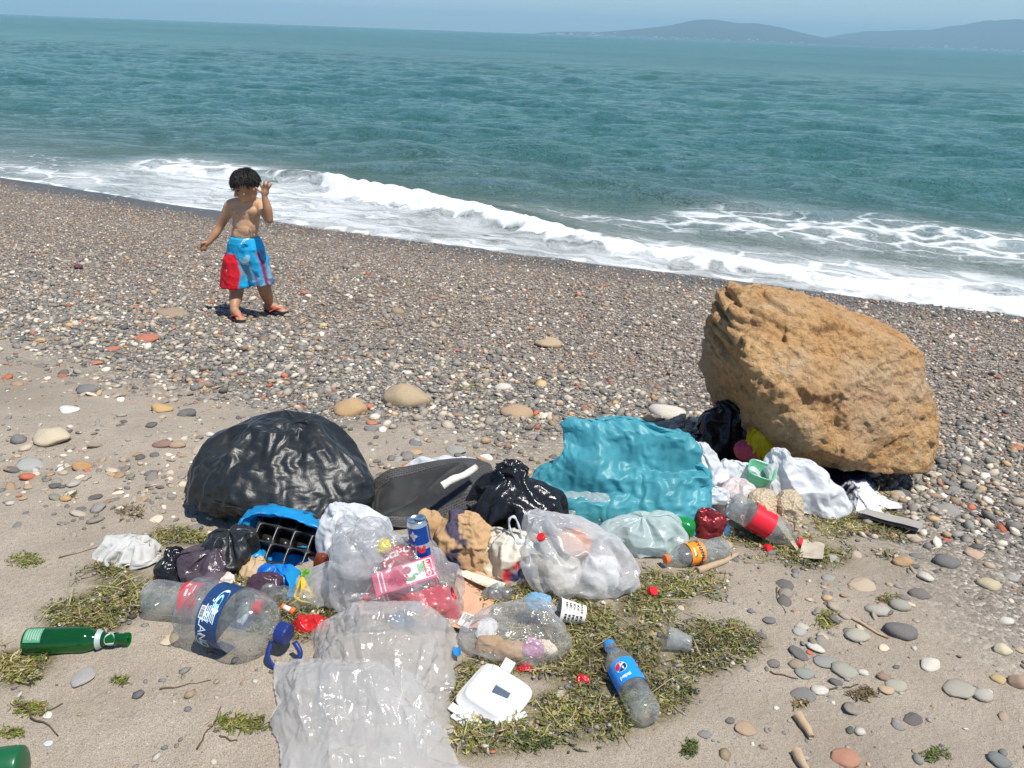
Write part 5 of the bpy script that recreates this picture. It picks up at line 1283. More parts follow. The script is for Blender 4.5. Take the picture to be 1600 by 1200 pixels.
for k, (px_, py_, yo, lab, vec) in enumerate([(628, 868, .15, 'red drink can leaning behind the slim blue can', (.9, .2, .35)), (640, 945, .075, 'red drink can lying inside the clear bag under the carton', (1, -.05, .18))]):
    e = can('drink_can', lab, .115, .030, RCAN); lettering('lettering', 'Coca-Cola', .030, .030, .055, -1.57, INK_W, e.children[0], R(90), .0006, .35, .0008); lettering('lettering', 'Coca-Cola', .030, .030, .055, 1.57, INK_W, e.children[0], R(90), .0006, .35, .0008)
    A = aty(px_, py_, CLB[1] + yo); v = np.array(vec); v /= np.linalg.norm(v); lie(e, A - v * .055, A + v * .06, R(30 + 40 * k))

# ------------------------------------------------------------------ juice carton in the clear bag
def panel(name, art, w_off, mat, parent, frame):
    """flat print on a box face; frame = (origin, ux, uy, normal)"""
    o_, ux, uy, nn = [np.array(x, float) for x in frame]
    V2 = np.asarray(art[0]); return mk(name, o_ + V2[:, :1] * ux + V2[:, 1:2] * uy + nn * w_off, art[1], mat, parent, False)
e = empty('juice_carton', label='pink cherry juice carton in the clear bag', cat='carton')
PINKC = plain('pink_carton_board', (.62, .09, .17), .35, 0, .5, .08, 25); bx = bevel_box('carton_body', (.155, .062, .045), PINKC, e, .003, 2)
fr_t = ((0, 0, .0225), (1, 0, 0), (0, 1, 0), (0, 0, 1)); fr_f = ((0, -.031, 0), (1, 0, 0), (0, 0, 1), (0, -1, 0))
for fr_ in (fr_t, fr_f):
    hh_ = .056 if fr_ is fr_t else .040
    panel('white_panel', rect2(.072, hh_ * .9, .036, 0), .0005, INK_W, bx, fr_)
    panel('logo_frame', rect2(.020, hh_ * .8, .060, 0), .0009, INK_R, bx, fr_); V2, F2 = text_flat('CAPPY', .014, .0006); V2 = np.column_stack([-V2[:, 1], V2[:, 0]]); panel('lettering', (V2 * (1, hh_ / .056) + (.060, 0), F2), .0013, INK_W, bx, fr_)
    for x_ in (-.052, -.062): panel('white_stripe', rect2(.003, hh_ * .95, x_, 0), .0006, INK_W, bx, fr_)
    for (x_, y_, r_) in ((-.02, .008, .013), (-.005, -.008, .013), (-.032, -.006, .011), (.008, .01, .011), (-.016, -.016 * hh_ / .056, .009)): panel('cherry', disc2(r_, r_ * hh_ / .062, 20, 2, x_, y_ * hh_ / .056), .0008 + .0001 * x_ * 20, plain('cherry_ink', (.40, .01, .06), .35, 0, .5, .25, 60), bx, fr_)
    panel('leaf', disc2(.011, .005, 16, 2, .014, -hh_ * .28), .0012, INK_G, bx, fr_); panel('leaf', disc2(.008, .004, 16, 2, .026, -hh_ * .15), .0012, INK_G, bx, fr_)
    for k in range(6): panel('print_line', rect2(.0022, hh_ * (.5 - .05 * (k % 3)), .036 + k * .0022 * 1.6, hh_ * .1), .0010, INK_G, bx, fr_)
e.location = aty(634, 905, CLB[1] + .075); e.rotation_euler = (.42, -.20, .30)
# red snack packet with a blue tag
sn = empty('snack_packet', label='red and yellow snack packet in the clear bag', cat='packet')
P, F, b = loft_arr([(585, 700, .0, .03, .016), (580, 706, .03, .035, .022), (585, 704, .06, .045, .018), (592, 700, .078, .05, .008)], 645, 978, n=90, up=10, big=(8, .005), fine=(22, .004), micro=None, seed=61)
pk = mk('packet_body', P, F, plain('red_foil', (.64, .015, .03), .25, .2, .6, .1, 30, .3, 60), sn); sn.location = b
def stick(art, px_, py_, dy, mat, name, parent, org, up=(.0, .45, .9), rt=(1, -.1, .12)):
    """flat print laid on the front of a packet"""
    o_ = aty(px_, py_, dy) - org; V2 = np.asarray(art[0]); u_ = np.array(up) / np.linalg.norm(up); r_ = np.array(rt) / np.linalg.norm(rt)
    return mk(name, o_ + V2[:, :1] * r_ + V2[:, 1:2] * u_, art[1], mat, parent, False)
yf = b[1] + .006
stick(rect2(.044, .018), 646, 950, yf + .0, INK_B, 'blue_tag', sn, b, (-.35, .4, .8), (.8, .1, .5)); stick(text_flat('BOŞ YE', .014, .0005), 646, 950, yf - .003, INK_W, 'lettering', sn, b, (-.35, .4, .8), (.8, .1, .5))
zig = np.array([(-.04, -.005), (-.02, .006), (-.014, -.002), (.006, .012), (.012, .002), (.034, .014), (.030, .002), (.012, -.010), (.006, .0), (-.016, -.012), (-.022, -.003), (-.042, -.012)])
stick((zig, [tuple(range(12))]), 672, 958, yf - .001, INK_Y, 'yellow_flash', sn, b, (.1, .45, .85)); stick(text_flat('3D', .024, .0012, .2), 688, 952, yf - .004, INK_R, 'lettering', sn, b)
# other wrappers inside the clear bag
def wrapper(name, rows, px, py, mat, label, cat='wrapper', **kw):
    kw.setdefault('n', 60); kw.setdefault('up', 7); kw.setdefault('big', (10, .010)); kw.setdefault('fine', (24, .007)); kw.setdefault('slack', None); kw.setdefault('micro', None)
    return lbag(name, rows, px, py, mat, label, cat, **kw)
FOIL = lambda nm, c, r=.28, m=.3: plain(nm, c, r, m, .6, .12, 40, .3, 80)
wrapper('wrapper', [(560, 600, .0, .03, .02), (555, 605, .02, .03, .025), (565, 598, .04, .035, .015)], 580, 972, FOIL('orange_red_film', (.72, .17, .06)), 'orange red wrapper at the left inside the clear bag', seed=62)
wrapper('wrapper', [(612, 648, .0, .02, .012), (610, 650, .016, .02, .015), (620, 642, .03, .025, .008)], 632, 982, FOIL('sky_blue_film', (.03, .35, .7)), 'small sky blue wrapper at the bottom of the clear bag', seed=63)
wrapper('wrapper', [(566, 584, .04, .05, .012), (562, 588, .06, .05, .014), (568, 582, .08, .055, .008)], 575, 940, FOIL('amber_film', (.80, .40, .02)), 'amber scrap behind the left wall of the clear bag', 'scrap', seed=64)
wrapper('wrapper', [(592, 610, .14, .10, .01), (590, 612, .152, .10, .012), (595, 608, .165, .105, .007)], 600, 972, FOIL('lemon_film', (.85, .70, .02)), 'lemon yellow scrap on top of the clear bag', 'scrap', seed=65)
wrapper('tissue_ball', [(535, 590, .09, .09, .04), (528, 598, .13, .10, .05), (535, 592, .165, .105, .04), (548, 580, .185, .11, .02)], 562, 972, F_MILK, 'greyish bag balled up in the top of the clear bag', 'plastic bag', seed=66, big=(10, .01))

# ------------------------------------------------------------------ paper, card and food
KRAFT = plain('kraft_paper', (.46, .29, .15), .85, 0, .2, .15, 14, .4, 60, .15); INK_P = plain('dark_violet_ink', (.035, .035, .09), .7, 0, .2, .2)
pb_ = empty('paper_bag', label='crushed brown paper bag with dark blue print in the middle of the heap', cat='paper bag')
P, F, b = loft_arr([(700, 760, .0, .04, .035), (690, 768, .04, .05, .045), (688, 766, .085, .06, .045), (700, 752, .125, .07, .03), (708, 742, .145, .075, .015)], 728, 898, n=110, up=11, slack=(1.12, 1.08, .013), seed=71)
V = P; o = mk('bag_body', P, F, attrcol('printed_kraft', .85, .4, 60, .2), pb_); pb_.location = b
k1 = sstep(.38, .5, fbm(P * 22, 3, 72) - .8 * np.abs(P[:, 0] + .03) / .05 + .55); k2 = sstep(.3, .45, fbm(P * 30 + 5, 3, 73) - .9 * np.abs(P[:, 2] - .03) / .03 + .6)
kk_ = np.clip(np.maximum(k1 * .9, k2 * (P[:, 0] < .0)), 0, 1)[:, None]; vattr(o, 'col', np.array([(.47, .30, .155)]) * (1 - kk_) + np.array([(.03, .035, .09)]) * kk_)
wrapper('paper_bag', [(652, 692, .04, .05, .03), (648, 696, .08, .055, .035), (655, 690, .115, .06, .025)], 672, 878, KRAFT, 'smaller brown paper bag behind the slim blue can', 'paper bag', seed=74)
# knotted carrier bag, cream with red and blue print
kb = empty('carrier_bag', label='cream knotted carrier bag with red and blue print and looped handles', cat='plastic bag')
P, F, b = loft_arr([(778, 850, .0, .04, .035), (766, 860, .03, .05, .05), (765, 858, .065, .06, .05), (770, 842, .095, .065, .035), (785, 822, .115, .07, .016)], 812, 914, n=120, up=12, big=(7, .006), fine=(18, .004), micro=(45, .001), pleat=(10, .25, .55), seed=75, power=3.0)
o = mk('bag_body', P, F, attrcol('printed_carrier_film', .38, .25, 40, .5, 'col', .25), kb); kb.location = b
x_, z_ = P[:, 0], P[:, 2]; fr_ = sstep(.06, .02, P[:, 1])
col = np.tile(np.array([(.74, .64, .46)]), (len(P), 1)); col = col * (1 - .35 * sstep(.02, .10, z_)[:, None]) + np.array([(.8, .8, .78)]) * .35 * sstep(.02, .10, z_)[:, None]
x_ = x_ + .022; wb = np.exp(-(((x_ - .028) / .030) ** 2 + ((z_ - .034) / .022) ** 2) ** 2); wr = np.exp(-(((x_ + .012) / .018) ** 2 + ((z_ - .038) / .024) ** 2) ** 2); wr2 = np.exp(-(((x_ - .012) / .012) ** 2 + ((z_ - .066) / .012) ** 2) ** 2); hole = np.exp(-(((x_ - .030) / .010) ** 2 + ((z_ - .026) / .007) ** 2) ** 2)
for wt_, cc_ in ((wr, (.62, .03, .04)), (wr2, (.62, .03, .04)), (wb, (.02, .07, .36)), (hole, (.7, .62, .48))): col = col * (1 - (wt_ * fr_)[:, None]) + np.array([cc_]) * (wt_ * fr_)[:, None]
vattr(o, 'col', col)
for sgn, P3 in ((1, [(-.012, .06, .10), (-.03, .055, .135), (-.034, .06, .165), (-.02, .062, .172), (-.006, .06, .14), (.002, .055, .108)]), (2, [(-.01, .05, .098), (-.03, .03, .085), (-.01, .012, .062), (.02, .005, .058), (.028, .02, .075), (.006, .05, .10)])):
    Pt = catmull(P3, 7); tube('handle', Pt, .0055 + .0012 * np.sin(np.arange(len(Pt))), F_WHITE, kb, 10, .5)
tube('knot', catmull([(-.02, .05, .10), (0, .04, .108), (.015, .055, .104), (0, .07, .10)], 6), .009, F_WHITE, kb, 10)
# flat printed napkin / card
def sheet_on_ground(name, quad, mat, label, cat, lift=.004, curl=.01, n=18, seed=1, thick=.0012):
    C4 = [G(*q, lift) for q in quad]; b = C4[0]; u_ = np.linspace(0, 1, n); A, B = np.meshgrid(u_, u_, indexing='ij'); A = A.ravel()[:, None]; B = B.ravel()[:, None]
    P = (C4[0] * (1 - A) + C4[1] * A) * (1 - B) + (C4[3] * (1 - A) + C4[2] * A) * B - b
    P[:, 2] += curl * (fbm(P[:, :2] * 14, 3, seed) + .5) + .6 * curl * ((A[:, 0] - .5) ** 2 * 4 * sstep(-.5, .5, fbm(P[:, :2] * 5, 2, seed + 1)))
    F = grid_faces(n, n); top = P + (0, 0, thick); F_ = np.concatenate([F, F[:, ::-1] + len(P)]); o = mk(name, np.vstack([top, P]), F_, mat); o.location = b; return tag(o, label, cat), top, b
NAP = plain('peach_napkin', (.56, .33, .21), .9, 0, .15, .1, 20, .4, 150, .12)
nk, ntop, nb = sheet_on_ground('napkin', [(700, 985), (752, 985), (792, 900), (715, 893)], NAP, 'flat peach paper napkin with cream band beside the clear bag', 'napkin', .01, .012, 18, 81)
cr_, _, cb_ = sheet_on_ground('cream_band', [(713, 899), (728, 893), (790, 912), (778, 928)], plain('cream_paper', (.72, .62, .46), .9, 0, .15, .06), None, None, .022, .006, 10, 82); cr_.parent = nk; cr_.location = cb_ - nb
V2, F2 = text_flat('Karadeniz', .020, 0, .3); o_ = G(755, 911, .034); ux = (G(785, 920, .034) - G(725, 900, .034)); ux /= np.linalg.norm(ux); uy = np.cross((0, 0, 1), ux); mk('lettering', o_ - nb + V2[:, :1] * ux + V2[:, 1:2] * uy, F2, plain('grey_ink', (.32, .27, .22), .8), nk, False)
# small white box with a barcode
e = empty('small_box', label='small white box with barcode on the peach napkin corner', cat='box'); bxx = bevel_box('box_body', (.030, .042, .018), plain('white_board', (.78, .74, .72), .6, 0, .3, .05), e, .0015, 1)
V2, F2 = barcode(None, 0, 0, 0, .022, .022, None, None, 0, 5, 0, False); panel('barcode', (V2 + (0, .006), F2), .0006, INK_K, bxx, ((0, 0, .009), (1, 0, 0), (0, 1, 0), (0, 0, 1)))
e.location = G(728, 972, .02); e.rotation_euler = (.1, .12, -.35)
# crushed foil and green scrap by the napkin
wrapper('crushed_can', [(760, 800, .0, .02, .016), (756, 804, .016, .022, .02), (764, 798, .03, .025, .012)], 780, 942, FOIL('dull_grey_foil', (.30, .29, .27), .35, .6), 'crushed dull grey foil scrap right of the peach napkin', 'scrap', seed=84)
wrapper('green_scrap', [(770, 786, .01, .02, .008), (768, 788, .02, .02, .01), (772, 784, .035, .02, .006)], 778, 935, F_GREENISH, 'small green and clear plastic scrap behind the grey foil', 'scrap', seed=85)
wrapper('yellow_scrap', [(738, 760, .0, .014, .010), (735, 764, .008, .015, .012), (742, 758, .014, .016, .008)], 750, 982, FOIL('dull_yellow_card', (.55, .45, .16), .7, 0), 'torn yellow card scrap beside the bread bag', 'scrap', seed=86)
# banana peel
YP = attrcol('banana_skin', .5, .3, 90, .4); e = empty('banana_peel', label='yellow banana peel lying below the blue bag', cat='banana peel'); bb = G(470, 938); e.location = bb
for k, pts in enumerate([[(.0, .02, .06), (-.006, .01, .035), (-.012, -.004, .014), (.006, -.02, .012), (.035, -.026, .014)], [(.0, .02, .06), (.004, .008, .03), (-.002, -.012, .012), (-.022, -.026, .006)], [(0, .02, .06), (.012, .01, .03), (.026, -.002, .018), (.04, -.004, .02)]]):
    Pt = catmull(pts, 7); nP = len(Pt); wv = np.interp(np.linspace(0, 1, nP), [0, .25, .7, 1], [.004, .010, .012, .003]); V, F = tube_arr(Pt, wv, 10, .35)
    o = mk('skin_strip', V, F, YP, e); sp = sstep(.25, .5, fbm(V * 90, 3, 90 + k))[:, None]; vattr(o, 'col', np.array([(.72, .50, .04)]) * (1 - sp) + np.array([(.25, .14, .05)]) * sp)
# bread in its bag
BRD = plain('bread_crust', (.46, .27, .12), .85, 0, .2, .35, 22, 1.0, 40); CRM = plain('bread_crumb', (.74, .62, .46), .9, 0, .1, .12, 60, .8, 130)
for k, (px_, py_, wpx, mt, lab) in enumerate([(770, 1024, 46, BRD, 'brown bread crust at the left in the bread bag'), (800, 1034, 52, BRD, 'brown bread crust at the bottom of the bread bag'), (850, 1030, 40, CRM, 'pale bread crumb lump at the right in the bread bag')]):
    lbag('bread_piece', [(px_ - wpx * .45, px_ + wpx * .45, .0, .02, .016), (px_ - wpx * .5, px_ + wpx * .5, .014, .022, .02), (px_ - wpx * .35, px_ + wpx * .4, .03, .026, .014)], px_, py_, mt, lab, 'bread', n=60, up=7, slack=None, big=(9, .010), fine=(22, .006), micro=(60, .002), seed=170 + k)
wrapper('wrapper', [(818, 850, .01, .02, .012), (815, 852, .028, .022, .014), (822, 846, .045, .025, .008)], 834, 1036, FOIL('rose_film', (.62, .30, .42)), 'rose pink wrapper in the bread bag', seed=87)
wrapper('cup_base', [(828, 858, .06, .09, .02), (822, 862, .075, .09, .022), (830, 856, .09, .095, .014)], 845, 1015, F_BLUE if False else film('pale_blue_film', (.30, .58, .78), .8, .3, .2, 30, transl=.4), 'pale blue cup end at the top of the bread bag', 'cup', seed=88)
# white printed paper cup
e = empty('paper_cup', label='white paper cup with rows of black lettering beside the bread bag', cat='cup'); CUPW = plain('cup_paper', (.78, .74, .66), .7, 0, .3, .05, 20, .1, 90, .1)
cup = lathe('cup_wall', [(0, .022), (.002, .0225), (.062, .030), (.064, .0305)], CUPW, e, 40, False, False); lathe('cup_base', [(.004, .0), (.004, .022)], CUPW, e, 40, False, False); lathe('rim', [(.062, .0302), (.064, .0322), (.066, .0312), (.064, .0295)], CUPW, e, 40, False, False)
rg = random.Random(4)
for k in range(5):
    zz = .012 + .010 * k; rr = .0225 + (.0075 * zz / .062)
    for th0 in (-2.4, -1.3, -.2, .9, 2.0):
        V2, F2 = text_flat(rg.choice(['COFFEE', 'ESPRESSO', 'LATTE', 'MOCHA']) if False else rg.choice(['IIOII', 'OIIHI', 'HOII', 'IHOOI']), .0085, .0003)
        mk('lettering', wrap(V2, rr, zz, th0, .0005), F2, INK_K, cup, False)
A, B = G(912, 972), G(866, 968); lie(e, A + (0, 0, .024), A + (B - A) / np.linalg.norm(B - A) * .066 + (0, 0, .032), R(20))
# foam clamshell lid
FOAMW = plain('foam_plastic', (.66, .66, .65), .55, 0, .4, .03, 40, .2, 180)
e = empty('foam_box', label='white foam takeaway box lying open on the seaweed', cat='food box')
def rsq(half, z, k=40, ex=5.5, cx=0, cy=0, asp=1.0):
    th = np.linspace(0, 2 * np.pi, k, endpoint=False); c_, s__ = np.cos(th), np.sin(th); r_ = half / (np.abs(c_) ** ex + np.abs(s__) ** ex) ** (1 / ex); return np.column_stack([cx + r_ * c_, cy + r_ * s__ * asp, np.full(k, z)])
lv = [(.073, .000), (.075, .003), (.073, .006), (.066, .007), (.058, .026), (.055, .030), (.050, .031), (.047, .028), (.044, .0275)]
Vf = np.concatenate([rsq(a, z) for a, z in lv]); Ff = [tuple(f) for f in grid_faces(len(lv), 40, False, True)[:, ::-1].tolist()] + [tuple((len(lv) - 1) * 40 + q for q in range(40))]
mk('lid_shell', Vf, Ff, FOAMW, e)
bevel_box('hinge_lip', (.135, .020, .006), FOAMW, e, .002, 2, (0, -.084, .004), (.12, 0, 0)); bevel_box('hinge_lip', (.10, .012, .005), FOAMW, e, .002, 2, (0, -.1005, .002), (-.1, 0, 0))
bevel_box('locking_tab', (.030, .028, .006), FOAMW, e, .002, 2, (-.02, .086, .012), (.5, 0, 0)); bevel_box('torn_flap', (.040, .034, .004), FOAMW, e, .0015, 2, (.022, .008, .046), (-.75, .25, .2)); bevel_box('torn_flap', (.034, .014, .005), FOAMW, e, .0015, 2, (.082, -.01, .008), (.1, .2, 1.2))
fb = G(772, 1092); e.location = fb + (0, .0, .006); e.rotation_euler = (.10, .10, R(-33)); e.scale = (.92, .92, .92)
# broken clear cup
e = empty('plastic_cup', label='broken clear plastic cup right of the seaweed', cat='cup'); lathe('cup_wall', smooth_prof([(0, .018), (.02, .021), (.05, .026), (.055, .0275)], 3), pet('cloudy_cup_plastic', (.9, .9, .88), .4, .2, .6), e, 30, True, False, True, dent(.006, 40, 3)); lathe('rim', [(.054, .0272), (.056, .0290), (.058, .0275)], PET2, e, 30, False, False)
A = G(1077, 1016); B = G(1030, 1005); lie(e, A + (0, 0, .02), A + (B - A) / np.linalg.norm(B - A) * .05 + (0, 0, .024))
# mint tub
e = empty('plastic_tub', label='mint green plastic tub leaning by the pink net', cat='tub'); MINT = film('mint_plastic', (.28, .72, .48), .75, .2, .1, 20, tint=(.6, .95, .75), transl=.4)
lv = [(.030, .0), (.033, .003), (.041, .050), (.046, .052), (.047, .056), (.044, .057), (.0405, .054), (.033, .006)]
Vf = np.concatenate([rsq(a, z, 40, 4, 0, 0, .8) for a, z in lv]); mk('tub_wall', Vf, [tuple(f) for f in grid_faces(len(lv), 40, False, True)[:, ::-1].tolist()] + [tuple(7 * 40 + q for q in range(40)), tuple(range(40))[::-1]], MINT, e)
tbp = aty(1182, 750, G(1180, 792)[1] + .035); e.location = tbp; e.rotation_euler = (.30, .20, -.3)
# tan bubble film: two rolls and a curled strip
t = NT('tan_bubble_film'); vb = t.voro(150, 'F1'); cb2 = t.mix(t.noise(14, 4), (.60, .47, .30), (.74, .62, .44))
df = t.pbr(cb2, .35, 0, .5, t.bump(vb, .9, .004)); trl = t.n('ShaderNodeBsdfTranslucent'); t.l(cb2, trl.inputs[0]); BUB = t.surf(t.mixsh(.3, df, trl.outputs[0]))
e = empty('bubble_wrap', label='tan bubble wrap bunched into two rolls right of the red labelled bottle', cat='bubble wrap'); ub = G(1215, 850); e.location = ub
P, F, b = loft_arr([(1218, 1240, .0, .03, .02), (1212, 1246, .03, .035, .028), (1212, 1250, .07, .05, .032), (1216, 1250, .11, .065, .030), (1224, 1246, .135, .075, .016)], 1230, 850, n=90, up=10, slack=(1.06, 1.04, .008), seed=91); mk('roll', P + (b - ub), F, BUB, e)
P, F, b = loft_arr([(1182, 1212, .04, .05, .02), (1172, 1216, .07, .06, .03), (1170, 1215, .10, .07, .03), (1178, 1208, .125, .08, .018)], 1195, 845, n=90, up=10, slack=(1.08, 1.05, .010), seed=92); mk('roll', P + (b - ub), F, BUB, e)
st_ = catmull([aty(1192, 775, ub[1] + .05) - ub, aty(1205, 800, ub[1] + .02) - ub, aty(1225, 828, ub[1] + .0) - ub, G(1246, 858, .004) - ub], 7); n_ = len(st_); wv = np.interp(np.linspace(0, 1, n_), [0, .4, 1], [.004, .018, .006]); L = np.linspace(-1, 1, 7)
Vt = np.array([st_[i] + np.array([wv[i] * l * .8, -.004 + .3 * wv[i] * l, .25 * wv[i] * l * l]) for i in range(n_) for l in L]); o = mk('strip', Vt, grid_faces(n_, 7), BUB, e)
sheet_on_ground('bubble_wrap', [(1248, 872), (1284, 880), (1288, 852), (1254, 846)], plain('sandy_bubble', (.46, .40, .31), .7, 0, .3, .12, 60, .7, 150), 'flat sandy piece of bubble wrap on the ground at the right', 'bubble wrap', .006, .012, 14, 93)
# red cap bits, blue-red wrapper
for k, (px_, py_, s, lab) in enumerate([(1197, 860, .012, 'loose red bottle cap below the tilted red labelled bottle'), (1017, 930, .013, 'faded red bottle cap on the weed right of the milky bag')]):
    e = empty('bottle_cap', label=lab, cat='cap'); screw_cap(e, s, 0, .014, CAP_R); lathe('rim', [(-.002, s * 1.06), (.002, s * 1.06)], CAP_R, e, 30, False, False); p_ = G(px_, py_); e.location = p_ + (0, 0, .008); e.rotation_euler = (1.1 - .6 * k, .3, .4)
wrapper('snack_wrapper', [(1090, 1122, .0, .03, .02), (1086, 1130, .03, .035, .026), (1088, 1134, .06, .04, .024), (1092, 1122, .085, .045, .012)], 1110, 845, FOIL('dark_red_foil', (.26, .025, .03), .3, .5), 'dark red foil wrapper between the teal bag and the tilted bottle', seed=94)
wrapper('snack_wrapper', [(1118, 1140, .0, .02, .012), (1112, 1142, .025, .025, .016), (1098, 1130, .055, .035, .016), (1090, 1112, .075, .04, .008)], 1130, 838, FOIL('blue_silver_foil', (.16, .42, .72), .25, .5), 'blue and silver foil wrapper left of the tilted bottle', seed=95)
wrapper('tin_foil', [(1090, 1138, .05, .05, .03), (1086, 1142, .07, .055, .035), (1098, 1134, .09, .06, .02)], 1115, 815, FOIL('clear_tray_plastic', (.62, .66, .68), .15, .3), 'shiny clear tray crushed behind the foil wrappers', 'tray', seed=96)
wrapper('wrapper', [(462, 516, .0, .02, .016), (458, 520, .012, .02, .02), (470, 512, .026, .025, .012)], 490, 988, FOIL('bright_red_film', (.62, .02, .02)), 'bright red plastic wrapper under the small clear bottle', seed=97)
wrapper('wrapper', [(392, 440, .0, .03, .02), (388, 444, .02, .03, .024), (398, 438, .042, .035, .014)], 415, 932, plain('dark_purple_film', (.06, .03, .045), .3, 0, .6, .2, 40), 'dark purple packet under the blue bag', seed=98)
wrapper('paper_scrap', [(318, 365, .0, .02, .018), (315, 370, .014, .022, .02), (325, 362, .028, .025, .014)], 340, 920, plain('dirty_paper', (.62, .56, .50), .9, 0, .1, .2, 60, .6, 90, .3), 'dirty crumpled white tissue behind the red labelled bottle', 'tissue', seed=99, big=(20, .008), fine=(44, .006))
wrapper('green_leaf_scrap', [(474, 490, .02, .03, .01), (472, 492, .035, .03, .012), (476, 488, .05, .032, .007)], 482, 925, FOIL('leaf_green', (.12, .30, .03), .5, 0), 'small green scrap beside the banana peel', 'scrap', seed=100)
wrapper('brown_bottle_shard', [(492, 512, .0, .02, .012), (490, 514, .03, .022, .014), (494, 512, .06, .025, .01)], 502, 905, plain('amber_glass', (.16, .035, .012), .12, 0, .6, .15), 'red brown glass bottle end between blue bag and white bag', 'bottle', seed=101, big=(8, .003), fine=None)
for k, (px_, py_, wpx, lab) in enumerate([(822, 1052, 26, 'torn red plastic scrap above the foam box'), (912, 1072, 22, 'red and white scrap on the weed left of the blue labelled bottle')]):
    p_ = G(px_, py_); w_ = wpx / ppm(p_) / 2; wrapper('red_scrap', [(px_ - wpx / 2, px_ + wpx / 2, .0, .014, .010), (px_ - wpx / 2, px_ + wpx / 2, .008, .015, .012), (px_ - wpx / 4, px_ + wpx / 3, .014, .018, .008)], px_, py_, FOIL('red_scrap_film', (.58, .02, .03)), lab, 'scrap', seed=110 + k, big=(24, .008), n=40, up=5)
# contents of the milky bag: bottle with a red cap, orange peel
e, rl, dn = soda_bottle('soda_bottle', .16, .028, PET2, 'clear bottle with red cap inside the milky bag', 'bottle', CAP_R, None, .0, .2, 21)
A = aty(880, 880, MILKB[1] + .10); B = aty(836, 828, MILKB[1] + .05); dr = (B - A) / np.linalg.norm(B - A); lie(e, A - dr * .02, A + dr * .14)
wrapper('peel', [(878, 920, .03, .08, .02), (872, 926, .06, .085, .025), (880, 915, .09, .09, .016)], 900, 905, plain('orange_peel', (.80, .28, .08), .6, 0, .4, .2, 60, .5, 100), 'orange peel inside the milky bag', 'peel', seed=121)
wrapper('paper_ball', [(850, 905, .0, .05, .04), (842, 912, .03, .06, .045), (855, 900, .055, .065, .03)], 878, 928, plain('cream_tissue', (.72, .66, .56), .9, 0, .1, .1, 40, .5, 60), 'cream crumpled paper at the bottom of the milky bag', 'paper', seed=122)
wrapper('paper_ball', [(915, 968, .0, .05, .04), (910, 972, .03, .06, .045), (920, 965, .055, .065, .03)], 940, 925, plain('white_tissue', (.78, .77, .74), .9, 0, .1, .1, 40, .5, 60), 'white crumpled paper at the right in the milky bag', 'paper', seed=123)
wrapper('wrapper', [(935, 962, .03, .02, .012), (930, 966, .045, .022, .016), (938, 960, .06, .025, .01)], 948, 828, plain('cream_wrapper', (.75, .66, .54), .8, 0, .2, .2, 60), 'cream and red scrap between the white bags', 'scrap', seed=124)
# jersey: white and navy cloth draped over the ledge
P, F, b = flat_arr([(728, 1288, 1318, .02), (742, 1290, 1352, .055), (762, 1300, 1364, .06), (780, 1318, 1368, .055), (797, 1330, 1378, .035), (806, 1340, 1385, .012)], m=80, up=9, seed=131, big=(10, .010), fine=(26, .005), micro=None, folds=[(.9, .4, 26, .008)])
o = mk('jersey', P, F, attrcol('jersey_cloth', .85, .4, 220, .2)); o.location = b
xx = P[:, 0] + .25 * P[:, 1]; nv = sstep(-.004, .0, xx + .02 * np.sin(P[:, 1] * 30)) * (1 - sstep(.03, .034, xx)) * (P[:, 1] > -.03); nv = np.maximum(nv, sstep(.012, .016, P[:, 1]) * (xx > .0)); ln = (np.abs(xx + .012) < .003)
cl = np.array([(.80, .82, .84)]) * (1 - nv[:, None]) + np.array([(.018, .022, .055)]) * nv[:, None]; cl[ln] = (.02, .025, .06); sw = np.abs(np.hypot(xx - .018, P[:, 1] - .03) - .02) < .005; cl[sw] = (.8, .82, .84); vattr(o, 'col', cl)
tag(o, 'white and navy jersey crumpled on the ledge at the right end', 'jersey')
sheet_on_ground('cloth_strip', [(1368, 792), (1408, 800), (1404, 788), (1366, 770)], plain('white_strip_cloth', (.76, .78, .80), .9, 0, .1, .06, 60, .3, 200), 'white cloth strip trailing off the jersey', 'cloth', .01, .012, 12, 133)
wrapper('packet', [(1246, 1262, .0, .02, .012), (1244, 1264, .03, .022, .016), (1246, 1260, .05, .025, .01)], 1254, 802, FOIL('dark_teal_film', (.01, .10, .13)), 'dark teal packet with white letters under the long white bag', 'packet', seed=134)
# grey plank, driftwood, ledge slab, corner bottle
GP = plain('grey_weathered_wood', (.33, .31, .28), .85, 0, .2, .15, 30, .5, 80)
o_, _, _ = sheet_on_ground('plank', [(1338, 806), (1352, 800), (1442, 822), (1436, 832)], GP, 'grey weathered plank sticking out from under the jersey', 'plank', .02, .004, 12, 135, .012)
WOOD = plain('driftwood', (.42, .31, .20), .85, 0, .2, .2, 60, .7, 60)
def twig(px0, py0, px1, py1, r0, lab, nm='driftwood', cat='driftwood', mat=WOOD, bendy=.01, seed=1):
    A, B = G(px0, py0), G(px1, py1); t_ = np.linspace(0, 1, 9)[:, None]; P = A + (B - A) * t_ - A; L_ = np.linalg.norm(B - A); P += np.column_stack([fbm(np.column_stack([t_[:, 0] * 3, t_[:, 0] * 0 + k]), 2, seed + k) for k in range(3)]) * L_ * bendy * 10 * np.array([1, 1, .15]); P[:, 2] += r0 * .7
    o = mk(nm, *tube_arr(P, r0 * (1 - .45 * t_[:, 0]) * (1 + .15 * fbm(P * 120, 2, seed)), 8), mat); o.location = A; return tag(o, lab, cat)
twig(1092, 898, 1152, 868, .011, 'flat tan piece of driftwood on the weed below the orange labelled bottle', bendy=.004)
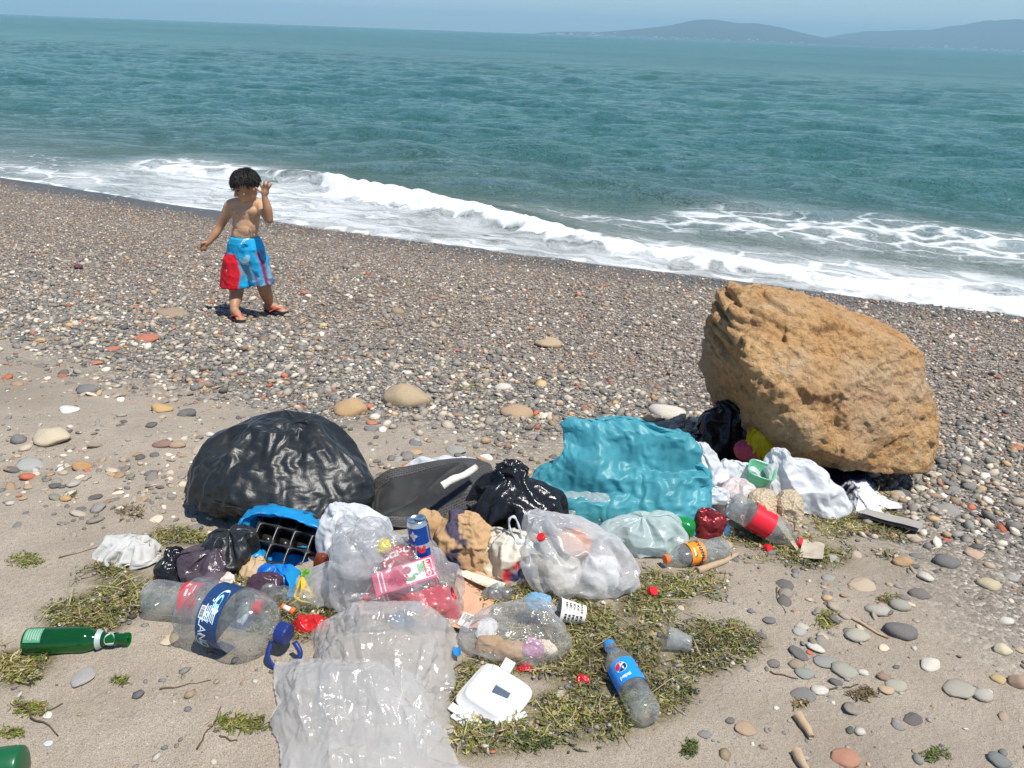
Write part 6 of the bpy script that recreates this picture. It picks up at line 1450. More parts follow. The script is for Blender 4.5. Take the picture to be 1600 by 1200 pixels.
twig(1245, 1120, 1268, 1158, .012, 'short knobbly piece of driftwood on the lower right sand', seed=5, bendy=.006); twig(1243, 1178, 1262, 1215, .012, 'driftwood stub at the bottom edge', seed=6, bendy=.004)
twig(1330, 968, 1385, 1000, .005, 'thin brown stick among pebbles on the right sand', seed=7)
DT = plain('dark_twig', (.10, .07, .045), .85, 0, .2, .2)
for k, q in enumerate([(300, 1175, 345, 1105), (345, 1150, 372, 1160), (255, 1080, 330, 1065), (60, 1120, 100, 1100), (100, 870, 170, 850), (130, 905, 210, 880), (20, 1100, 90, 1150), (1200, 1050, 1250, 1062), (1290, 1080, 1345, 1072), (1212, 918, 1228, 960)]):
    twig(*q, .0022, 'thin dark %s twig on the sand %s' % (['forked', 'short', 'curved', 'bent', 'long', 'slanting', 'slender', 'arched', 'wavy', 'upright'][k], ['left of the frosted sheet', 'touching the frosted sheet', 'below the large water bottle', 'in the lower left corner', 'at the far left', 'left of the crumpled cloth', 'by the left edge', 'right of the blue labelled bottle', 'below the pebble cluster', 'on the smooth sand'][k]), 'twig', 'twig', DT, .012, 150 + k)
e = empty('green_bottle', label='dark green plastic bottle cut off by the lower left corner', cat='bottle'); lathe('bottle_body', smooth_prof([(0, .02), (.004, .034), (.02, .038), (.1, .038), (.13, .028), (.15, .014)], 3), plain('dark_green_plastic', (.01, .10, .035), .3, 0, .5, .1), e, 32)
A = G(45, 1212); lie(e, A + (0, 0, .03), A + np.array((-.14, -.03, .03)))
sheet_on_ground('blue_scrap', [(708, 1030), (720, 1032), (720, 1015), (708, 1014)], FOIL('azure_film', (.02, .30, .66)), 'small azure scrap beside the frosted sheet', 'scrap', .01, .015, 8, 161)
o = put_stone('dark_berry_scrap', ROUND[0], G(208, 965), .02, .3, (.012, .012, .014), 1.2, .1); tag(o, 'small black scrap left of the red labelled bottle', 'scrap')
o = put_stone('purple_shell', ROUND[3], G(123, 420), .07, .1, (.09, .015, .04), 1.0, .1); tag(o, 'dark purple scrap lying far left on the gravel', 'scrap')

# ------------------------------------------------------------------ scraps that fill the gaps of the heap
W_PAPER = plain('white_scrap_paper', (.72, .71, .68), .8, 0, .2, .1, 60, .4, 120, .15); TANC = plain('tan_cardboard', (.50, .36, .22), .9, 0, .15, .12, 30, .4, 90)
extra = [(905, 800, 40, .05, F_WHITE, 'white film scrap tucked behind the milky bag'), (1046, 806, 34, .05, F_WHITE, 'white film scrap under the right corner of the teal bag'), (966, 836, 30, .045, FOIL('crimson_film', (.5, .02, .04)), 'crimson wrapper between the two whitish bags'),
 (690, 872, 44, .07, F_CLEAR, 'clear film scrap beside the brown paper bag'), (752, 870, 34, .08, F_MILK, 'whitish film scrap between brown paper bag and knotted bag'), (1160, 764, 46, .08, film('mint_film', (.45, .78, .62), .7, .25, .3, 30, transl=.4), 'mint green film scrap below the mint tub'),
 (1238, 770, 40, .07, F_WHITE, 'white film bundle left of the long white bag'), (720, 845, 40, .06, plain('slate_blue_film', (.10, .14, .20), .3, 0, .6, .1), 'slate blue packet under the front edge of the mat'), (600, 905, 50, .05, F_CLEAR, 'clear film scrap left of the brown paper'),
 (430, 915, 44, .03, F_ROYAL, 'royal blue scrap below the blue bag'), (398, 905, 30, .03, TANC, 'small tan card scrap behind the large bottle'), (530, 935, 46, .045, F_MILK, 'whitish film scrap left of the clear bag'), (1098, 828, 36, .03, plain('dark_film', (.03, .03, .035), .3, 0, .6, .1), 'dark film scrap below the teal bag right edge'),
 (1210, 792, 30, .03, FOIL('maroon_film', (.22, .01, .03)), 'maroon scrap under the bubble wrap'), (870, 880, 26, .03, TANC, 'tan scrap left of the milky bag front'), (760, 1000, 24, .02, W_PAPER, 'crumpled white paper at the left end of the bread bag')]
for k, (px_, py_, wpx, hz_, mt, lab) in enumerate(extra):
    lbag('scrap', [(px_ - wpx * .45, px_ + wpx * .45, .0, .025, .02), (px_ - wpx * .52, px_ + wpx * .5, hz_ * .4, .028, .024), (px_ - wpx * .4, px_ + wpx * .42, hz_ * .8, .032, .018), (px_ - wpx * .15, px_ + wpx * .25, hz_, .035, .008)], px_, py_, mt, lab, 'scrap', n=56, up=6, slack=(1.4, 1.25, .016), step=2, seed=180 + k)
sheet_on_ground('cardboard_piece', [(1086, 712), (1112, 716), (1108, 672), (1094, 676)], TANC, 'tan cardboard corner behind the tall white bag', 'cardboard', .05, .02, 12, 201, .003)
for k, (px_, py_, wpx, colr, lab) in enumerate([(1042, 928, 18, (.72, .72, .7), 'white foam chip on the weed near the faded red cap'), (1019, 938, 12, (.74, .74, .72), 'small white chip beside the faded red cap'), (1000, 922, 34, (.42, .30, .19), 'tan wood chip on the weed left of the faded red cap'), (1064, 950, 14, (.6, .5, .38), 'pale wood chip right of the faded red cap'), (880, 1088, 26, (.5, .42, .3), 'straw coloured stick end below the bread bag'), (700, 1140, 24, (.4, .36, .3), 'grey wood splinter right of the frosted bag'), (1010, 1115, 20, (.45, .22, .12), 'rusty wood chip by the blue labelled bottle'), (65, 1102, 14, (.7, .3, .08), 'orange chip in the lower left weed tuft'), (75, 1118, 16, (.7, .68, .62), 'white stick piece below the orange chip'), (75, 1162, 14, (.6, .66, .7), 'pale blue paper scrap in the lower left'), (265, 1000, 30, (.62, .5, .34), 'tan paper scrap below the red labelled bottle'), (130, 1060, 44, (.34, .33, .33), 'thin grey film flake on sand below the green beer bottle')]):
    p_ = G(px_, py_); o = put_stone('chip', BLOCK[k % 4], p_, wpx / ppm(p_), .7 * k, colr, .28, .2); tag(o, lab, 'chip')

# ------------------------------------------------------------------ dried seaweed
WEED_COLS = .82 * np.array([(.20, .22, .035), (.30, .29, .06), (.12, .16, .03), (.42, .36, .15), (.50, .43, .24), (.06, .085, .025), (.22, .14, .07), (.035, .04, .02), (.16, .26, .04)])
t = NT('seaweed_blade'); wcol = t.attr('col'); trn = t.n('ShaderNodeBsdfTranslucent'); t.l(wcol, trn.inputs[0])
M_WEED = t.surf(t.mixsh(.22, t.pbr(wcol, .6, 0, .35), trn.outputs[0]))
def strands(name, x, y, rng, wts, height, length=(.025, .08), width=(.0012, .0032), curl=1.0, parent=None, org=None):
    n = len(x); k = 7; az = rng.uniform(0, 2 * np.pi, n); L = rng.uniform(*length, n); w = rng.uniform(*width, n); tw = rng.normal(0, 1.3 * curl, n); tw2 = rng.normal(0, 2.2 * curl, n)
    z0 = H(x, y) + rng.uniform(0, 1, n) ** 1.6 * height + .002; lift = rng.normal(0, .35, n) * np.clip(height / .01, .3, 1.5)
    q = np.linspace(-.5, .5, k); P = np.zeros((n, k, 2, 3)); cx = np.zeros(n); cy = np.zeros(n); px = np.zeros((n, k)); py = np.zeros((n, k))
    for i in range(k):
        a = az + tw * q[i] * 2 + tw2 * q[i] ** 2 * 2; px[:, i] = cx; py[:, i] = cy; cx = cx + np.cos(a) * L / (k - 1); cy = cy + np.sin(a) * L / (k - 1)
    px -= px[:, 3:4]; py -= py[:, 3:4]
    a = az[:, None] + tw[:, None] * q * 2; roll = rng.uniform(-.9, .9, n)[:, None] + q * rng.normal(0, 2, n)[:, None]
    ww = w[:, None] * (1 - (2 * q) ** 4 * .8); ox = -np.sin(a) * ww * np.cos(roll); oy = np.cos(a) * ww * np.cos(roll); oz = np.abs(ww * np.sin(roll))
    zz = z0[:, None] + lift[:, None] * q * L[:, None] * .5 + .25 * L[:, None] * (q ** 2) * rng.normal(0, .5, n)[:, None]
    X_ = x[:, None] + px; Y_ = y[:, None] + py; zz = np.maximum(zz, H(X_.ravel(), Y_.ravel()).reshape(zz.shape) + .0015)
    P[:, :, 0] = np.stack([X_ - ox, Y_ - oy, zz], -1); P[:, :, 1] = np.stack([X_ + ox, Y_ + oy, zz + oz], -1)
    V = P.reshape(-1, 3); idx = np.arange(n)[:, None] * (2 * k) + np.arange(k - 1)[None] * 2; F = np.stack([idx, idx + 2, idx + 3, idx + 1], -1).reshape(-1, 4)
    if org is not None: V = V - org
    o = mk(name, V, F, M_WEED, parent); c = WEED_COLS[rng.choice(len(WEED_COLS), n, p=wts)] * rng.uniform(.7, 1.35, (n, 1)); pc = fbm(np.column_stack([x, y]) * 9, 3, 77)[:, None]; c = c * (1 + .5 * pc) + np.array([(.05, .03, .0)]) * np.clip(pc, 0, 1); vattr(o, 'col', np.repeat(np.clip(c, 0.004, 1), 2 * k, 0)); return o
def ell(rng, n, cx, cy, rx, ry):
    """points of an elliptical patch of the photograph, on the ground"""
    c = G(cx, cy); ex = G(cx + rx, cy) - c; ey = G(cx, cy - ry) - c
    r = np.sqrt(rng.uniform(0, 1, n)) * rng.uniform(.55, 1.12, n); a = rng.uniform(0, 2 * np.pi, n); return c[0] + r * (np.cos(a) * ex[0] + np.sin(a) * ey[0]), c[1] + r * (np.cos(a) * ex[1] + np.sin(a) * ey[1])
rng = np.random.default_rng(5)
WTS = np.array([.10, .11, .10, .19, .15, .11, .14, .08, .02]); WTS /= WTS.sum()
main_patches = [(905, 1010, 150, 70, 1700), (960, 945, 130, 45, 1100), (860, 1110, 130, 62, 1300), (1110, 1005, 75, 40, 620), (1060, 925, 80, 40, 500), (745, 1085, 40, 55, 260), (1000, 1060, 90, 60, 700), (1330, 800, 80, 38, 650), (1270, 860, 60, 26, 420), (1385, 830, 40, 40, 300), (1180, 850, 60, 30, 300), (800, 940, 60, 40, 300),
                (285, 850, 55, 26, 500), (200, 915, 85, 40, 900), (130, 962, 70, 26, 480), (35, 1035, 45, 40, 420), (350, 905, 60, 30, 260), (470, 960, 90, 40, 400), (640, 900, 150, 60, 500), (760, 1150, 60, 25, 130)]
xs_, ys_ = [], []
for p_ in main_patches:
    a, b_ = ell(rng, int(p_[4] * 3.2), *p_[:4]); kk = 1.3 * fbm(np.column_stack([a, b_]) * 13, 3, 501) + .10 > rng.uniform(-.35, .45, len(a)); xs_.append(a[kk]); ys_.append(b_[kk])
x, y = np.concatenate(xs_), np.concatenate(ys_)
# rotted crumbs darken the sand under the mats: density of strands laid on the beach grid
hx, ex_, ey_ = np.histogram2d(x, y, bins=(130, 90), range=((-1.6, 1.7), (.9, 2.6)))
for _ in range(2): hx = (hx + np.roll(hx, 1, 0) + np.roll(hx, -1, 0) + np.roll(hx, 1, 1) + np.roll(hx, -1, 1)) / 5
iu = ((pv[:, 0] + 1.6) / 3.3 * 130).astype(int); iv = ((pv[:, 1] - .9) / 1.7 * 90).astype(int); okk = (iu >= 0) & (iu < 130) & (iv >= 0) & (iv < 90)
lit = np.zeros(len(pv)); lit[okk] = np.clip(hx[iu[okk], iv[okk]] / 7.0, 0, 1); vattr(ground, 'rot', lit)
tag(strands('seaweed', x, y, rng, WTS, .010, (.012, .045), (.0007, .0020), 1.8), 'dried green and straw coloured seaweed matted round the rubbish', None, None, 'stuff')
kl = rng.uniform(0, 1, len(x)) < .04
tag(strands('seaweed_straw', x[kl], y[kl], rng, np.array([.03, .05, .02, .3, .3, .02, .22, .06, .0]), .016, (.05, .13), (.0006, .0014), .8), 'long dry straw like strands tangled in the seaweed', None, None, 'stuff')
# straw, chips and shell crumbs caught in it
k = rng.uniform(0, 1, len(x)) < .22; r = rng.uniform(.0025, .0075, k.sum())
o = stones('weed_debris', x[k] + rng.normal(0, .01, k.sum()), y[k] + rng.normal(0, .01, k.sum()), r, rng, PEB_W, ICO1, MAT_STONE, .1, (.3, .7), .35); tag(o, 'shell crumbs and chips caught in the seaweed', None, None, 'stuff')
DKW = np.array([.05, .02, .25, .02, .0, .3, .1, .16, .1]); DKW /= DKW.sum(); LTW = np.array([.3, .3, .1, .1, .05, .03, .04, .0, .08]); LTW /= LTW.sum(); BRW = np.array([.02, .02, .02, .1, .1, .05, .5, .15, .0]); BRW /= BRW.sum()
clumps = [(40, 876, 32, 12, 150, LTW, 'yellow green seaweed tuft on the sand at the far left'), (378, 1132, 52, 16, 260, LTW, 'long yellow green seaweed tuft left of the frosted sheet'), (188, 1064, 16, 7, 50, LTW, 'tiny seaweed tuft below the green beer bottle'),
 (45, 1108, 36, 14, 130, LTW, 'seaweed tuft with an orange chip in the lower left'), (20, 1146, 24, 10, 70, LTW, 'seaweed tuft at the left edge near the bottom'), (1292, 968, 22, 16, 130, np.roll(LTW, 0), 'fresh green weed tuft beside a pale pebble on the right sand'),
 (1120, 1000, 50, 26, 260, DKW, 'dark green weed spread right of the broken cup'), (835, 1160, 36, 18, 160, DKW, 'dark weed clump below the foam box'), (730, 608, 30, 9, 120, DKW, 'dark green weed on shingle right of the tan block'), (525, 584, 18, 6, 60, LTW, 'small green weed on shingle above the orange brown stone'),
 (1462, 1180, 26, 10, 70, DKW, 'dark weed scrap at the bottom right'), (1080, 1170, 14, 14, 80, DKW, 'dark green leafy weed at the bottom centre'), (205, 800, 26, 14, 110, BRW, 'brown dry rootlets on sand left of the black bag'), (1350, 1085, 26, 12, 90, BRW, 'brown dry rootlets on the lower right sand'),
 (1250, 1100, 16, 8, 50, BRW, 'curly brown rootlet by the sunk dark stone'), (112, 772, 10, 6, 40, DKW, 'small green weed on the orange stone at left'), (1385, 935, 20, 8, 60, LTW, 'light green weed above the pale grey oval stone'), (300, 500 + 70, 8, 4, 20, LTW, 'speck of green weed on the left shingle')]
for cx, cy, rx, ry, n, wt, lab in clumps:
    a, b_ = ell(rng, n, cx, cy, rx, ry); c_ = G(cx, cy)
    o = strands('seaweed_clump', a, b_, rng, wt, .006, (.010, .035), (.0007, .0018), 1.8, None, c_); o.location = c_; tag(o, lab, 'seaweed')

# ------------------------------------------------------------------ child at the water's edge
FL, FR = G(369, 501), G(431, 492)                       # ground under each foot
C0 = .5 * (FL + FR) + np.array([0, 0, .012]); yc = C0[1]; SP = 1 / ppm(C0)        # metres per photograph pixel there
def J(px, py, dy=0.0): return aty(px, py, yc + dy) - C0
def blob(c, r, rot=None, base=ICO2):
    V = base[0] * np.array(r)
    if rot is not None: V = V @ np.array(rot).T
    return V + np.array(c), base[1]
def limb(pts, rad, n=14, sub=5):
    """tapered, closed limb through joints"""
    P = catmull(np.array(pts, float), sub); q = np.linspace(0, len(pts) - 1, len(P)); rr = np.interp(q, np.arange(len(pts)), rad)
    d0 = P[0] - P[1]; d1 = P[-1] - P[-2]; d0 /= np.linalg.norm(d0); d1 /= np.linalg.norm(d1)
    P = np.vstack([P[0] + d0 * rr[0] * .85, P[0] + d0 * rr[0] * .5, P, P[-1] + d1 * rr[-1] * .5, P[-1] + d1 * rr[-1] * .85]); rr = np.concatenate([[rr[0] * .4, rr[0] * .85], rr, [rr[-1] * .85, rr[-1] * .4]])
    V, F = tube_arr(P, rr, n); tri = []
    for f in F:
        for k in range(1, len(f) - 1): tri.append((f[0], f[k], f[k + 1]))
    return V, np.array(tri)
def fuse(name, shells, voxel, smooth, mat, parent):
    V = []; F = []; k = 0
    for v, f in shells: V.append(v); F.append(f + k); k += len(v)
    me = new_mesh(name, np.concatenate(V), np.concatenate(F)); ob = bpy.data.objects.new(name, me); COL.objects.link(ob)
    m = ob.modifiers.new('remesh', 'REMESH'); m.mode = 'VOXEL'; m.voxel_size = voxel; m.use_smooth_shade = True
    if smooth: s_ = ob.modifiers.new('smooth', 'SMOOTH'); s_.factor = .5; s_.iterations = smooth
    dg = bpy.context.evaluated_depsgraph_get(); dg.update(); me2 = bpy.data.meshes.new_from_object(ob.evaluated_get(dg))
    ob.modifiers.clear(); ob.data = me2; me2.name = name; set_smooth(me2); me2.materials.clear(); me2.materials.append(mat); ob.parent = parent
    W = np.zeros(len(me2.vertices) * 3); me2.vertices.foreach_get('co', W); return ob, W.reshape(-1, 3)
child = empty('person', C0, (0, 0, 0), 'small child in blue and red swim shorts waving beside the surf', 'person')
# head frame: turned to the left of the picture and looking down
hf = np.array([-.66, -.66, -.36]); hf /= np.linalg.norm(hf); hu = np.array([-.18, -.12, .97]); hu -= hf * (hu @ hf); hu /= np.linalg.norm(hu); hr_ = np.cross(hf, hu)
HM = np.column_stack([hr_, hf, hu]); hc = J(384, 290, -.02)
def hp(r, f, u): return hc + HM @ np.array([r, f, u])
sh = []
sh += [blob(hc + HM @ np.array([0, -.006, .012]), (.064, .078, .074), HM, ICO3), blob(hp(0, .022, -.040), (.047, .050, .046), HM), blob(hp(0, .048, -.066), (.022, .020, .018), HM),
       blob(hp(.026, .045, -.026), (.022, .022, .020), HM), blob(hp(-.026, .045, -.026), (.022, .022, .020), HM), limb([hp(0, .068, .004), hp(0, .083, -.022)], [.006, .0105], 10), blob(hp(0, .070, -.046), (.016, .008, .0085), HM),
       blob(hp(.064, -.006, -.014), (.008, .015, .022), HM), blob(hp(-.064, -.006, -.014), (.008, .015, .022), HM), blob(hp(0, .058, .026), (.042, .016, .012), HM)]
sh.append(limb([hp(0, -.015, -.045), J(384, 322, .015)], [.036, .037]))
# torso
sh += [blob(J(384, 334, .012), (.090, .058, .085)), blob(J(384, 350, .008), (.082, .056, .09)), blob(J(382, 366, .006), (.080, .058, .075)), blob(J(384, 386, .01), (.086, .064, .062)),
       limb([J(362, 320, .01), J(384, 317, .012), J(406, 320, .005)], [.036, .040, .036]), blob(J(373, 331, -.026), (.040, .022, .032)), blob(J(396, 331, -.026), (.040, .022, .032)), blob(J(382, 360, -.03), (.045, .024, .045))]
# arms
sh.append(limb([J(360, 321, .005), J(353, 336, .01), J(344, 353, .01), J(336, 366, -.015), J(327, 378, -.04)], [.036, .031, .025, .024, .0165]))
sh.append(limb([J(408, 321, .0), J(413, 331, -.04), J(420, 343, -.09)], [.036, .031, .026])); sh.append(limb([J(420, 343, -.09), J(418, 326, -.098), J(413, 306, -.10)], [.026, .0265, .0165]))
# hands: palms and five fingers each
sh.append(blob(J(322.5, 381.5, -.047), (.020, .012, .014))); sh.append(limb([J(327, 378, -.04), J(321, 383, -.048)], [.016, .014]))
for a, b_, c_ in (((319, 381, -.05), (314, 384, -.055), (309.5, 386, -.055)), ((319, 383, -.052), (315, 387, -.06), (311, 390, -.062)), ((321, 384.5, -.05), (318, 388.5, -.06), (315, 392, -.06)), ((323, 385, -.046), (322, 389, -.052), (320, 392.5, -.05)), ((321, 378.5, -.055), (317, 379.5, -.066), (313.5, 382, -.07))):
    sh.append(limb([J(*a), J(*b_), J(*c_)], [.0072, .0068, .0058], 8, 3))
sh.append(blob(J(414.5, 299, -.102), (.024, .011, .028))); sh.append(limb([J(413, 306, -.10), J(414, 300, -.102)], [.0165, .016]))
for a, b_, c_ in (((410, 295, -.104), (407.5, 290, -.108), (407, 285.5, -.108)), ((413, 293, -.104), (412.5, 287.5, -.11), (413, 282, -.108)), ((416.5, 293, -.104), (418, 288, -.11), (419.5, 282.5, -.108)), ((419, 295.5, -.104), (422, 291.5, -.108), (424.5, 287, -.106)), ((410, 301.5, -.105), (404.5, 298, -.112), (399.5, 292.5, -.114))):
    sh.append(limb([J(*a), J(*b_), J(*c_)], [.0074, .0068, .0058], 8, 3))
# legs and feet
aL = FL + (0, 0, .012) - C0 + np.array([-.010, .020, .060]); aR = FR + (0, 0, .012) - C0 + np.array([-.040, .015, .060])
sh.append(limb([J(373, 392, .01), J(371, 425, .0), J(370, 452, -.01), .55 * J(370, 452, .012) + .45 * aL, aL, aL - (0, 0, .03)], [.062, .054, .042, .040, .026, .027])); sh.append(limb([J(396, 392, .02), J(406, 425, .015), J(413, 450, .01), .55 * J(413, 450, .03) + .45 * aR, aR, aR - (0, 0, .03)], [.062, .054, .042, .040, .026, .027]))
toes = []
for an, dv in ((aL, np.array([.62, -.78, 0])), (aR, np.array([.97, -.25, 0]))):
    dv /= np.linalg.norm(dv); sd = np.array([-dv[1], dv[0], 0]); g0 = an - (0, 0, .060)
    sh.append(limb([g0 - dv * .022 + (0, 0, .036), g0 + dv * .03 + (0, 0, .040), g0 + dv * .075 + (0, 0, .028), g0 + dv * .10 + (0, 0, .024)], [.024, .026, .020, .014])); sh.append(blob(g0 + dv * .068 + np.array((0, 0, .025)), (.026, .026, .010)))
    for k, (o_, L_) in enumerate(((-.020, .118), (-.008, .120), (.002, .116), (.011, .110), (.020, .102))): sh.append(limb([g0 + dv * .085 - sd * o_ + (0, 0, .024), g0 + dv * L_ - sd * o_ + (0, 0, .021)], [.0085, .0072], 8, 3))
    toes.append((g0, dv, sd))
t = NT('child_skin'); sc = t.attr('col'); sc = t.mix(.25, sc, t.mix(t.noise(60, 4), (.8, .78, .76), (1.15, 1.12, 1.1)), 'MULTIPLY')
M_SKIN = t.surf(t.pbr(sc, .48, 0, .4, t.bump(t.noise(260, 2), .08, .002), **{'Subsurface Weight': .1, 'Subsurface Scale': .008}))
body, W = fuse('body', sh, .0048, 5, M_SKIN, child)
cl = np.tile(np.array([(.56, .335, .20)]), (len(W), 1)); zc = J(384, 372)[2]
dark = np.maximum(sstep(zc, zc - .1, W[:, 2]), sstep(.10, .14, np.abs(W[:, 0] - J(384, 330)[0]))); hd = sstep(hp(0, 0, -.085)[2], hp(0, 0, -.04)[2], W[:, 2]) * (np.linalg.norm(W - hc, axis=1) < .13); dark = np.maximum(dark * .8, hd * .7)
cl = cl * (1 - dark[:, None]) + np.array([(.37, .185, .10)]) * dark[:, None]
lips = np.exp(-(np.linalg.norm((W - hp(0, .077, -.046)) @ HM / (.016, .012, .006), axis=1)) ** 2); cl = cl * (1 - .5 * lips[:, None]) + np.array([(.40, .10, .08)]) * .5 * lips[:, None]
for px_ in (370, 398):
    nd = np.exp(-(np.linalg.norm(W - J(px_, 333, -.05), axis=1) / .010) ** 2); cl = cl * (1 - .55 * nd[:, None]) + np.array([(.25, .10, .07)]) * .55 * nd[:, None]
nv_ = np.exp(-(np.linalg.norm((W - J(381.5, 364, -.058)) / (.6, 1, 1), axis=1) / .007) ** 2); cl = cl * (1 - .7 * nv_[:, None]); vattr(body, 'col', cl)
DK = plain('dark_eye', (.012, .009, .008), .35)
for s_ in (1, -1):
    V, F = blob(hp(.026 * s_, .069, .004), (.0115, .006, .0042), HM); mk('eye', V, F, DK, child); V, F = limb([hp(.014 * s_, .073, .020), hp(.027 * s_, .072, .024), hp(.040 * s_, .062, .020)], [.0025, .003, .0018], 6, 4); mk('eyebrow', V, F, DK, child)
# hair: cap and tapering locks
rg = np.random.default_rng(9); HV = []; HF = []; k0 = 0
cap_ = ICO3[0].copy(); keep = (cap_[:, 2] > -.28 - .25 * (cap_[:, 1] < -.1)) & ~((cap_[:, 1] > .35) & (cap_[:, 2] < .42)) & ~((cap_[:, 1] > .1) & (cap_[:, 2] < .05))
Fk = ICO3[1][keep[ICO3[1]].all(1)]; V = hc + (cap_ * (.068, .082, .079) + (0, -.006, .013)) @ HM.T; HV.append(V); HF.append(Fk); k0 += len(V)
crown = np.array([.15, -.35, .92]); crown /= np.linalg.norm(crown)
cnt = 0
while cnt < 1100:
    d = rg.normal(size=3); d /= np.linalg.norm(d)
    if d[2] < -.15 or (d[1] > .30 and d[2] < .45) or (d[1] > .05 and d[2] < .1): continue
    tg = d - crown * (d @ crown); tg = tg - d * (tg @ d) + rg.normal(0, .13, 3); tg -= d * (tg @ d); tg /= np.linalg.norm(tg) + 1e-9
    L_ = rg.uniform(.34, .66) * (1.15 if d[1] > .2 else 1); pts = []
    for q in np.linspace(0, 1, 6):
        e_ = d * math.cos(q * L_) + tg * math.sin(q * L_); lift = 1.03 + .09 * q * rg.uniform(.3, 1.5) + (.05 if d[2] > .8 else 0) * q; pts.append(hc + HM @ (e_ * np.array([.068, .082, .079]) * lift + (0, -.006, .013)))
    w0 = rg.uniform(.0022, .0040); V, F = tube_arr(pts, [w0, w0 * 1.1, w0, w0 * .8, w0 * .5, w0 * .12], 5, .45)
    tri = np.array([(f[0], f[i], f[i + 1]) for f in F for i in range(1, len(f) - 1)]); HV.append(V); HF.append(tri + k0); k0 += len(V); cnt += 1
t = NT('black_hair'); M_HAIR = t.surf(t.pbr(t.mix(t.noise(90, 3), (.004, .0035, .0035), (.014, .011, .010)), .5, 0, .35))
mk('hair', np.concatenate(HV), np.concatenate(HF), M_HAIR, child)
# swim shorts
def rings(spec, n=40):
    V = []
    for c_, rx, ry in spec:
        th = np.linspace(0, 2 * np.pi, n, endpoint=False); V.append(np.column_stack([c_[0] + rx * np.cos(th), c_[1] + ry * np.sin(th), np.full(n, c_[2])]))
    V = np.concatenate(V); F = [tuple(f) for f in grid_faces(len(spec), n, False, True)[:, ::-1].tolist()] + [tuple(range(n)), tuple((len(spec) - 1) * n + i for i in range(n))[::-1]]
    tri = np.array([(f[0], f[i], f[i + 1]) for f in F for i in range(1, len(f) - 1)]); return V, tri
def lower(c_, dz): c_ = c_.copy(); c_[2] += dz; return c_
ss_ = [rings([(J(383, 369.5, .005), .088, .068), (J(383, 374, .006), .094, .074), (J(384, 385, .008), .108, .082), (J(384, 398, .01), .116, .086), (J(384, 408, .01), .105, .080)]),
       rings([(J(373, 388, .008), .060, .070), (J(371, 405, .002), .082, .082), (J(369, 425, -.004), .090, .088), (J(368.5, 446, -.008), .096, .090)]), rings([(J(397, 388, .012), .058, .070), (J(401, 405, .014), .070, .078), (J(405, 425, .016), .072, .080), (J(408, 442, .016), .076, .080)])]
so, W = fuse('swim_shorts', ss_, .005, 4, attrcol('shorts_fabric', .7, .25, 260, .3), child)
nr = np.zeros(len(W) * 3); so.data.vertices.foreach_get('normal', nr); nr = nr.reshape(-1, 3)
fold = .0065 * ridged(np.column_stack([W[:, 0] * 22, W[:, 1] * 22, W[:, 2] * 7]), 3, 601) + .004 * crumple(W, 9, 602); W2 = W + nr * (fold * sstep(J(384, 372)[2], J(384, 382)[2], W[:, 2]))[:, None]; so.data.vertices.foreach_set('co', W2.ravel()); so.data.update()
# abstract print: red field on one leg, pale sweeps, plum streak on the other
def at_px(W): 
    q = W + C0 - np.array([0, 0, CAM_H]); d = q @ _f; return q @ _r / d, q @ _u / d
xm = W[:, 0] - J(384, 400)[0]; zm = W[:, 2] - J(384, 447)[2]; hgt = J(384, 369)[2] - J(384, 447)[2]; zn = zm / hgt; fr_ = fbm(W * 16, 3, 611)
blue_ = np.array([(.012, .33, .58)]); cl = np.repeat(blue_, len(W), 0) * (.85 + .35 * sstep(-.4, .4, fbm(W * 12, 2, 612)))[:, None]
def lay(mask, c_):
    global cl
    cl = cl * (1 - mask[:, None]) + np.array([c_]) * mask[:, None]
lay(sstep(.25, .45, fr_ + .4 - np.abs(zn - .28) * 2.2) * .8, (.22, .38, .47))
red_m = sstep(-.012, -.022, xm + .05 * (zn - .5) + .018 * fr_) * (1 - sstep(.70, .76, zn + .1 * fr_)) * sstep(-.25, -.05, zn - .55 * sstep(-.06, .0, xm)); lay(red_m, (.66, .012, .022))
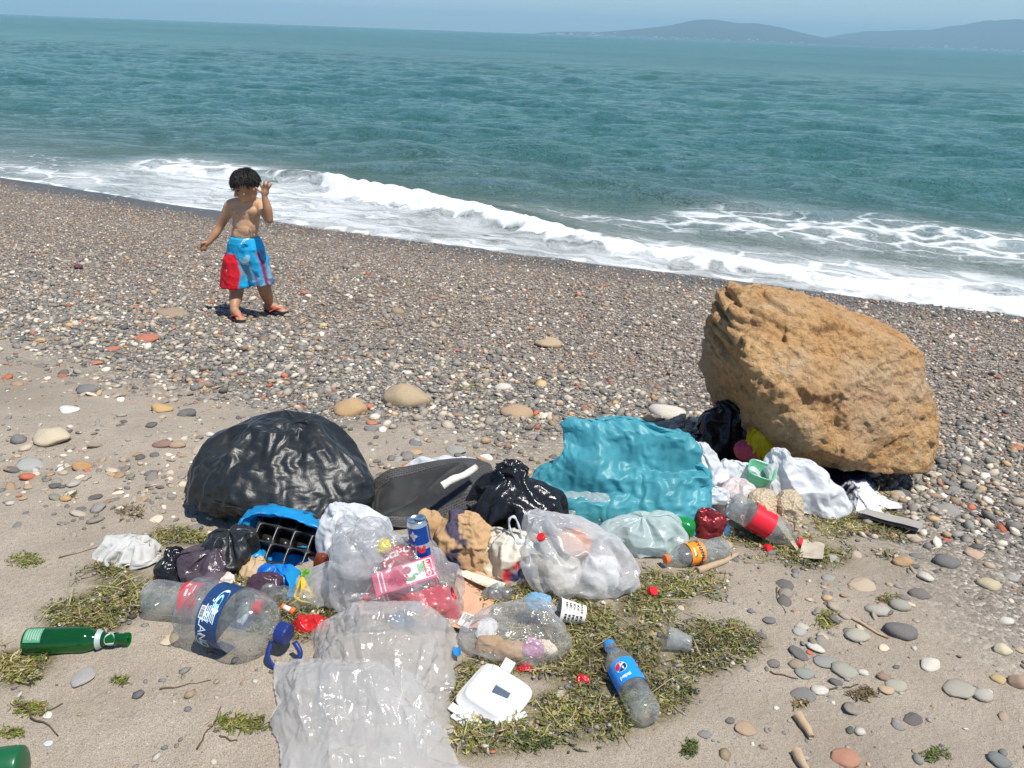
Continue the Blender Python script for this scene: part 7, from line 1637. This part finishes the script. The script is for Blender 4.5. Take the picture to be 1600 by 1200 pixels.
lay(red_m * sstep(.25, .4, fbm(W * 30, 3, 613)) * .6, (.16, .01, .03)); lay(sstep(.30, .36, fbm(np.column_stack([xm * 16 + zm * 10, W[:, 1] * 5, zm * 14 - xm * 8]), 2, 614)) * red_m * .55, (.03, .08, .22))
lay(red_m * sstep(.42, .5, fbm(W * 26 + 9, 3, 617)) * .75, (.75, .70, .68))
lay(sstep(.36, .44, fbm(np.column_stack([xm * 10 - zm * 12, W[:, 1] * 6, zm * 10 + xm * 10]), 3, 618)) * (1 - red_m) * (zn < .72) * .7, (.42, .60, .70))
lay(sstep(.40, .46, fbm(np.column_stack([xm * 18 + zm * 9, W[:, 1] * 6, zm * 9]), 3, 619)) * (1 - red_m) * (zn < .72) * .75, (.02, .05, .16))
st = np.exp(-((xm - .105 - .06 * (.5 - zn) + .02 * fr_) / .014) ** 2) * (1 - sstep(.70, .78, zn)); lay(st, (.24, .02, .09)); st2 = np.exp(-((xm - .07 + .05 * (zn - .25)) / .010) ** 2) * (zn < .3); lay(st2 * .8, (.25, .03, .10))
vattr(so, 'col', np.clip(cl, 0, 1))
tube('drawstring', catmull([J(377, 381, -.085), J(380, 376, -.082), J(383, 374, -.080), J(389, 373.5, -.078), J(385, 375, -.083), J(381, 378, -.086)], 5), .0028, INK_W, so, 6)
# flip flops
SOLE = plain('dark_sole', (.03, .022, .03), .7); STRAP = plain('red_strap', (.55, .05, .05), .5)
for g0, dv, sd in toes:
    n = 30; th = np.linspace(0, 2 * np.pi, n, endpoint=False); out = []
    for a in th:
        q = math.cos(a); wv = (.036 if q > 0 else .028); out.append(dv * (.045 + .088 * q) + sd * wv * math.sin(a))
    out = np.array(out); V = np.concatenate([g0 + out + (0, 0, .002), g0 + out + (0, 0, .014)]); F = [(i, (i + 1) % n, n + (i + 1) % n, n + i) for i in range(n)] + [tuple(range(n))[::-1], tuple(n + i for i in range(n))]
    fo = mk('sandal', V, F, SOLE, child, False)
    for s_ in (1, -1): tube('strap', catmull([g0 + dv * .10 + (0, 0, .030), g0 + dv * .07 + sd * s_ * .016 + np.array((0, 0, .040)), g0 + dv * .02 + sd * s_ * .034 + np.array((0, 0, .018))], 6), 0.0085, STRAP, fo, 8, .5)
